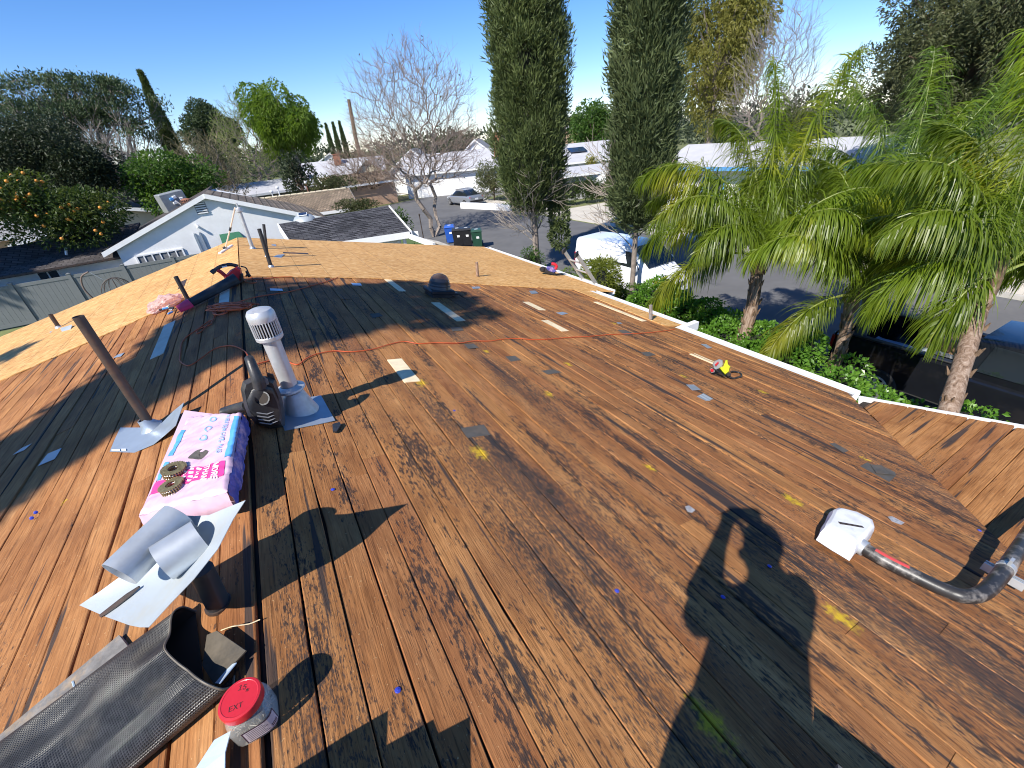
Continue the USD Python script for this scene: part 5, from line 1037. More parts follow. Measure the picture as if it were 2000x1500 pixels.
PALMBARK = palm_bark('palm_bark', [(.06, .04, .03), (.19, .125, .085), (.30, .22, .165), (.42, .34, .27)]); PALMGREY = palm_bark('palm_bark_grey', [(.06, .05, .042), (.15, .125, .105), (.20, .175, .15), (.27, .24, .21)])
RIB = paint('palm_rib', (.17, .20, .045), rough=.5, vary=.2); SHEATH = paint('palm_sheath', (.15, .095, .055), rough=.9, vary=.5, scale=15, bump=.6)
DRYFROND = leaf('dry_leaflets', (.26, .20, .10), (.40, .31, .15), trans=.3, scale=2)
def palm(label, foot, head, r, fr, seed, m, leaf_l=.78, bark=PALMBARK):
    """foot and head in world; fr: list of (azimuth relative to the camera's right in degrees, elevation, length, droop)"""
    rg = np.random.default_rng(seed); t = Thing('palm_tree', label, 'palm tree', foot); foot = np.asarray(foot, float); head = np.asarray(head, float); k = 16; s = np.linspace(0, 1, k)
    pts = foot + (head - foot) * s[:, None] + np.stack([.04 * np.sin(s * 7 + seed), .04 * np.cos(s * 6), 0 * s], 1)
    tr = tube(pts, r * (1.12 - .2 * s + .06 * np.sin(s * 40)), 14); t.part('trunk', tr, bark, world=True, smooth=60)
    fb = [sticks(pts[i:i + 1] + np.array([[math.cos(a), math.sin(a), 0]]) * r * .95, pts[i:i + 1] + np.array([[math.cos(a), math.sin(a), 0]]) * r * (1.15 + .35 * rg.random()) + UP * .12, np.array([.03]), np.array([.006]), 4) for i in range(6, k) for a in rg.uniform(0, 2 * PI, 4)]
    t.part('leaf_bases', cat(*fb), SHEATH, world=True, kind='stuff')
    t.part('crown_shaft', tube([head - UP * .18, head + UP * .05, head + UP * .42], [r * .95, r * .82, .05], 10), SHEATH, world=True, smooth=50)
    ca = math.atan2(CR[1], CR[0])
    for az, el, L, dr in fr:
        rib, lf = frond(rg, head + UP * .15, ca + math.radians(az), math.radians(el), L, dr, leaf_l * (.85 + .3 * rg.random()), n=int(92 * L))
        q = t.part('frond', lf, DRYFROND if el < -30 else m, world=True); t.part('rib', rib, RIB, q, world=True)
def ring_of(n, seed, lo=-25, hi=80, L=(2.2, 3.0)):
    rg = np.random.default_rng(seed); return [(i * 137.5 + rg.uniform(-15, 15), lo + (hi - lo) * (i / (n - 1)) ** .9 + rg.uniform(-6, 6), rg.uniform(*L), rg.uniform(.9, 1.6)) for i in range(n)]
hA = DEP(1484, 516, 8.4); palm('leftmost palm, its ragged brown trunk rising from the hedge', (hA[0] - .12, hA[1] - .05, 0), hA, .122, [(178, 20, 2.9, 1.55), (165, 68, 3.3, 1.35), (150, 50, 2.8, 1.5), (110, 76, 3.2, 1.2), (60, 70, 3.3, 1.2), (30, 58, 3.1, 1.3), (-5, 45, 3.0, 1.4), (85, 50, 2.8, 1.4), (205, 58, 2.2, 1.5), (-60, 65, 2.2, 1.5), (10, 82, 3.4, .9), (120, 85, 3.3, .8), (50, 45, 2.6, 1.5), (75, 60, 3.0, 1.3), (140, 60, 3.0, 1.3), (95, 50, 2.7, 1.5), (-25, 65, 2.6, 1.4), (190, 62, 3.0, 1.4)], 2, LEAF_PALM)
hB = DEP(1668, 590, 7.9); palm('second palm from the left, with a pale peeling trunk', (hB[0] - .25, hB[1] - .1, 0), hB, .098, [(195, 12, 2.5, 1.5), (150, 62, 2.9, 1.3), (100, 74, 3.1, 1.2), (40, 66, 3.0, 1.3), (70, 45, 2.6, 1.5), (20, 80, 3.2, .9), (85, 62, 3.0, 1.3), (180, 62, 2.8, 1.4), (-15, 62, 2.5, 1.5)], 3, LEAF_PALM, .72)
hC = DEP(1725, 505, 9.0); palm('shaded palm with a thick grey trunk beside the dark pickup', (hC[0] - .15, hC[1] - .1, 0), hC, .145, [(120, 70, 3.2, 1.2), (60, 72, 3.3, 1.1), (20, 55, 3.1, 1.3), (160, 60, 3.2, 1.25), (90, 50, 3.0, 1.4), (40, 38, 2.8, 1.5), (140, 40, 2.8, 1.5), (80, 84, 3.6, .8), (-40, 55, 2.2, 1.6), (10, 78, 3.4, 1.0), (150, 78, 3.4, .9), (-20, 62, 2.8, 1.3), (70, 45, 3.0, 1.4), (110, 62, 3.2, 1.2), (35, 68, 3.2, 1.2), (200, 60, 2.7, 1.4), (5, 66, 2.6, 1.4)], 4, LEAF_PALMGREEN, .80, PALMGREY)
hD = DEP(1935, 560, 6.0); fD = DEP(1848, 800, 5.6); fD = hD + (fD - hD) * (hD[2] / (hD[2] - fD[2])); palm('rightmost palm leaning out of the picture, nearest the roof', (fD[0], fD[1], 0), hD, .108, [(140, 66, 2.6, 1.1), (100, 72, 2.7, 1.1), (60, 60, 2.6, 1.3), (172, 40, 1.9, 1.8), (200, 15, 1.3, 2.0), (20, 45, 2.4, 1.5), (80, 40, 2.3, 1.5), (120, 82, 3.0, .8), (40, 40, 2.2, 1.6), (180, 62, 2.3, 1.4), (0, 35, 1.8, 1.7), (130, 52, 2.5, 1.4), (90, 58, 2.7, 1.3), (165, 70, 2.5, 1.2), (110, 30, 2.3, 1.6), (60, 35, 2.4, 1.6)], 6, LEAF_PALM, .76)

# ---- hedge under the eave and bushes beside it
def hedge(name, label, path, w, h, seed, m, per=400, L=.095, W=.058, catn='hedge'):
    rg = np.random.default_rng(seed); path = np.array(path, float); cl = []
    for a, b in zip(path[:-1], path[1:]):
        k = max(2, int(np.linalg.norm(b - a) / .42))
        for q in np.linspace(0, 1, k, endpoint=False):
            for _ in range(2): c = a + (b - a) * q; cl.append((np.array([c[0] + rg.uniform(-w, w) * .55, c[1] + rg.uniform(-.2, .2), h * rg.uniform(.45, .80)]), np.array([w * .55, .42, h * .40]) * rg.uniform(.75, 1.15)))
    P, N = clump_points(rg, cl, per, .72); P[:, 2] = np.maximum(P[:, 2], .05); t = Thing(name, label, catn, (*path.mean(0), 0))
    t.part('foliage', leaves(rg, P, N * .8 + rg.normal(0, .5, P.shape) + UP * .1, L * (.7 + .6 * rg.random(len(P))), W, .2), m, world=True)
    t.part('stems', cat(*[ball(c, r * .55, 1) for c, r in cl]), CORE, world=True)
hedge('hedge', 'long bright green hedge between eave and street', [(9.6, 8.2), (9.3, 6.8), (9.0, 5.2), (8.7, 3.4)], 1.35, 1.66, 5, LEAF_HEDGE)
hedge('hedge', 'shaded hedge in front of the dark pickup', [(9.0, 3.0), (8.5, 1.7), (8.2, .6)], .85, 1.5, 6, LEAF_HEDGE, 190)
hedge('shrub', 'olive green low shrubs at the foot of the right cypress', [(9.9, 12.6), (9.7, 10.8), (9.6, 9.0)], .8, 1.15, 7, leaf('mixed_shrub_leaves', (.10, .16, .03), (.32, .38, .09), trans=.35), 380, .08, .04, 'shrub')
hedge('shrub', 'yellow green willowy shrub beside the ladder', [(8.9, 9.7), (8.7, 9.0)], .75, 2.3, 8, leaf('yellow_shrub', (.17, .20, .03), (.46, .42, .09), trans=.45), 520, .13, .03, 'shrub')
hedge('shrub', 'small fresh shrub right of the left cypress trunk', [(10.2, 15.6), (10.1, 15.2)], .45, 1.25, 9, LEAF_GREEN, 200, .1, .03, 'shrub')
hedge('ground_cover', 'strip of low green plants along the kerb beyond the strand board', [(9.3, 13.2), (9.2, 16.5), (8.9, 19.5), (8.4, 23)], .7, .55, 10, LEAF_GRASSY, 90, .09, .04, 'ground cover')
hedge('shrub', 'low green shrubs in front of the kerbside bins', [(8.0, 22.4), (6.9, 22.8), (5.9, 23.2)], .9, .95, 11, LEAF_GREEN, 70, .12, .05, 'shrub')
hedge('hedge', 'clipped dark green hedge beside the pale driveway', [(22.2, 32.0), (25.2, 30.9), (28.4, 29.8)], 1.2, 1.9, 12, leaf('far_hedge', (.035, .06, .012), (.12, .15, .03), trans=.3), 60, .16, .06)

# ---- trees of the neighbourhood, from left to right
c, ax, az = crown(105, 262, 150, 95, 58)
rg = np.random.default_rng(40); base = np.array([c[0] + 2.2, c[1], 0]); t = Thing('stone_pine', 'broad flat topped pine with a web of bare limbs at the far left', 'tree', base); SS, TP = [], []
for k in range(9):
    a = 2 * PI * k / 9; S, p, d = skeleton(rg, base + UP * c[2] * .40, np.array([math.cos(a) * .8, math.sin(a) * .8, 1.0]), 4.2, .26, 5, 3, .55, .70, .25, rmin=.02); SS += S; TP.append(p)
TP = np.vstack(TP); zt = c[2] + az; sc = (zt - c[2] * .40) / (np.quantile(TP[:, 2], .97) - c[2] * .40); wq = np.quantile(np.hypot(*(TP - base)[:, :2].T), .95); sx = ax / wq
f = lambda X: base + UP * c[2] * .40 + (X - base - UP * c[2] * .40) * np.array([sx, sx, sc]); A, B, ra, rb = [np.concatenate([s[i] for s in SS]) for i in range(4)]
def dome(X): X = f(X); h = np.hypot(X[:, 0] - base[0], X[:, 1] - base[1]); X[:, 2] = np.minimum(X[:, 2], zt - (h / ax) ** 2 * az * .55); return X
t.part('limbs', cat(sticks(dome(A), dome(B), ra, rb, 4), tube([base, base + UP * c[2] * .42], [.6, .4], 8)), GREYBARK, world=True)
P = dome(TP); hi = P[:, 2] > c[2] + az * (-.45 + .9 * rg.random(len(P))); P = P[hi]; P = np.repeat(P, 44, 0) + rg.normal(0, .40, (len(P) * 44, 3)) * np.array([1, 1, .45]); t.part('needles', leaves(rg, P, UP * .7 + rg.normal(0, .6, P.shape), .28, .095), LEAF_PINE, world=True)
broadleaf('dark_evergreen', 'black green evergreen mass at the left edge under the pine', 45, 300, 95, 62, 44, LEAF_DARK, seed=41, n=24, per=55, L=.19, W=.09)
broadleaf('dark_evergreen', 'dark evergreen behind the orange tree, right of the edge mass', 150, 318, 66, 62, 42, LEAF_DARK, seed=42, n=22, per=60, L=.18, W=.09)
t, cl = broadleaf('orange_tree', 'orange tree full of ripe fruit behind the left wing roof', 88, 408, 128, 72, 33, LEAF_CITRUS, seed=43, n=26, per=34, L=.18, W=.09, cr=.40)
rg = np.random.default_rng(44)
for k in range(64):
    i = rg.integers(len(cl)); d = on_ball(rg, 1)[0]; n_ = (CAM - cl[i][0]) / np.linalg.norm(CAM - cl[i][0]); d = d + n_ * 1.2; d /= np.linalg.norm(d); t.part('orange', ball(cl[i][0] + d * cl[i][1] * .98, .075, 1), paint('orange_peel', (.62, .24, .03), rough=.5) if k == 0 else UsdShade.Material.Get(stage, '/World/Looks/orange_peel'), world=True, smooth=True)
def bare_px(name, label, bx, by, topy, wpx, D, seed, **kw):
    b = FAR(bx, by, D); b[2] = 0; tp = FAR(bx, topy, D)[2]; kw.setdefault('n', 420); kw.setdefault('twigs', 1); kw.setdefault('tl', 1.0); kw.setdefault('low', .12 if 'shrub' in name else .25); return bare(name, label, b, tp, wpx * scale_at(FAR(bx, topy, D)), seed, **kw)
bare_px('bare_shrub', 'tan leafless shrub right of the dark evergreens', 245, 380, 258, 62, 46, 45, m=DEADTWIG, levels=6, trunks=3, r0=.15, rmin=.014, cat_='shrub')
bare_px('bare_shrub', 'olive leafless shrub left of the willow', 425, 370, 262, 62, 47, 46, m=paint('olive_twig', (.20, .17, .09), rough=.9, bump=0), levels=6, trunks=3, r0=.15, rmin=.014, cat_='shrub', leaf_m=LEAF_OLIVE, per=.5)
b = FAR(338, 290, 62); b[2] = 0; cypress('cypress_tree', 'slender far cypress like a spike in the left sky', b, FAR(281, 142, 62)[2], 17 * scale_at(b + UP * 6), 47, LEAF_CYP, CORE, n=16000, z0=1, L=.34, W=.10, profile=lambda s: np.interp(s, [0, .3, .7, .9, 1], [.9, 1, .48, .16, .0]), lump=.25)
broadleaf('green_bush', 'bright leafy tree sprawling behind the white gable house', 325, 350, 98, 58, 41, LEAF_GREEN, seed=48, n=26, per=20, L=.26, W=.13, cr=.36)
rg = np.random.default_rng(50); c0 = FAR(330, 345, 41)
broadleaf('round_pine', 'rounded dark pine between the spike cypress and the willow', 412, 262, 62, 56, 70, LEAF_PINE, seed=49, n=34, per=60, L=.34, W=.12, cr=.29)
t, cl = broadleaf('willow_tree', 'bright green airy willow in the left middle distance', 556, 240, 78, 80, 58, LEAF_WILLOW, bark=GREYBARK, seed=51, n=44, per=34, L=.34, W=.10, cr=.27, droop=.6)
bare_px('bare_tree', 'pale half leafless tree merging with the willow on its left', 515, 345, 190, 62, 60, 52, m=paint('willow_twig', (.21, .22, .10), rough=.9, bump=0), levels=6, trunks=2, r0=.26, rmin=.018, leaf_m=LEAF_WILLOW, per=.6)
broadleaf('dark_evergreen', 'small dense dark tree below the willow', 583, 345, 30, 44, 46, LEAF_DARK, seed=53, n=12, per=34, L=.22, W=.12, cr=.45)
broadleaf('shrub', 'olive shrub right of the small dark tree', 648, 362, 44, 26, 44, LEAF_OLIVE, seed=54, n=12, per=26, L=.2, W=.1)
broadleaf('shrub', 'green bush behind the cream garden wall', 652, 385, 14, 12, 38, LEAF_GREEN, seed=55, n=8, per=50, L=.16, W=.08)
broadleaf('shrub', 'bush over the dark garage roof beside the cream wall', 690, 404, 42, 13, 31, LEAF_OLIVE, seed=56, n=12, per=60, L=.14, W=.06)
broadleaf('shrub', 'yellow green bush at the right end of the dark garage roof', 782, 432, 20, 28, 25, LEAF_GREEN, seed=57, n=12, per=70, L=.13, W=.06)
for x, y, l in ((641, 242, 'first'), (655, 240, 'second'), (668, 238, 'third')):
    b = FAR(x + 8, 292, 150); b[2] = 0; cypress('far_cypress', f'{l} from the left of three far spiky cypresses', b, FAR(x, y, 150)[2], 4.2 * scale_at(b + UP * 8), 60 + x, LEAF_CYP2, CORE, n=5000, z0=1, L=.5, W=.16, profile=lambda s: np.interp(s, [0, .6, 1], [1, .7, .0]), lump=.2)
b = FAR(702, 300, 112); b[2] = 0; t = Thing('topped_trunk', 'tall branchless brown trunk left of the big bare tree', 'trunk', b); t.part('trunk', tube([b, b + UP * 8, FAR(681, 194, 112)], [.5, .42, .34], 9), BARK, world=True, smooth=50); t.part('stubs', cat(*[tube([b + UP * z, b + UP * (z + .2) + np.array([math.cos(z * 9), math.sin(z * 9), 0]) * .5], [.06, .03], 5) for z in np.linspace(8, 17, 14)]), BARK, world=True)
bt = GZ(850, 462); bare('bare_tree', 'big pale leafless tree in the middle of the view', bt, FAR(800, 72, math.hypot(*(bt - CAM)[:2]))[2], 124 * scale_at(bt + UP * 6), 63, m=TWIG, trunks=2, r0=.20, rmin=.009, n=1000, twigs=1, tl=.85, zc=.57, az=.40, leaf_m=LEAF_OLIVE, per=.012)
bt = GZ(730, 402); bare('bare_tree', 'smaller brown leafless tree left of the big bare one', bt, FAR(700, 285, math.hypot(*(bt - CAM)[:2]))[2], 70 * scale_at(bt + UP * 3), 64, m=TWIG2, bark=BARK, trunks=1, r0=.2, rmin=.011, n=600, twigs=1, tl=.8)
broadleaf('shrub', 'pale olive bush around the parked silver car', 962, 352, 42, 38, 46, leaf('pale_olive', (.10, .11, .045), (.24, .23, .11), trans=.35), seed=65, n=16, per=26, L=.18, W=.08)
broadleaf('green_tree', 'light green round tree seen between the cypresses', 1160, 238, 46, 50, 62, LEAF_GREEN, seed=66, n=16, per=14, L=.36, W=.2)
broadleaf('green_tree', 'dark bushy tree left of the light green one between the cypresses', 1112, 252, 26, 26, 90, LEAF_OLIVE, seed=67, n=12, per=10, L=.5, W=.26)
broadleaf('yellow_shrub', 'small yellow shrub against the white roofs by the right cypress', 1152, 325, 14, 22, 48, LEAF_YELLOW, seed=68, n=8, per=40, L=.2, W=.1)
broadleaf('eucalyptus_tree', 'tall yellow green tree right of the cypresses', 1402, 105, 116, 155, 48, LEAF_YELLOW, bark=GREYBARK, seed=69, n=46, per=22, L=.30, W=.10, cr=.27, droop=.5)
bare_px('bare_tree', 'grey leafless tree in front of the tall yellow green tree', 1490, 290, 22, 80, 38, 70, m=paint('grey_twig', (.22, .19, .17), rough=.9, bump=0), levels=7, trunks=2, r0=.2, rmin=.010, L0=.27)
broadleaf('dark_conifer', 'huge dark evergreen filling the upper right corner', 1905, 95, 205, 200, 27, leaf('conifer_sprays', (.07, .082, .032), (.22, .225, .095), trans=.18, scale=.9), seed=71, n=70, per=100, L=.17, W=.055, cr=.24, droop=.2)
broadleaf('shrub', 'green shrub behind the palms across the street', 1560, 250, 60, 40, 36, LEAF_OLIVE, seed=72, n=14, per=26, L=.2, W=.1)
broadleaf('shrub', 'dark leafy bush in the shade between the palms', 1800, 480, 75, 60, 14, LEAF_DARK, seed=73, n=16, per=90, L=.14, W=.06)
# skyline: far crowns that read as one belt
rg = np.random.default_rng(80); P, N = [], []
for k in range(240):
    a = math.radians(rg.uniform(-32, 86)); D = rg.uniform(95, 260); h = rg.uniform(4.5, 8.0) + (2.5 if rg.random() < .15 else 0); c = np.array([D * math.sin(a), D * math.cos(a), h * .5]); n = int(230); d = on_ball(rg, n); P.append(c + d * np.array([5, 5, h * .52]) * (.75 + .3 * rg.random((n, 1)))); N.append(d)
P, N = np.vstack(P), np.vstack(N); P[:, 2] = np.maximum(P[:, 2], .2)
single('distant_trees', leaves(rg, P, N + rg.normal(0, .5, P.shape), .85, .5), leaf('distant_leaves', (.045, .06, .03), (.13, .14, .07), trans=.2, scale=.06), 'belt of far trees along the horizon behind the houses', 'trees', kind='stuff')
# trees to the left of the photographer whose shade falls across the roof
def shade_tree(label, c, clumps, seed):
    rg = np.random.default_rng(seed); t = Thing('shade_tree', label, 'tree', (c[0], c[1], 0)); P, N = clump_points(rg, clumps, 110, .2)
    t.part('crown', leaves(rg, P, N + rg.normal(0, .6, P.shape), .26, .15), LEAF_GREEN, world=True); t.part('trunk', cat(tube([(c[0], c[1], 0), (c[0], c[1], c[2] * .6), c], [.3, .22, .1], 8), *[tube([(c[0], c[1], c[2] * .55), q], [.035, .015], 5) for q, r in clumps]), BARK, world=True)
S0 = lambda x, y, d: np.array([x, y, roof_z(x)]) + SUN * d
shade_tree('tall tree left of the house, outside the picture, shading the ridge', S0(.3, 5.6, 13), [(S0(x, y, 13 + dz), r) for x, y, r, dz in ((.1, 6.2, .55, .4), (-.4, 5.5, .7, 0), (.6, 5.9, .60, .3), (1.3, 6.2, .52, .2), (1.1, 5.2, .55, .5), (1.9, 5.6, .45, 0), (.3, 4.8, .55, .2), (-.9, 4.7, .70, .3), (-1.4, 4.35, .68, 0), (-1.0, 5.2, .6, .4), (-1.9, 4.1, .72, .5), (-.55, 6.1, .5, .1), (-1.5, 4.8, .5, .2), (-2.6, 4.4, .5, 0), (2.3, 5.1, .35, .2), (1.9, 6.6, .38, .1), (-.2, 6.8, .3, .2), (2.5, 5.9, .28, .3), (-2.4, 3.8, .72, .2), (-3.2, 3.4, .8, 0), (-4.2, 2.9, .9, 0))], 90)
shade_tree('tree left of the house, outside the picture, shading the strand board corner', S0(-4.2, 8.2, 13), [(S0(x, y, 13), r) for x, y, r in ((-3.6, 8.9, .35), (-4.3, 8.6, .5), (-5.0, 8.0, .6), (-5.8, 7.8, .8))], 91)
shade_tree('tree beyond the left fence, outside the picture, shading the left wing', np.array([-20.5, 24.5, 11.0]), [(np.array([x, y, 2.4]) + SUN * 14, r) for x, y, r in ((-8.5, 30.5, 1.3), (-10.5, 29.5, 1.4), (-12.5, 30, 1.5), (-9.5, 32.5, 1.3), (-12, 33, 1.4), (-14.5, 31, 1.5), (-7.6, 33.2, .9), (-13, 27.6, 1.3), (-15.5, 28, 1.6), (-10.8, 27.4, 1.0), (-17, 30, 1.6))], 92)
# ================================================================== ground, street, houses, cars
GRASS = paint('dry_lawn', (.13, .15, .05), rough=.95, vary=.4, scale=.8, bump=.4, bscale=8, dirt=(.20, .16, .10), dscale=.4, damt=.7)
ASPHALT = paint('asphalt', (.115, .113, .112), rough=.9, vary=.12, scale=.9, bump=.25, bscale=70, dirt=(.075, .074, .075), dscale=.35, damt=.5)
CONCRETE = paint('pale_concrete', (.50, .46, .39), rough=.9, vary=.08, scale=1.2, bump=.2, bscale=40, dirt=(.36, .33, .28), dscale=.8, damt=.4)
KERB = paint('kerb_concrete', (.40, .38, .34), rough=.9, vary=.15, scale=2, dirt=(.25, .24, .22), damt=.5)
SOIL = paint('planting_soil', (.085, .065, .045), rough=.95, vary=.4, scale=5, bump=.6, bscale=30)
def flat(poly, z, th=.3): return prism(poly, z - th, z)
g = []
for r0, r1 in ((0, 60), (60, 250), (250, 900)):
    n = 48; a = np.arange(n) * 2 * PI / n
g = trimesh.creation.cylinder(900, 1.0, sections=64); g.apply_translation((0, 0, -.512)); structure('ground', g, GRASS)
STREET = [(10.35, -40), (19.9, -40), (20.1, 41.0), (23, 44.5), (80, 52), (80, 63), (22, 54), (4, 47.5), (-30, 44.5), (-30, 38), (-2, 37.2), (6.5, 35.5), (9.2, 32), (10.2, 27)]
structure('street', flat(STREET, .0), ASPHALT)
def strip(line, w, z0, z1, name, m):
    from shapely.geometry import LineString
    structure(name, prism(LineString(line).buffer(w / 2, cap_style=2, join_style=1), z0, z1), m)
strip([(10.27, -40), (10.27, 20), (10.12, 27), (9.1, 32), (6.4, 35.6), (-2, 37.3), (-30, 38.1)], .16, -.3, .12, 'kerb', KERB)
strip([(19.98, -40), (20.18, 20.2)], .16, -.3, .12, 'kerb', KERB); strip([(20.18, 30.4), (20.2, 41.0), (23.1, 44.4), (80, 51.9)], .16, -.3, .12, 'kerb', KERB)
structure('planting_bed', flat([(5.2, -10), (10.18, -10), (10.18, 20), (10.0, 27), (8.8, 29), (5.2, 26)], .02), SOIL)
structure('driveway', flat([(20.28, 20.4), (20.28, 30.2), (31.5, 29.2), (46, 27.6), (46, 23), (27.5, 21.6)], .035), CONCRETE)
structure('sidewalk', flat([(20.28, -40), (21.9, -40), (21.9, 20.0), (20.28, 20.3)], .11), CONCRETE)
structure('lawn', flat([(21.95, -40), (60, -40), (60, 19), (21.95, 20)], .05), GRASS)
structure('sidewalk', flat([(20.35, 30.5), (21.9, 30.4), (21.9, 42.2), (20.35, 41)], .11), WHITE if False else CONCRETE)
structure('lawn', flat([(4.6, 26.5), (7.6, 25.2), (9.6, 25.0), (9.3, 29.4), (7.0, 33.0), (4.6, 33.5)], .06), paint('green_lawn', (.07, .115, .03), rough=.9, vary=.35, scale=9, bump=.5, bscale=60))
structure('driveway', flat([(1.0, 39.0), (6.2, 44), (-30, 44.2), (-30, 46.5), (2, 49)], .012), CONCRETE) if False else None
single('low_wall', prism([(17.6, 39.8), (19.6, 33.9), (19.9, 34.0), (17.9, 40.0)], -.2, .50), WHITE, 'low white wall by the street beyond the left cypress', 'wall')

SHAKE = None
def shingle_mat(name, c, row, w, c2=None, axis='y', rough=.9, bump=.8):
    """Courses of shingles by a brick pattern on the slope: for roofs too far off to pick the shingles apart."""
    c = np.array(c, float); n = {'g': ('geometry', {}), 'm': ('mapping', {'rotation': (0, 0, 0 if axis == 'x' else PI / 2)}), 'b': ('brick_texture', {'scale': 1.0, 'brick_width': w, 'row_height': row, 'mortar_size': row * .09, 'mortar_smooth': .3, 'bias': 0.0, 'color1': tuple(c * .7), 'color2': tuple((np.array(c2) if c2 is not None else c) * 1.3), 'mortar': tuple(c * .28)}),
         'n': ('noise_texture', {'scale': .9, 'detail': 5.0}), 'r': ('rgb_ramp', {'ramp': [(.3, (.75, .75, .75)), (.7, (1.2, 1.2, 1.2))]}), 'mu': ('mix_color', {'blend_type': 'multiply', 'fac': 1.0, 'use_clamp': False}), 'bp': ('bump', {'strength': bump, 'distance': .02}), 'p': ('principled_bsdf', {'roughness': rough, 'specular_ior_level': .25})}
    return mat(name, n, [('g.position', 'm.vector'), ('m.vector', 'b.vector'), ('g.position', 'n.vector'), ('n.fac', 'r.fac'), ('b.color', 'mu.a'), ('r.color', 'mu.b'), ('mu.result', 'p.base_color'), ('b.fac', 'bp.height'), ('bp.normal', 'p.normal')], 'p.BSDF')
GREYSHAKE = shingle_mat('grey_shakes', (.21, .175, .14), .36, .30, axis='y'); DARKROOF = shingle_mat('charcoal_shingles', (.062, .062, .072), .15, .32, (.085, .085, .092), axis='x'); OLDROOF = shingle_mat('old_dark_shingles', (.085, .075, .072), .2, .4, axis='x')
BROWNTILE = shingle_mat('brown_tiles', (.24, .185, .13), .30, .22, axis='x'); PALEROOF = paint('pale_roof', (.42, .42, .44), rough=.9, vary=.08, scale=1.5, dirt=(.42, .42, .43), dscale=.5); GREYROOF = paint('grey_roof', (.24, .24, .24), rough=.9, vary=.12, scale=4)
CREAM = paint('cream_wall', (.60, .53, .38), rough=.9, vary=.05, scale=2, dirt=(.5, .44, .32), dscale=.6); TANWALL = paint('tan_wall', (.38, .27, .17), rough=.9, vary=.1); GREYWALL = paint('grey_wall', (.38, .38, .38), rough=.9); GREEN = paint('green_awning', (.015, .11, .055), rough=.6); BRICK = paint('chimney_brick', (.27, .115, .07), rough=.9, vary=.3, scale=25)
GLASS = mat('window_glass', {'p': ('principled_bsdf', {'base_color': (.05, .06, .07), 'roughness': .06, 'specular_ior_level': .8})}, [], 'p.BSDF')
SCREEN = paint('window_screen', (.16, .165, .17), rough=.7); SOLAR = paint('solar_cells', (.02, .03, .06), rough=.15, coat=.5, bump=0)
BLUETRIM = paint('blue_trim', (.10, .30, .62), rough=.5)
def quad_slab(a, b, c, d, th): return plate([a, b, c, d], th)
def window(t, x0, x1, z0, z1, y, nx=2, face='y', frame_m=None, glass=None, out=-1):
    """A window in a wall at y (or x): frame, bars and pane."""
    fm = frame_m or WHITE; w = .07; T = (lambda a, b, z0_, z1_, d0, d1: bbox(a, b, min(y + out * d0, y + out * d1), max(y + out * d0, y + out * d1), z0_, z1_)) if face == 'y' else (lambda a, b, z0_, z1_, d0, d1: bbox(min(y + out * d0, y + out * d1), max(y + out * d0, y + out * d1), a, b, z0_, z1_))
    p = t.part('window', cat(T(x0, x1, z1 - w, z1, .0, .06), T(x0, x1, z0, z0 + w, .0, .06), T(x0, x0 + w, z0 + w, z1 - w, .0, .06), T(x1 - w, x1, z0 + w, z1 - w, .0, .06), *[T(x0 + (x1 - x0) * k / nx - w * .35, x0 + (x1 - x0) * k / nx + w * .35, z0 + w, z1 - w, .0, .055) for k in range(1, nx)]), fm, world=True)
    t.part('pane', T(x0 + w, x1 - w, z0 + w, z1 - w, .004, .02), glass or GLASS, p, world=True)
def house_gable(name, label, cx, cy, yaw, L, W, ez, rz, wall, roof, ov=.5, chimney=None, wins=True, trim=None, gable_win=False, group=None):
    """A plain gabled house: ridge along local x."""
    fr = np.eye(4); fr[:3, :3] = rotm(yaw, [0, 0, 1])[:3, :3]; fr[:3, 3] = (cx, cy, 0); t = Thing(name, label, 'house', mat=fr, group=group)
    pent = prism([(-W / 2, 0), (W / 2, 0), (W / 2, ez), (0, rz - .05), (-W / 2, ez)], -L / 2, L / 2); pent.apply_transform(np.array([[0, 0, 1, 0], [1, 0, 0, 0], [0, 1, 0, 0], [0, 0, 0, 1.0]])); t.part('wall', pent, wall)
    s = (rz - ez) / (W / 2); e = W / 2 + ov; zl = rz - s * e
    roofs = [plate([(-L / 2 - ov, k * .004, rz + .1), (L / 2 + ov, k * .004, rz + .1), (L / 2 + ov, k * e, zl + .1), (-L / 2 - ov, k * e, zl + .1)], .09) for k in (-1, 1)]
    rp = t.part('roof', cat(*roofs), roof)
    tm = trim or WHITE
    for k in (-1, 1):
        t.part('fascia', plate([(-L / 2 - ov, k * (e + .02), zl + .09), (L / 2 + ov, k * (e + .02), zl + .09), (L / 2 + ov, k * (e + .02) , zl - .10), (-L / 2 - ov, k * (e + .02), zl - .10)], .02), tm)
        for q in (-1, 1): t.part('rake_board', plate([(q * (L / 2 + ov + .015), 0, rz + .09), (q * (L / 2 + ov + .015), k * e, zl + .09), (q * (L / 2 + ov + .015), k * e, zl - .12), (q * (L / 2 + ov + .015), 0, rz - .12)], .02), tm)
    if chimney: x, y, h, w = chimney; t.part('chimney', cat(box(w, w, h, (x, y, rz + h / 2 - .8)), box(w * 1.2, w * 1.2, .12, (x, y, rz + h - .8))), BRICK, rp)
    if wins:
        for k in (-1, 1):
            for q in range(max(1, int(L / 4))): x = -L / 2 + (q + .5) * L / max(1, int(L / 4)); window(t, x - .7, x + .7, .9, 2.0, k * W / 2, out=k)
        if gable_win:
            for q in (-1, 1): window(t, -.8, .8, .9, 2.0, q * L / 2, face='x', out=q)
    return t
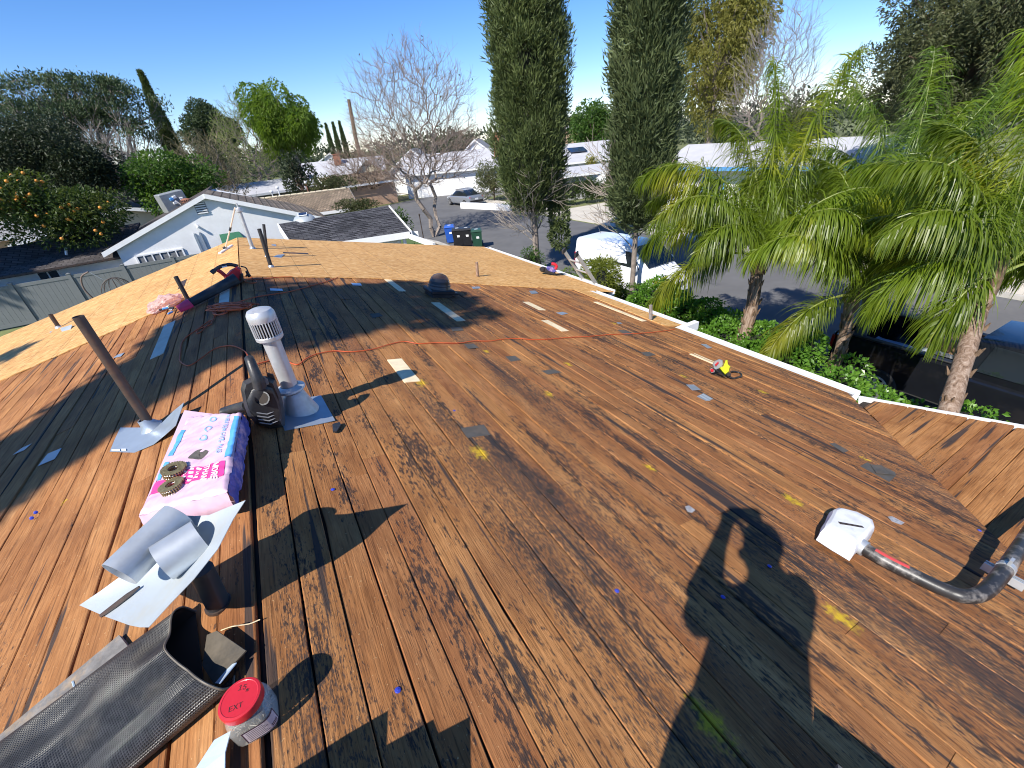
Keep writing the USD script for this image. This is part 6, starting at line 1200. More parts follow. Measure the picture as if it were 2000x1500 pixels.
# ---- the white gabled neighbour
YG, AX, AZ = 28.0, -1.40, 4.28; XL, ZL, XR, ZR = -6.45, 2.30, 4.10, 2.28
t = Thing('white_house', 'white gabled house with grey shake roof behind the grey fence', 'house', (AX, YG, 0))
g = prism([(XL + .55, 0), (XR - .5, 0), (XR - .5, ZR + .12), (AX, AZ - .12), (XL + .55, ZL + .12)], 0, 9.0); g.apply_transform(np.array([[1, 0, 0, 0], [0, 0, 1, YG + .18], [0, 1, 0, 0], [0, 0, 0, 1.0]])); t.part('wall', g, STUCCO, world=True)
YH, YE = YG + 4.2, YG + 9.6       # the ridge runs back and ends in a hip
L_ = lambda x, y: np.array([x, y, AZ + .06 - (AZ - ZL) * (AX - x) / (AX - XL)]); R_ = lambda x, y: np.array([x, y, AZ + .06 - (AZ - ZR) * (x - AX) / (XR - AX)])
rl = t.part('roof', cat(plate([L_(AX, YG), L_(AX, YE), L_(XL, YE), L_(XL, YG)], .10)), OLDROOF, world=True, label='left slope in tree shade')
rr = t.part('roof', cat(plate([R_(AX, YG), R_(AX, YH), R_(XR, YE), R_(XR, YG)], .10)), GREYSHAKE, world=True, label='right slope of grey wooden shakes')
# rows of shakes stand proud of the right slope
for k in range(15):
    x = AX + .25 + k * .36; m = plate([R_(x, YG + .02) + UP * .035, R_(x, YG + 4.0 + (x - AX) * .95) + UP * .035, R_(x + .34, YG + 4.0 + (x + .34 - AX) * .95) + UP * .008, R_(x + .34, YG + .02) + UP * .008], .03)
    t.part('shake_course', m, GREYSHAKE, rr, world=True)
t.part('rake_board', cat(plate([L_(AX, YG - .03) + UP * .03, L_(XL, YG - .03) + UP * .03, L_(XL, YG - .03) - UP * .19, L_(AX, YG - .03) - UP * .19], .05)), WHITE, world=True); t.part('rake_board', cat(plate([R_(AX, YG - .03) + UP * .03, R_(XR, YG - .03) + UP * .03, R_(XR, YG - .03) - UP * .19, R_(AX, YG - .03) - UP * .19], .05)), WHITE, world=True)
v0 = ATY(392, 407, YG + .17); t.part('gable_vent', cat(*[bbox(v0[0] - .22, v0[0] + .26, YG + .11, YG + .155, v0[2] - .24 + k * .11, v0[2] - .19 + k * .11) for k in range(5)]), WHITE, world=True); t.part('vent_opening', bbox(v0[0] - .24, v0[0] + .28, YG + .165, YG + .177, v0[2] - .26, v0[2] + .28), SCREEN, world=True)
v0 = ATY(384, 441, YG + .17); t.part('floodlight', cat(tube([v0 + np.array([0, .0, 0]), v0 + np.array([0, -.12, 0])], .06, 10), ball(v0 + np.array([.05, -.16, -.05]), .07)), WHITE, world=True, smooth=50)
w0, w1 = ATY(268, 499, YG + .17), ATY(352, 487, YG + .17)
window(t, w0[0] - .1, w1[0] + .12, 1.05, w1[2] + .05, YG + .17, nx=6, glass=SCREEN)
for q, (px, py) in enumerate(((380, 458), (390, 456))):
    v0 = ATY(px, py, YG + .155); t.part('shutter_bar', cat(bbox(v0[0] - .05, v0[0] + .05, YG + .10, YG + .165, .8, v0[2] - .06), prism([(v0[0] - .05, v0[2] - .06), (v0[0] + .05, v0[2] - .06), (v0[0], v0[2] + .1)], 0, .06).apply_transform(np.array([[1, 0, 0, 0], [0, 0, 1, YG + .10], [0, 1, 0, 0], [0, 0, 0, 1.0]]))), LEAD, world=True)
a0, a1 = ATY(428, 458, YG + .17), ATY(472, 456, YG + .17)
aw = cat(plate([(a0[0], YG + .17, a0[2]), (a1[0] - .1, YG + .17, a0[2]), (a1[0] + .15, YG - .45, a0[2] - .62), (a0[0], YG - .45, a0[2] - .62)], .03), plate([(a1[0] - .1, YG + .17, a0[2]), (a1[0] + .15, YG - .45, a0[2] - .62), (a1[0] + .15, YG + .17, a0[2] - .62)], .02)); t.part('awning', aw, GREEN, world=True)
# swamp cooler and turbine on the far roof slope
o = FAR(340, 393, 33.5)
tc = Thing('roof_cooler', 'grey metal air cooler box on the ridge of the white house', 'cooler', (o[0], o[1], o[2] - .55)); tc.part('cabinet', moved(box(1.25, 1.05, 1.0, (0, 0, .55), .03), rz=.35, ry=-.12), paint('cooler_grey', (.30, .32, .32), rough=.5, metal=.3, dirt=(.45, .46, .46), dscale=2), smooth=30); tc.part('stand', moved(box(1.05, .9, .5, (0, 0, -.1)), rz=.35, ry=-.12), GALV)
for k, (x, z, m) in enumerate(((-.12, .72, BLUEPRINT), (.05, .78, WHITE), (-.05, .5, WHITE), (.35, .62, WHITE))): tc.part('fitting', moved(moved(box(.2, .1, .15, (x, -.56, z), .02), rz=.35, ry=-.12)), m)
tc.part('pipe', tube(smooth_line([(.15, -.75, .62), (.35, -.72, .35), (.42, -.7, .1), (.7, -.75, .05)], 5), .035, 6), WHITE)
o = FAR(366, 398, 32.6); tc = Thing('turbine_vent', 'brown round turbine vent beside the roof cooler', 'roof vent', o - UP * .45); tc.part('neck', lathe([(.2, -.2), (.17, .35)], 14), BRICK); tc.part('head', lathe([(.17, .35), (.27, .42), (.31, .55), (.25, .68), (.12, .74), (0, .75)], 18), BRICK, smooth=40)
for k in range(18): a = k * PI / 9; tc.part('fin', moved(box(.012, .05, .26, (0, 0, 0)), (.31 * math.cos(a), .31 * math.sin(a), .55), rz=a + .5), IRONPIPE)
# left wing with its dark low roof
W0, W1 = GZ(240, 500, 2.05), GZ(-60, 551, 2.05); WR0, WR1 = GZ(225, 441, 2.95), GZ(10, 487, 2.95)
t = Thing('left_wing', 'low house wing with dark shingle roof at the left edge', 'house', (-10, YG + 2, 0))
t.part('roof', cat(plate([W0, W1, WR1 + np.array([-1.5, 0, 0]), WR0 + np.array([1.2, 0, 0])], .12)), OLDROOF, world=True)
t.part('fascia', plate([W0 + np.array([0, -.02, -.01]), W1 + np.array([0, -.02, -.01]), W1 + np.array([0, -.02, -.09]), W0 + np.array([0, -.02, -.09])], .03), IRONPIPE, world=True)
yw = W0[1] + .55; t.part('wall', bbox(W1[0] + .3, W0[0] - .2, yw, yw + 5, 0, 1.98), STUCCO, world=True); 
a, b = ATY(76, 545, yw), ATY(118, 533, yw); window(t, a[0], b[0], .9, 1.9, yw, nx=2)
t.part('roof_pipe', tube([FAR(130, 498, 31), FAR(128, 484, 31)], .06, 8), GALV, world=True)
# ---- the garage with charcoal shingles in front of it
G0, G1 = GZ(800, 453, 2.45), GZ(576, 486, 2.45); GR0, GR1 = GZ(757, 403, 3.2), GZ(544, 438, 3.2)
t = Thing('garage', 'garage with a charcoal shingle roof and white fascia', 'garage', (*(G0 + GR1)[:2] / 2, 0))
d0 = (G1 - G0) / np.linalg.norm(G1 - G0); dn = np.cross(d0, UP); dn = dn if dn[1] < 0 else -dn
for k in range(16):
    s0, s1 = k / 16, (k + 1) / 16; A_, B_ = G0 + (GR0 - G0) * s0, G1 + (GR1 - G1) * s0; C_, D_ = G1 + (GR1 - G1) * s1, G0 + (GR0 - G0) * s1
    t.part('shingle_course', plate([A_ + UP * .035, B_ + UP * .035, C_ + UP * .012, D_ + UP * .012], .03), DARKROOF, world=True)
t.part('roof', plate([G0, G1, GR1, GR0], .1), OLDROOF, world=True)
t.part('fascia', plate([G0 + dn * .04 + UP * .02, G1 + dn * .04 + UP * .02, G1 + dn * .04 - UP * .24, G0 + dn * .04 - UP * .24], .04), WHITE, world=True)
t.part('rake_board', plate([G1 + d0 * .05 + UP * .03, GR1 + d0 * .05 + UP * .03, GR1 + d0 * .05 - UP * .3, G1 + d0 * .05 - UP * .3], .05), WHITE, world=True); t.part('rake_board', plate([G0 - d0 * .05 + UP * .03, GR0 - d0 * .05 + UP * .03, GR0 - d0 * .05 - UP * .2, G0 - d0 * .05 - UP * .2], .05), WHITE, world=True)
bk = (GR0 + GR1) / 2 - (G0 + G1) / 2; bk[2] = 0; wl = hull(*[np.array([p + UP * z for z in (-3, -.14)]) for p in (G0 - dn * .5 + d0 * .4, G1 - dn * .5 - d0 * .4, GR0 + d0 * .4, GR1 - d0 * .4)]); wl.vertices[:, 2] = np.maximum(wl.vertices[:, 2], 0); t.part('wall', wl, STUCCO, world=True)
t.part('porch_beam', plate([GZ(680, 477, 2.1), GZ(818, 462, 2.1), GZ(818, 462, 2.1) + UP * .22, GZ(680, 477, 2.1) + UP * .22], .12), WHITE, world=True)
t.part('porch_beam', plate([GZ(790, 463, 2.2), GZ(846, 484, 2.1), GZ(846, 484, 2.1) + UP * .18, GZ(790, 463, 2.2) + UP * .18], .12), WHITE, world=True); p = GZ(790, 470, 2.1); t.part('porch_post', bbox(p[0] - .06, p[0] + .06, p[1] - .06, p[1] + .06, 0, 2.2), WHITE, world=True)
def on_pl(px, py, a, b, c): n = np.cross(b - a, c - a); n /= np.linalg.norm(n); return on_plane(px, py, n, n @ a)
o = on_pl(597, 437, G0, G1, GR0); t2 = Thing('solar_vent', 'round domed solar attic vent on the charcoal garage roof', 'roof vent', o)
nn = np.cross(G1 - G0, GR0 - G0); nn = nn / np.linalg.norm(nn); nn = nn if nn[2] > 0 else -nn; fr = frame(o, d0, nn)
for nm, m, mm in (('flange', box(.95, .85, .02, (0, 0, .03)), GALV), ('base', lathe([(.36, .03), (.36, .14), (.42, .16)], 20), GALV_LIGHT), ('hood', lathe([(.44, .15), (.45, .20), (.38, .30), (.22, .37), (0, .39)], 24), GALV_LIGHT), ('solar_panel', box(.38, .34, .03, (0, 0, .42), .01), WHITE), ('solar_cells', box(.32, .28, .01, (0, 0, .438)), SOLAR)):
    m = m.copy(); m.apply_transform(fr); t2.part(nm, m, mm, world=True, smooth=35)
# ---- grey vinyl fence
t = Thing('vinyl_fence', 'grey vinyl panel fence with capped posts left of the strand board', 'fence', (-8, 26.9, 0)); VINYL = paint('grey_vinyl', (.165, .175, .172), rough=.5, vary=.05, bump=.05); YF = 26.9
x = -17.7
while x < 0.5:
    t.part('post', cat(bbox(x - .065, x + .065, YF - .065, YF + .065, 0, 1.86), prism([(x - .08, YF - .08), (x + .08, YF - .08), (x + .08, YF + .08), (x - .08, YF + .08)], 1.86, 1.885), hull(np.array([(x - .07, YF - .07, 1.885), (x + .07, YF - .07, 1.885), (x + .07, YF + .07, 1.885), (x - .07, YF + .07, 1.885), (x, YF, 1.92)]))), VINYL, world=True)
    t.part('rail', bbox(x + .065, x + 1.935, YF - .03, YF + .03, 1.66, 1.80), VINYL, world=True); t.part('rail', bbox(x + .065, x + 1.935, YF - .03, YF + .03, .05, .19), VINYL, world=True)
    for k in range(10): a = x + .068 + k * .1865; t.part('board', bbox(a + .003, a + .1835, YF - .012, YF + .012, .19, 1.66), VINYL, world=True)
    x += 2.0
o = GZ(190, 590, .9); o = np.array([-5.9, 24.6, 0]); t = Thing('hanging_chair', 'rusty hanging chair stand with curved arm before the grey fence', 'hanging chair', o)
RUST = paint('rusty_tube', (.16, .11, .09), rough=.6, vary=.2)
t.part('stand', tube(smooth_line([o + np.array(p) for p in ((-.35, .35, .05), (-.75, .3, .7), (-.95, .2, 1.4), (-.80, .1, 1.95), (-.45, 0, 2.15))], 8), .032, 8), RUST, world=True, smooth=True)
t.part('chain', tube([o + np.array([-.42, 0, 2.12]), o + np.array([-.15, 0, 1.75])], .012, 5), GALV, world=True)
for k in range(7):
    a = k * PI / 7; t.part('basket_hoop', tube([o + np.array([.15 + .62 * math.sin(q) * math.cos(a), .62 * math.sin(q) * math.sin(a), .95 + .8 * math.cos(q)]) for q in np.linspace(0, 2 * PI, 19)], .011, 5), IRONPIPE, world=True)
t.part('base', tube([o + np.array([.8 * math.cos(q), .8 * math.sin(q), .04]) for q in np.linspace(0, 2 * PI, 25)], .03, 6), RUST, world=True)
# ---- further houses
house_gable('cream_house', 'house with a sunlit cream gable wall behind the left wing', -7.6, 44.0, PI / 2 + .12, 7, 11.5, 2.3, 3.5, CREAM, GREYROOF, .5)
house_gable('shed', 'small brown shed with a grey roof behind the orange tree', -16.5, 50, .2, 5, 5, 2.2, 3.0, TANWALL, GREYROOF, .4)
t = house_gable('tile_house', 'brown tiled low house behind the white gable house', 3.2, 37.6, -.10, 7.5, 7.5, 2.2, 3.05, CREAM, BROWNTILE, .5, wins=False); t.part('ridge_tiles', cat(*[box(.42, .26, .10, (-4.1 + k * .44, 0, 3.17), .03) for k in range(19)]), CREAM)
house_gable('flat_roof_house', 'dark walled house with a bright pale roof below the willow', FAR(520, 352, 58)[0], FAR(520, 352, 58)[1], .25, 9, 7, 2.6, 3.4, paint('dark_wall', (.10, .10, .11), rough=.9), PALEROOF, .6)
house_gable('pale_house', 'far house with a long pale roof and brick chimney', FAR(668, 318, 82)[0], FAR(668, 318, 82)[1], -.25, 12, 10, 2.6, 4.3, CREAM, PALEROOF, .6, chimney=(-.5, -1.6, 1.7, 1.0))
house_gable('pale_house', 'far cream gable end right of the brick chimney roof', FAR(707, 318, 70)[0], FAR(707, 318, 70)[1], 1.5, 7, 5, 2.4, 4.4, CREAM, PALEROOF, .3)
house_gable('pale_house', 'very far small white house above the pale roof', FAR(643, 300, 120)[0], FAR(643, 300, 120)[1], 1.4, 7, 7, 3.4, 5.2, WHITE, PALEROOF, .3)
house_gable('tan_house', 'salmon walled house behind the smaller brown leafless tree', FAR(692, 352, 56)[0], FAR(692, 352, 56)[1], .1, 7, 6, 2.4, 3.2, paint('salmon_wall', (.52, .33, .22), rough=.9), BROWNTILE, .4)
house_gable('white_gable_house', 'white steep gable seen through the big leafless tree', FAR(812, 312, 66)[0], FAR(812, 312, 66)[1], 1.15, 9, 7, 2.6, 5.0, WHITE, GREYROOF, .4)
t = house_gable('white_gable_house', 'white gabled house with a brown chimney left of the left cypress', FAR(915, 318, 60)[0], FAR(915, 318, 60)[1], -.45, 15, 9, 2.7, 4.3, WHITE, PALEROOF, .5, chimney=(3.6, -3.6, 2.4, .85))
house_gable('white_gable_house', 'small white dormer gable above the chimney house', FAR(935, 296, 70)[0], FAR(935, 296, 70)[1], 1.0, 7, 5.5, 3.3, 5.4, WHITE, GREYROOF, .3)
t = house_gable('solar_house', 'white roofed house with dark solar panels between the cypresses', FAR(1135, 318, 56)[0], FAR(1135, 318, 56)[1], -.30, 13, 10, 2.7, 4.1, WHITE, PALEROOF, .5)
for k in range(2): t.part('solar_panel', moved(box(1.9, 1.4, .06), (-1.5 + k * 3.4, -2.6 + .8 * k, 3.64 - .2 * k), rx=.265), SOLAR)
house_gable('carport', 'pale flat carport roof with white fence, between the cypresses', FAR(1135, 352, 45)[0], FAR(1135, 352, 45)[1], -.25, 6.5, 4.2, 2.15, 2.5, GREYWALL, PALEROOF, .5, wins=False)
t = Thing('board_fence', 'white vertical board fence above the driveway hedge', 'fence', GZ(1160, 372, 0)); a, b = FAR(1120, 368, 43), FAR(1190, 348, 43)
for k in range(24): p = a + (b - a) * k / 24; p2 = a + (b - a) * (k + .9) / 24; t.part('board', plate([(p[0], p[1], .1), (p2[0], p2[1], .1), (p2[0], p2[1], 1.95), (p[0], p[1], 1.95)], .03), WHITE, world=True)
house_gable('brick_building', 'narrow brown building right of the left cypress top', FAR(1102, 275, 85)[0], FAR(1102, 275, 85)[1], 1.2, 5, 3.2, 5.2, 6.0, TANWALL, BROWNTILE, .2, wins=False)
# blue trimmed house across the street, its eave towards us
E0, E1 = GZ(1286, 328, 2.75), GZ(1560, 326, 2.75); d = (E1 - E0) / np.linalg.norm(E1 - E0); nb = np.array([-d[1], d[0], 0]); nb = nb if nb @ (E0 - CAM) > 0 else -nb
t = Thing('blue_trim_house', 'white house with bright blue fascia behind the palms', 'house', (*((E0 + E1) / 2 + nb * 3)[:2], 0)); E0, E1 = E0 - d * .4, E1 + d * 6
t.part('roof', plate([E0, E1, E1 + nb * 4.4 + UP * 1.15, E0 + nb * 4.4 + UP * 1.15], .12), PALEROOF, world=True); t.part('roof', plate([E0 + nb * 4.42 + UP * 1.15, E1 + nb * 4.42 + UP * 1.15, E1 + nb * 9 + UP * .0, E0 + nb * 9 + UP * .0], .12), GREYROOF, world=True)
t.part('fascia', plate([E0 - nb * .03 + UP * .03, E1 - nb * .03 + UP * .03, E1 - nb * .03 - UP * .20, E0 - nb * .03 - UP * .20], .04), BLUETRIM, world=True)
q = [E0 + nb * .8 + d * .4, E1 + nb * .8 - d * .4, E1 + nb * 8.2 - d * .4, E0 + nb * 8.2 + d * .4]; w = hull(*[np.array([(p[0], p[1], 0), (p[0], p[1], 2.62)]) for p in q]); t.part('wall', w, STUCCO, world=True)
for s, wd, z0, z1, m in ((3.0, 1.6, .9, 2.1, BLUETRIM), (5.6, 1.0, 1.2, 2.0, BLUETRIM), (8.2, 1.0, .1, 2.1, BLUETRIM)):
    p = E0 + nb * .785 + d * (s + .4); t.part('window', plate([(*(p)[:2], z0), (*(p + d * wd)[:2], z0), (*(p + d * wd)[:2], z1), (*(p)[:2], z1)], .03), m, world=True)
    p = p - nb * .02 + d * .12; t.part('pane', plate([(*(p)[:2], z0 + .12), (*(p + d * (wd - .24))[:2], z0 + .12), (*(p + d * (wd - .24))[:2], z1 - .12), (*(p)[:2], z1 - .12)], .02), GLASS, world=True)
# beige garden wall on the far right beyond the palms
a, b = GZ(1872, 540, 0), GZ(2010, 548, 0); t = Thing('garden_wall', 'beige block wall with a red capping line beyond the right palms', 'wall', (*a[:2], 0)); dd = (b - a) / np.linalg.norm(b - a); b = b + dd * 14; a = a - dd * 3; h = 1.7; n2 = np.array([-dd[1], dd[0], 0]); n2 = n2 if n2 @ (a - CAM) > 0 else -n2
t.part('wall', plate([a, b, b + UP * h, a + UP * h], .2), CREAM, world=True); t.part('capping', plate([a - n2 * .03 + UP * .92, b - n2 * .03 + UP * .92, b - n2 * .03 + UP * 1.0, a - n2 * .03 + UP * 1.0], .03), BRICK, world=True)
# cream garden wall with bins
a, b, c = GZ(572, 414, 1.3), GZ(640, 388, 1.3), GZ(662, 410, 1.2); t = Thing('garden_wall', 'cream garden wall with square piers behind the garage roof', 'wall', (*b[:2], 0))
for p, q in ((a, b), (b, c)): t.part('wall', plate([(p[0], p[1], 0), (q[0], q[1], 0), q, p], .15), CREAM, world=True)
for p in (a, b, c, (a + b) / 2): t.part('pier', bbox(p[0] - .2, p[0] + .2, p[1] - .2, p[1] + .2, 0, p[2] + .18), CREAM, world=True)
p = GZ(660, 427, .2); q = GZ(566, 430, 1.0)
single('low_wall', plate([(*GZ(625, 422, .9)[:2], .0), (*GZ(664, 414, .9)[:2], .0), GZ(664, 414, .9), GZ(625, 422, .9)], .15), CREAM, 'low cream wall in front of the far bins', 'wall')
BIN_BLUE = paint('bin_blue', (.02, .09, .40), rough=.4); BIN_GREEN = paint('bin_green', (.03, .16, .05), rough=.4); BIN_BLACK = paint('bin_black', (.015, .015, .017), rough=.4); BIN_DGREEN = paint('bin_dark_green', (.015, .06, .035), rough=.4)
def bin_(label, base, m, rz, wt=WHITE):
    t = Thing('wheelie_bin', label, 'bin', mat=frame(base, (math.cos(rz), math.sin(rz), 0), UP), group=None)
    t.part('body', hull(np.array([(x * .25, y * .28, .08) for x in (-1, 1) for y in (-1, 1)]), np.array([(x * .31, y * .36, .98) for x in (-1, 1) for y in (-1, 1)])), m)
    t.part('lid', hull(np.array([(x * .33, y * .39, .985) for x in (-1, 1) for y in (-1, 1)]), np.array([(x * .27, y * .3, 1.08) for x in (-1, 1) for y in (-1, 1)])), m)
    t.part('handle', tube([(-.26, .42, 1.0), (.26, .42, 1.0)], .02, 6), m)
    for k in (-1, 1): t.part('wheel', tube([(k * .26, .3, .12), (k * .33, .3, .12)], .12, 12), BIN_BLACK)
    t.part('label_patch', box(.16, .004, .12, (0.05, -.335, .66)), wt); t.part('label_patch', moved(box(.2, .12, .004, (0, 0, 0)), (0, 0, 1.083)), wt)
for px, py, m, lab in ((882, 474, BIN_BLUE, 'blue wheelie bin leaning out behind the black ones'), (897, 481, BIN_BLACK, 'black wheelie bin with pale labels, left one'), (914, 480, BIN_BLACK, 'black wheelie bin, right one next to the green bin'), (934, 484, BIN_DGREEN, 'dark green wheelie bin at the right end of the row')): bin_(lab, GZ(px, py), m, -.45)
for px, py, m, lab in ((633, 420, BIN_BLACK, 'black bin by the cream garden wall'), (642, 419, BIN_GREEN, 'bright green bin by the cream garden wall'), (654, 417, BIN_BLUE, 'blue bin by the cream garden wall')): bin_(lab, GZ(px, py), m, -.2)
p = GZ(612, 424, .6); t = Thing('satellite_dish', 'white oval dish at the edge of the brown tiled roof', 'dish', p); dsh = lathe([(0, 0), (.28, .03), (.42, .09)], 18); dsh.apply_transform(frame(p + UP * 1.6, (1, 0, 0), (-.4, -.8, .3))); t.part('dish', dsh, WHITE, world=True); t.part('mast', tube([p, p + UP * 1.6], .03, 6), GALV, world=True)
for px, py, tp in ((546, 392, 366), (534, 398, 374), (570, 398, 384), (601, 384, 356), (606, 396, 378)):
    b = FAR(px + 4, py, 44); b[2] = 0; t = Thing('garden_post', {546: 'tallest white lamp post in the garden behind the tile roof', 534: 'short white lamp post left of the tallest one', 570: 'small white garden lamp right of the tallest one', 601: 'red and white post below the small dark tree', 606: 'small white post below the red and white one'}[px], 'post', b); z = FAR(px, tp, 44)[2]; t.part('post', tube([b, b + UP * z], .05, 6), WHITE if px != 601 else BRICK, world=True); t.part('finial', ball(b + UP * z, .13), WHITE, world=True)
t = Thing('lattice_fence', 'blue grey slatted fence in the garden behind the tile roof', 'fence', FAR(575, 385, 46))
a, b = FAR(552, 378, 46), FAR(590, 376, 46)
for k in range(9): t.part('slat', plate([(a[0], a[1], .2 + k * .2), (b[0], b[1], .2 + k * .2), (b[0], b[1], .36 + k * .2), (a[0], a[1], .36 + k * .2)], .03), LEAD, world=True)
t = Thing('garden_pavilion', 'dark garden pavilion roof behind the grey shakes', 'pavilion', FAR(505, 380, 40)); c = FAR(505, 374, 40); c[2] = 2.9
t.part('roof', hull(np.array([c + np.array(q) for q in ((-1.7, -1.3, -.6), (1.7, -1.3, -.6), (1.7, 1.3, -.6), (-1.7, 1.3, -.6), (-.3, 0, 0), (.3, 0, 0))])), OLDROOF, world=True)
for q in ((-1.5, -1.1), (1.5, -1.1), (1.5, 1.1), (-1.5, 1.1)): t.part('post', tube([(c[0] + q[0], c[1] + q[1], 0), (c[0] + q[0], c[1] + q[1], 2.35)], .07, 6), DECKDARK, world=True)

# ---- vehicles
CARWHITE = paint('white_car_paint', (.76, .77, .78), rough=.22, vary=.02, bump=0, coat=.6); CARSILVER = paint('silver_car_paint', (.34, .36, .39), rough=.25, metal=.5, vary=.03, bump=0, coat=.5); CARBLACK = paint('black_car_paint', (.008, .009, .012), rough=.18, vary=.1, bump=0, coat=.7)
CARGLASS = mat('car_glass', {'p': ('principled_bsdf', {'base_color': (.012, .016, .02), 'roughness': .04, 'specular_ior_level': .9})}, [], 'p.BSDF'); TYRE = paint('tyre_rubber', (.02, .02, .02), rough=.85); RIM = paint('alloy_rim', (.42, .42, .43), rough=.3, metal=.7); LAMP = paint('lamp_glass', (.55, .58, .6), rough=.1, coat=.5); REDLAMP = paint('tail_lamp', (.45, .02, .02), rough=.15, coat=.5); AMBER = paint('amber_lamp', (.6, .2, .03), rough=.2); TRIMBLACK = paint('black_trim', (.015, .015, .016), rough=.5)
def loft(secs, closed=True):
    """Skin through closed cross-sections [(x, [(y, z) ...])]"""
    g = np.array([[(x, y, z) for y, z in s] + [(x, *s[0])] for x, s in secs]); m = sheet(g); k = len(secs[0][1]); caps = []
    for x, s in (secs[0], secs[-1]):
        tri = ears(s); caps.append(trimesh.Trimesh(np.array([(x, *p) for p in s]), tri, process=False))
    m = cat(m, *caps); m.merge_vertices(); m.fix_normals(); return m
def sec(w, zb, zs, zt, wt=None, n=0):
    """half section mirrored: bottom, sill, shoulder, roof"""
    wt = w * .8 if wt is None else wt; h = [(w * .92, zb), (w, zb + .12), (w * 1.0, zs - .08), (w * .985, zs), (wt, zt - .06), (wt - .10, zt)]; return h + [(-y, z) for y, z in h[::-1]]
def wheel(t, x, y, r, w, side, rim=RIM, spokes=8):
    p = t.part('wheel', moved(lathe([(r * .62, -w / 2), (r * .94, -w / 2), (r, -w * .35), (r, w * .35), (r * .94, w / 2), (r * .62, w / 2)], 28), (x, y, r), rx=PI / 2), TYRE, smooth=40)
    t.part('rim', cat(moved(lathe([(r * .66, -.02), (r * .66, .03), (r * .60, .03), (r * .58, -.01)], 28), (x, y + side * w * .5, r), rx=-side * PI / 2), moved(lathe([(r * .14, -.02), (r * .14, .03), (0, .035)], 14), (x, y + side * w * .5, r), rx=-side * PI / 2), *[moved(box(r * .46, .025, r * .12, (r * .38, 0, 0)), (x, y + side * (w * .5 + .0), r), ry=k * 2 * PI / spokes) for k in range(spokes)]), rim, p, smooth=35)
def vehicle_frame(pos, heading): return frame(np.array([pos[0], pos[1], 0.0]), (math.sin(heading), math.cos(heading), 0), UP)
# white van: x forward, y to its left
va = GZ(1312, 580); fwd = PI - .06
hx = np.array([math.sin(fwd), math.cos(fwd), 0]); vc = va - hx * 2.25 + np.array([-.25, -.35, 0]); VT = vehicle_frame(vc, fwd)
t = Thing('white_van', 'white compact delivery van parked facing the camera behind the right cypress', 'van', mat=VT)
bodyx = [(-2.28, sec(.80, .38, 1.15, 1.74, .70)), (-2.20, sec(.84, .30, 1.15, 1.82, .74)), (-1.2, sec(.86, .28, 1.15, 1.86, .76)), (.2, sec(.86, .28, 1.12, 1.86, .76)), (.75, sec(.86, .28, 1.10, 1.83, .72)), (1.0, sec(.86, .28, 1.08, 1.62, .70)), (1.55, sec(.86, .28, 1.02, 1.20, .74)), (1.75, sec(.85, .28, .96, 1.05, .74)), (2.15, sec(.80, .28, .78, .90, .66)), (2.36, sec(.66, .34, .62, .72, .52)), (2.42, sec(.55, .40, .56, .64, .44))]
t.part('body', loft(bodyx), CARWHITE, smooth=38)
t.part('windscreen', plate([(.80, -.66, 1.835), (.80, .66, 1.835), (1.58, .71, 1.225), (1.58, -.71, 1.225)], .03), CARGLASS); ws = trimesh.Trimesh
for s in (-1, 1):
    t.part('side_window', plate([(-.12, s * .845, 1.16), (1.22, s * .845, 1.13), (.82, s * .765, 1.66), (-.12, s * .755, 1.70)], .03), CARGLASS)
    t.part('wheel_arch', moved(lathe([(.0, -.02), (.36, -.02), (.36, .05), (0, .05)], 22), (1.45, s * .845, .32), rx=-s * PI / 2), TRIMBLACK); t.part('wheel_arch', moved(lathe([(.0, -.02), (.36, -.02), (.36, .05), (0, .05)], 22), (-1.45, s * .845, .32), rx=-s * PI / 2), TRIMBLACK)
    wheel(t, 1.45, s * .80, .31, .2, s); wheel(t, -1.45, s * .80, .31, .2, s)
    hl = hull(np.array([(2.20, s * .42, .72), (2.10, s * .80, .90), (1.90, s * .835, .92), (2.32, s * .56, .70), (2.12, s * .78, .76), (2.12, s * .55, .90)])); t.part('headlight', hl, LAMP); t.part('indicator', ball((1.96, s * .83, .84), (.10, .03, .05)), AMBER)
    t.part('mirror', ball((1.18, s * .98, 1.18), (.09, .10, .13), 2), CARWHITE, smooth=True); t.part('door_handle', box(.2, .03, .06, (-.02, s * .865, 1.02), .01), TRIMBLACK); t.part('door_seam', box(.012, .012, 1.0, (-.18, s * .858, .95)), TRIMBLACK); t.part('slide_rail', box(1.6, .014, .03, (-1.2, s * .862, 1.0)), TRIMBLACK); t.part('tail_light', box(.06, .06, .5, (-2.24, s * .80, 1.0), .01), REDLAMP)
t.part('grille', hull(np.array([(2.43, y, z) for y in (-.3, .3) for z in (.60, .70)] + [(2.30, y, z) for y in (-.36, .36) for z in (.58, .74)])), TRIMBLACK); t.part('emblem', ball((2.445, 0, .66), (.02, .09, .06), 2), RIM); t.part('lower_grille', box(.06, .9, .12, (2.36, 0, .42), .02), TRIMBLACK); t.part('number_plate', box(.02, .32, .14, (2.45, 0, .48)), WHITE); t.part('bonnet_line', box(.02, 1.3, .012, (1.72, 0, 1.065)), TRIMBLACK); t.part('wiper', tube([(1.62, .3, 1.175), (1.3, -.35, 1.43)], .012, 4), TRIMBLACK); t.part('aerial', tube([(-1.9, .3, 1.83), (-2.05, .3, 2.05)], .008, 4), TRIMBLACK)
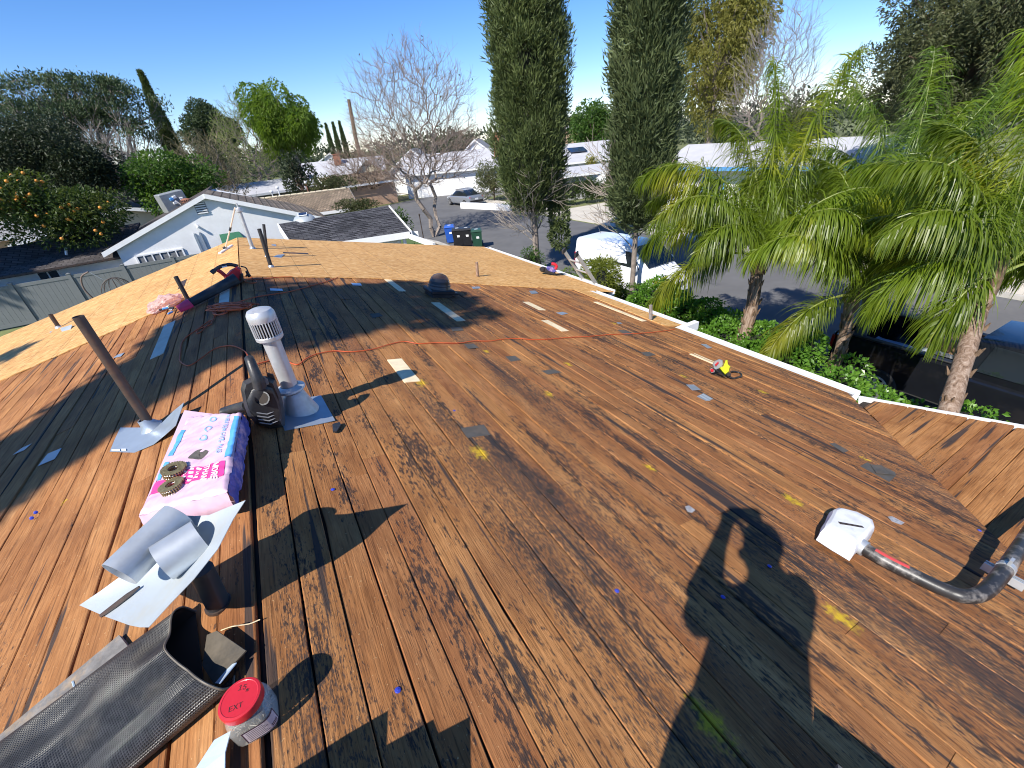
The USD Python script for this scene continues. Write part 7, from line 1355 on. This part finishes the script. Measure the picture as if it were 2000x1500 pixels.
# silver car and others
def saloon(name, label, pos, heading, m, s=1.0):
    t = Thing(name, label, 'car', mat=vehicle_frame(pos, heading))
    low = [(-2.28, sec(.66, .42, .70, .86, .6)), (-2.18, sec(.82, .30, .78, .96, .72)), (-1.3, sec(.88, .24, .82, .98, .76)), (1.2, sec(.88, .24, .80, .93, .76)), (2.0, sec(.82, .26, .66, .80, .68)), (2.28, sec(.6, .36, .54, .66, .46))]; t.part('body', loft(low), m, smooth=38)
    cab = [(-1.75, sec(.74, .90, .93, .98, .7)), (-1.05, sec(.76, .90, 1.0, 1.40, .58)), (.1, sec(.78, .90, 1.0, 1.44, .58)), (.55, sec(.78, .88, .98, 1.36, .58)), (1.25, sec(.74, .86, .90, .94, .7))]; t.part('cabin', loft(cab), CARGLASS, smooth=38); t.part('roof_panel', loft([(-1.0, sec(.60, 1.36, 1.39, 1.43, .5)), (.05, sec(.60, 1.40, 1.43, 1.47, .5)), (.5, sec(.59, 1.34, 1.36, 1.39, .5))]), m, smooth=38)
    for k in (-1, 1):
        wheel(t, 1.42, k * .80, .32, .2, k); wheel(t, -1.38, k * .80, .32, .2, k); t.part('tail_light', box(.10, .34, .14, (-2.19, k * .58, .80), .02), REDLAMP); t.part('headlight', box(.16, .36, .12, (2.08, k * .58, .66), .03), LAMP)
    t.part('bumper', box(.12, 1.5, .22, (-2.25, 0, .46), .04), TRIMBLACK); t.part('number_plate', box(.02, .32, .15, (-2.30, 0, .66)), WHITE)
p = (GZ(895, 404) + GZ(942, 404)) / 2; saloon('silver_car', 'silver saloon parked across the street, tail towards the camera', p + np.array([.4, 2.0, 0]), -.12, CARSILVER)
saloon('white_car', 'white car half hidden by the big leafless tree on the left', GZ(768, 376) + np.array([0, 0, 0]), 1.15, CARWHITE)
saloon('white_car', 'white car far behind the leafless tree near the white houses', GZ(882, 342, 0) * np.array([1, 1, 0]), .6, CARWHITE) if False else None
# dark pickup under the palms
pc = np.array([11.75, 1.2, 0]); t = Thing('pickup_truck', 'black pickup truck in palm shade with a loaded open bed', 'pickup truck', mat=vehicle_frame(pc, PI + .02))
lowp = [(-2.75, sec(.90, .50, 1.02, 1.06, .86)), (-2.70, sec(.96, .45, 1.12, 1.18, .92)), (1.1, sec(.98, .42, 1.12, 1.20, .92)), (2.2, sec(.97, .42, 1.08, 1.22, .80)), (2.8, sec(.90, .48, .92, 1.06, .7)), (2.9, sec(.8, .55, .8, .95, .6))]
def open_body():
    return cat(loft([(-.62, sec(.98, .42, 1.12, 1.20, .92)), (1.1, sec(.98, .42, 1.12, 1.20, .92)), (2.2, sec(.97, .42, 1.08, 1.22, .80)), (2.8, sec(.90, .48, .92, 1.06, .7)), (2.9, sec(.8, .55, .8, .95, .6))]), bbox(-2.75, -.62, .80, .98, .45, 1.32, .05), bbox(-2.75, -.62, -.98, -.80, .45, 1.32, .05), bbox(-2.75, -.62, -.80, .80, .45, .80, .02), bbox(-2.82, -2.72, -.92, .92, .5, 1.30, .03))
t.part('body', open_body(), CARBLACK, smooth=30)
t.part('cab', loft([(-.62, sec(.86, 1.18, 1.24, 1.84, .70)), (.4, sec(.88, 1.18, 1.24, 1.92, .70)), (.9, sec(.88, 1.18, 1.24, 1.86, .68)), (1.7, sec(.86, 1.16, 1.20, 1.26, .76))]), CARBLACK, smooth=35)
for s in (-1, 1):
    t.part('side_window', plate([(-.45, s * .885, 1.3), (1.2, s * .885, 1.3), (.8, s * .77, 1.76), (-.4, s * .755, 1.78)], .03), CARGLASS); wheel(t, 1.85, s * .88, .40, .26, s, spokes=8); wheel(t, -1.75, s * .90, .40, .26, s, paint('dull_rim', (.60, .60, .58), rough=.4, metal=.2) if s < 0 else UsdShade.Material.Get(stage, '/World/Looks/dull_rim'), 8)
    t.part('bed_rail', bbox(-2.7, -.65, s * .89 - .07, s * .89 + .07, 1.325, 1.36, .01), TRIMBLACK); t.part('tail_light', box(.06, .14, .35, (-2.80, s * .86, 1.05)), REDLAMP)
def bed(name, mesh, m, label, c): 
    mesh.apply_transform(vehicle_frame(pc, PI + .02)); single(name, mesh, m, label, c)
bed('cardboard_box', box(.5, .6, .35, (-1.3, .45, 1.15), .01), paint('cardboard', (.48, .30, .15), rough=.8), 'tan cardboard box in the bed of the dark pickup', 'box'); bed('white_sheet', sheet([[(-.95, y, 1.22 + .06 * math.sin(y * 7)) for y in np.linspace(-.1, .7, 6)], [(-.65, y, 1.25 + .05 * math.cos(y * 5)) for y in np.linspace(-.1, .7, 6)]], .01), WHITE, 'white sheet lying beside the cardboard box in the pickup bed', 'sheet')
bed('blue_tarp', sheet([[(x, y, 1.02 + .10 * meshkit.noise(np.array([x * 5, y * 5, 0]))) for y in np.linspace(-.7, -.05, 8)] for x in np.linspace(-2.3, -1.3, 10)], .01), paint('pale_blue_tarp', (.25, .32, .48), rough=.4), 'crumpled pale blue tarp in the pickup bed', 'tarp'); bed('metal_angle', box(.9, .06, .06, (-1.1, -.1, 1.12)), GALV, 'pale metal strip across the pickup bed', 'metal strip')
# street furniture at the left lawn
b = GZ(828, 470); t = Thing('iron_post', 'thin dark iron post on the little lawn by the garage', 'post', b); t.part('post', tube([b, b + UP * 1.6], .035, 6), IRONPIPE, world=True); t.part('finial', ball(b + UP * 1.65, .07), IRONPIPE, world=True)
for px, py, lab in ((1060, 438, 'small blue sign by the dead branches of the left cypress'),):
    b = GZ(1012, 425); t = Thing('blue_sign', lab, 'sign', b); t.part('post', tube([b, b + UP * 1.0], .03, 6), GALV, world=True); t.part('panel', moved(box(.5, .03, .45, (0, 0, 0)), b + UP * 1.0, rz=-.4), BIN_BLUE, world=True)

# ================================================================== the photographer, standing behind the camera: only the shadow is seen
import manifold3d as m3
def limb_body(bones):
    parts = []
    for (a, ra), (b, rb) in bones:
        S = [m3.Manifold.sphere(r, 20).translate(tuple(map(float, p))) for p, r in ((a, ra), (b, rb))]; parts.append(m3.Manifold.batch_hull(S))
    m = parts[0]
    for p in parts[1:]: m = m + p
    q = m.to_mesh(); tm = trimesh.Trimesh(q.vert_properties[:, :3], q.tri_verts); tm = tm.subdivide_to_size(.05) if len(tm.faces) < 6000 else tm; trimesh.smoothing.filter_taubin(tm, iterations=8); return tm
H = np.array([math.sin(YAW), math.cos(YAW), 0]); Rr = np.array([math.cos(YAW), -math.sin(YAW), 0])
foot0 = CAM - H * .40 - Rr * .065; gz = roof_z(foot0[0]); foot0[2] = gz
def bp(r, f, z): p = foot0 + Rr * r + H * f; p[2] = gz + z; return p
def fz(r): return roof_z(bp(r, 0, 0)[0]) - gz
cz_ = CAM[2] - gz
ph = CAM - FW * .045
LHd, RHd = ph - Rr * .085 - H * .015, ph + Rr * .085 - H * .015
bones = []
for s, hd in ((-1, LHd), (1, RHd)):
    hip, kn, an = bp(.10 * s, -.02, .92), bp(.13 * s, .02, .50), bp(.15 * s, -.05, .10 + fz(.15 * s)); toe = bp(.17 * s, .12, .045 + fz(.17 * s))
    bones += [((hip, .105), (kn, .075)), ((kn, .07), (an, .048)), ((an, .05), (toe, .04)), ((an, .05), (bp(.15 * s, -.1, .045 + fz(.15 * s)), .045))]
    sh = bp(.165 * s, -.02, 1.40); el = bp(.14 * s, .22, 1.225) if s < 0 else bp(.20 * s, .14, 1.18)
    bones += [((sh, .075), (el, .052)), ((el, .05), (hd - UP * .06 - H * .03, .034)), ((hd - UP * .06 - H * .03, .034), (hd - UP * .01, .036))]
    for k in range(4): bones.append(((hd + UP * (.028 - .02 * k) , .011), (hd + UP * (.028 - .02 * k) - Rr * s * .055 + H * .012, .009)))
    bones.append(((hd - UP * .03, .013), (hd - UP * .035 - Rr * s * .05 - H * .02, .010)))
bones += [((bp(-.09, -.02, .95), .13), (bp(.09, -.02, .95), .13)), ((bp(0, -.02, .98), .155), (bp(0, -.04, 1.20), .165)), ((bp(-.12, -.03, 1.33), .105), (bp(.12, -.03, 1.33), .105)), ((bp(0, -.03, 1.18), .16), (bp(0, -.03, 1.34), .14)), ((bp(0, -.02, 1.40), .06), (bp(0, .03, 1.52), .058)), ((bp(0, .03, 1.58), .088), (bp(0, .05, 1.66), .092)), ((bp(0, .10, 1.56), .055), (bp(0, .09, 1.63), .06)), ((bp(0, .155, 1.585), .014), (bp(0, .145, 1.62), .010))]
person = Thing('person', 'person in shirt and cap behind the camera, only their shadow in the picture', 'person', foot0)
CLOTH = paint('dark_clothes', (.08, .09, .12), rough=.9)
person.part('body', limb_body(bones), paint('skin', (.42, .25, .17), rough=.55), world=True, smooth=True)
person.part('shirt', limb_body([((bp(-.10, -.03, 1.32), .115), (bp(.10, -.03, 1.32), .115)), ((bp(-.03, -.03, .92), .17), (bp(-.02, -.03, 1.3), .155)), ((bp(.05, -.03, .92), .16), (bp(.03, -.03, 1.3), .15)), ((bp(-.09, -.03, .84), .15), (bp(.07, -.03, .84), .145)), ((bp(-.165, -.02, 1.40), .085), (bp(-.21, .06, 1.30), .078)), ((bp(.165, -.02, 1.40), .085), (bp(.185, .06, 1.29), .078))]), CLOTH, world=True, smooth=True)
person.part('trousers', limb_body(sum([[((bp(.10 * s, -.02, .90), .135), (bp(.13 * s, .02, .50), .10)), ((bp(.13 * s, .02, .50), .095), (bp(.15 * s, -.05, .14 + fz(.15 * s)), .085))] for s in (-1, 1)], [])), CLOTH, world=True, smooth=True)
person.part('cap', limb_body([((bp(0, .03, 1.68), .098), (bp(0, .05, 1.69), .098)), ((bp(-.05, .13, 1.66), .012), (bp(-.04, .22, 1.645), .010)), ((bp(.05, .13, 1.66), .012), (bp(.04, .22, 1.645), .010)), ((bp(-.05, .14, 1.66), .012), (bp(.05, .14, 1.66), .012)), ((bp(-.04, .21, 1.645), .010), (bp(.04, .21, 1.645), .010))]), CLOTH, world=True, smooth=True)
for s in (-1, 1): person.part('eye', ball(bp(.032 * s, .138, 1.625), .011), WHITE, world=True); person.part('ear', ball(bp(.094 * s, .045, 1.61), (.014, .03, .035)), UsdShade.Material.Get(stage, '/World/Looks/skin'), world=True)
phm = box(.155, .008, .075, (0, 0, 0), .003); M4 = np.eye(4); M4[:3, 0], M4[:3, 1], M4[:3, 2], M4[:3, 3] = CR, FW, CU, CAM - FW * .055
phm.apply_transform(M4); single('phone', phm, BLACKPLASTIC, "phone held up in the photographer's hands, outside the picture", 'phone')

# ================================================================== groups of things of one kind
GROUPS = {'cap_nail': 'blue cap nails scattered on the planks', 'felt_scrap': 'dark felt scraps on the planks', 'tin_shingle': 'tin shingles lying on the planks', 'metal_scrap': 'bits of metal scrap', 'metal_strip': 'metal strips on the roof', 'palm_tree': 'palms along the hedge',
          'plumbing_vent': 'vent pipes through the roof', 'wheelie_bin': 'wheelie bins put out in the street', 'cypress_tree': 'tall cypresses', 'far_cypress': 'three far spiky cypresses', 'nail_coil': 'coils of roofing nails', 'shingle_bundle': 'stacked shingle bundles', 'extension_cord': 'orange extension cords',
          'leaf_blower': 'blowers on the roof', 'pipe_stub': 'pipe stubs in the deck', 'dead_branches': 'dead branches at the cypress feet', 'pale_house': 'far pale roofed houses', 'white_gable_house': 'white gabled houses across the street', 'garden_post': 'posts in the garden behind', 'bare_tree': 'leafless trees', 'bare_shrub': 'leafless shrubs', 'dark_evergreen': 'dark evergreens'}
for pr_ in stage.GetPrimAtPath('/World').GetChildren():
    base_ = pr_.GetName(); base_ = base_[:-4] if len(base_) > 4 and base_[-4] == '_' and base_[-3:].isdigit() else base_
    if base_ in GROUPS and pr_.GetCustomDataByKey('label') and not pr_.GetCustomDataByKey('group'): pr_.SetCustomDataByKey('group', GROUPS[base_])
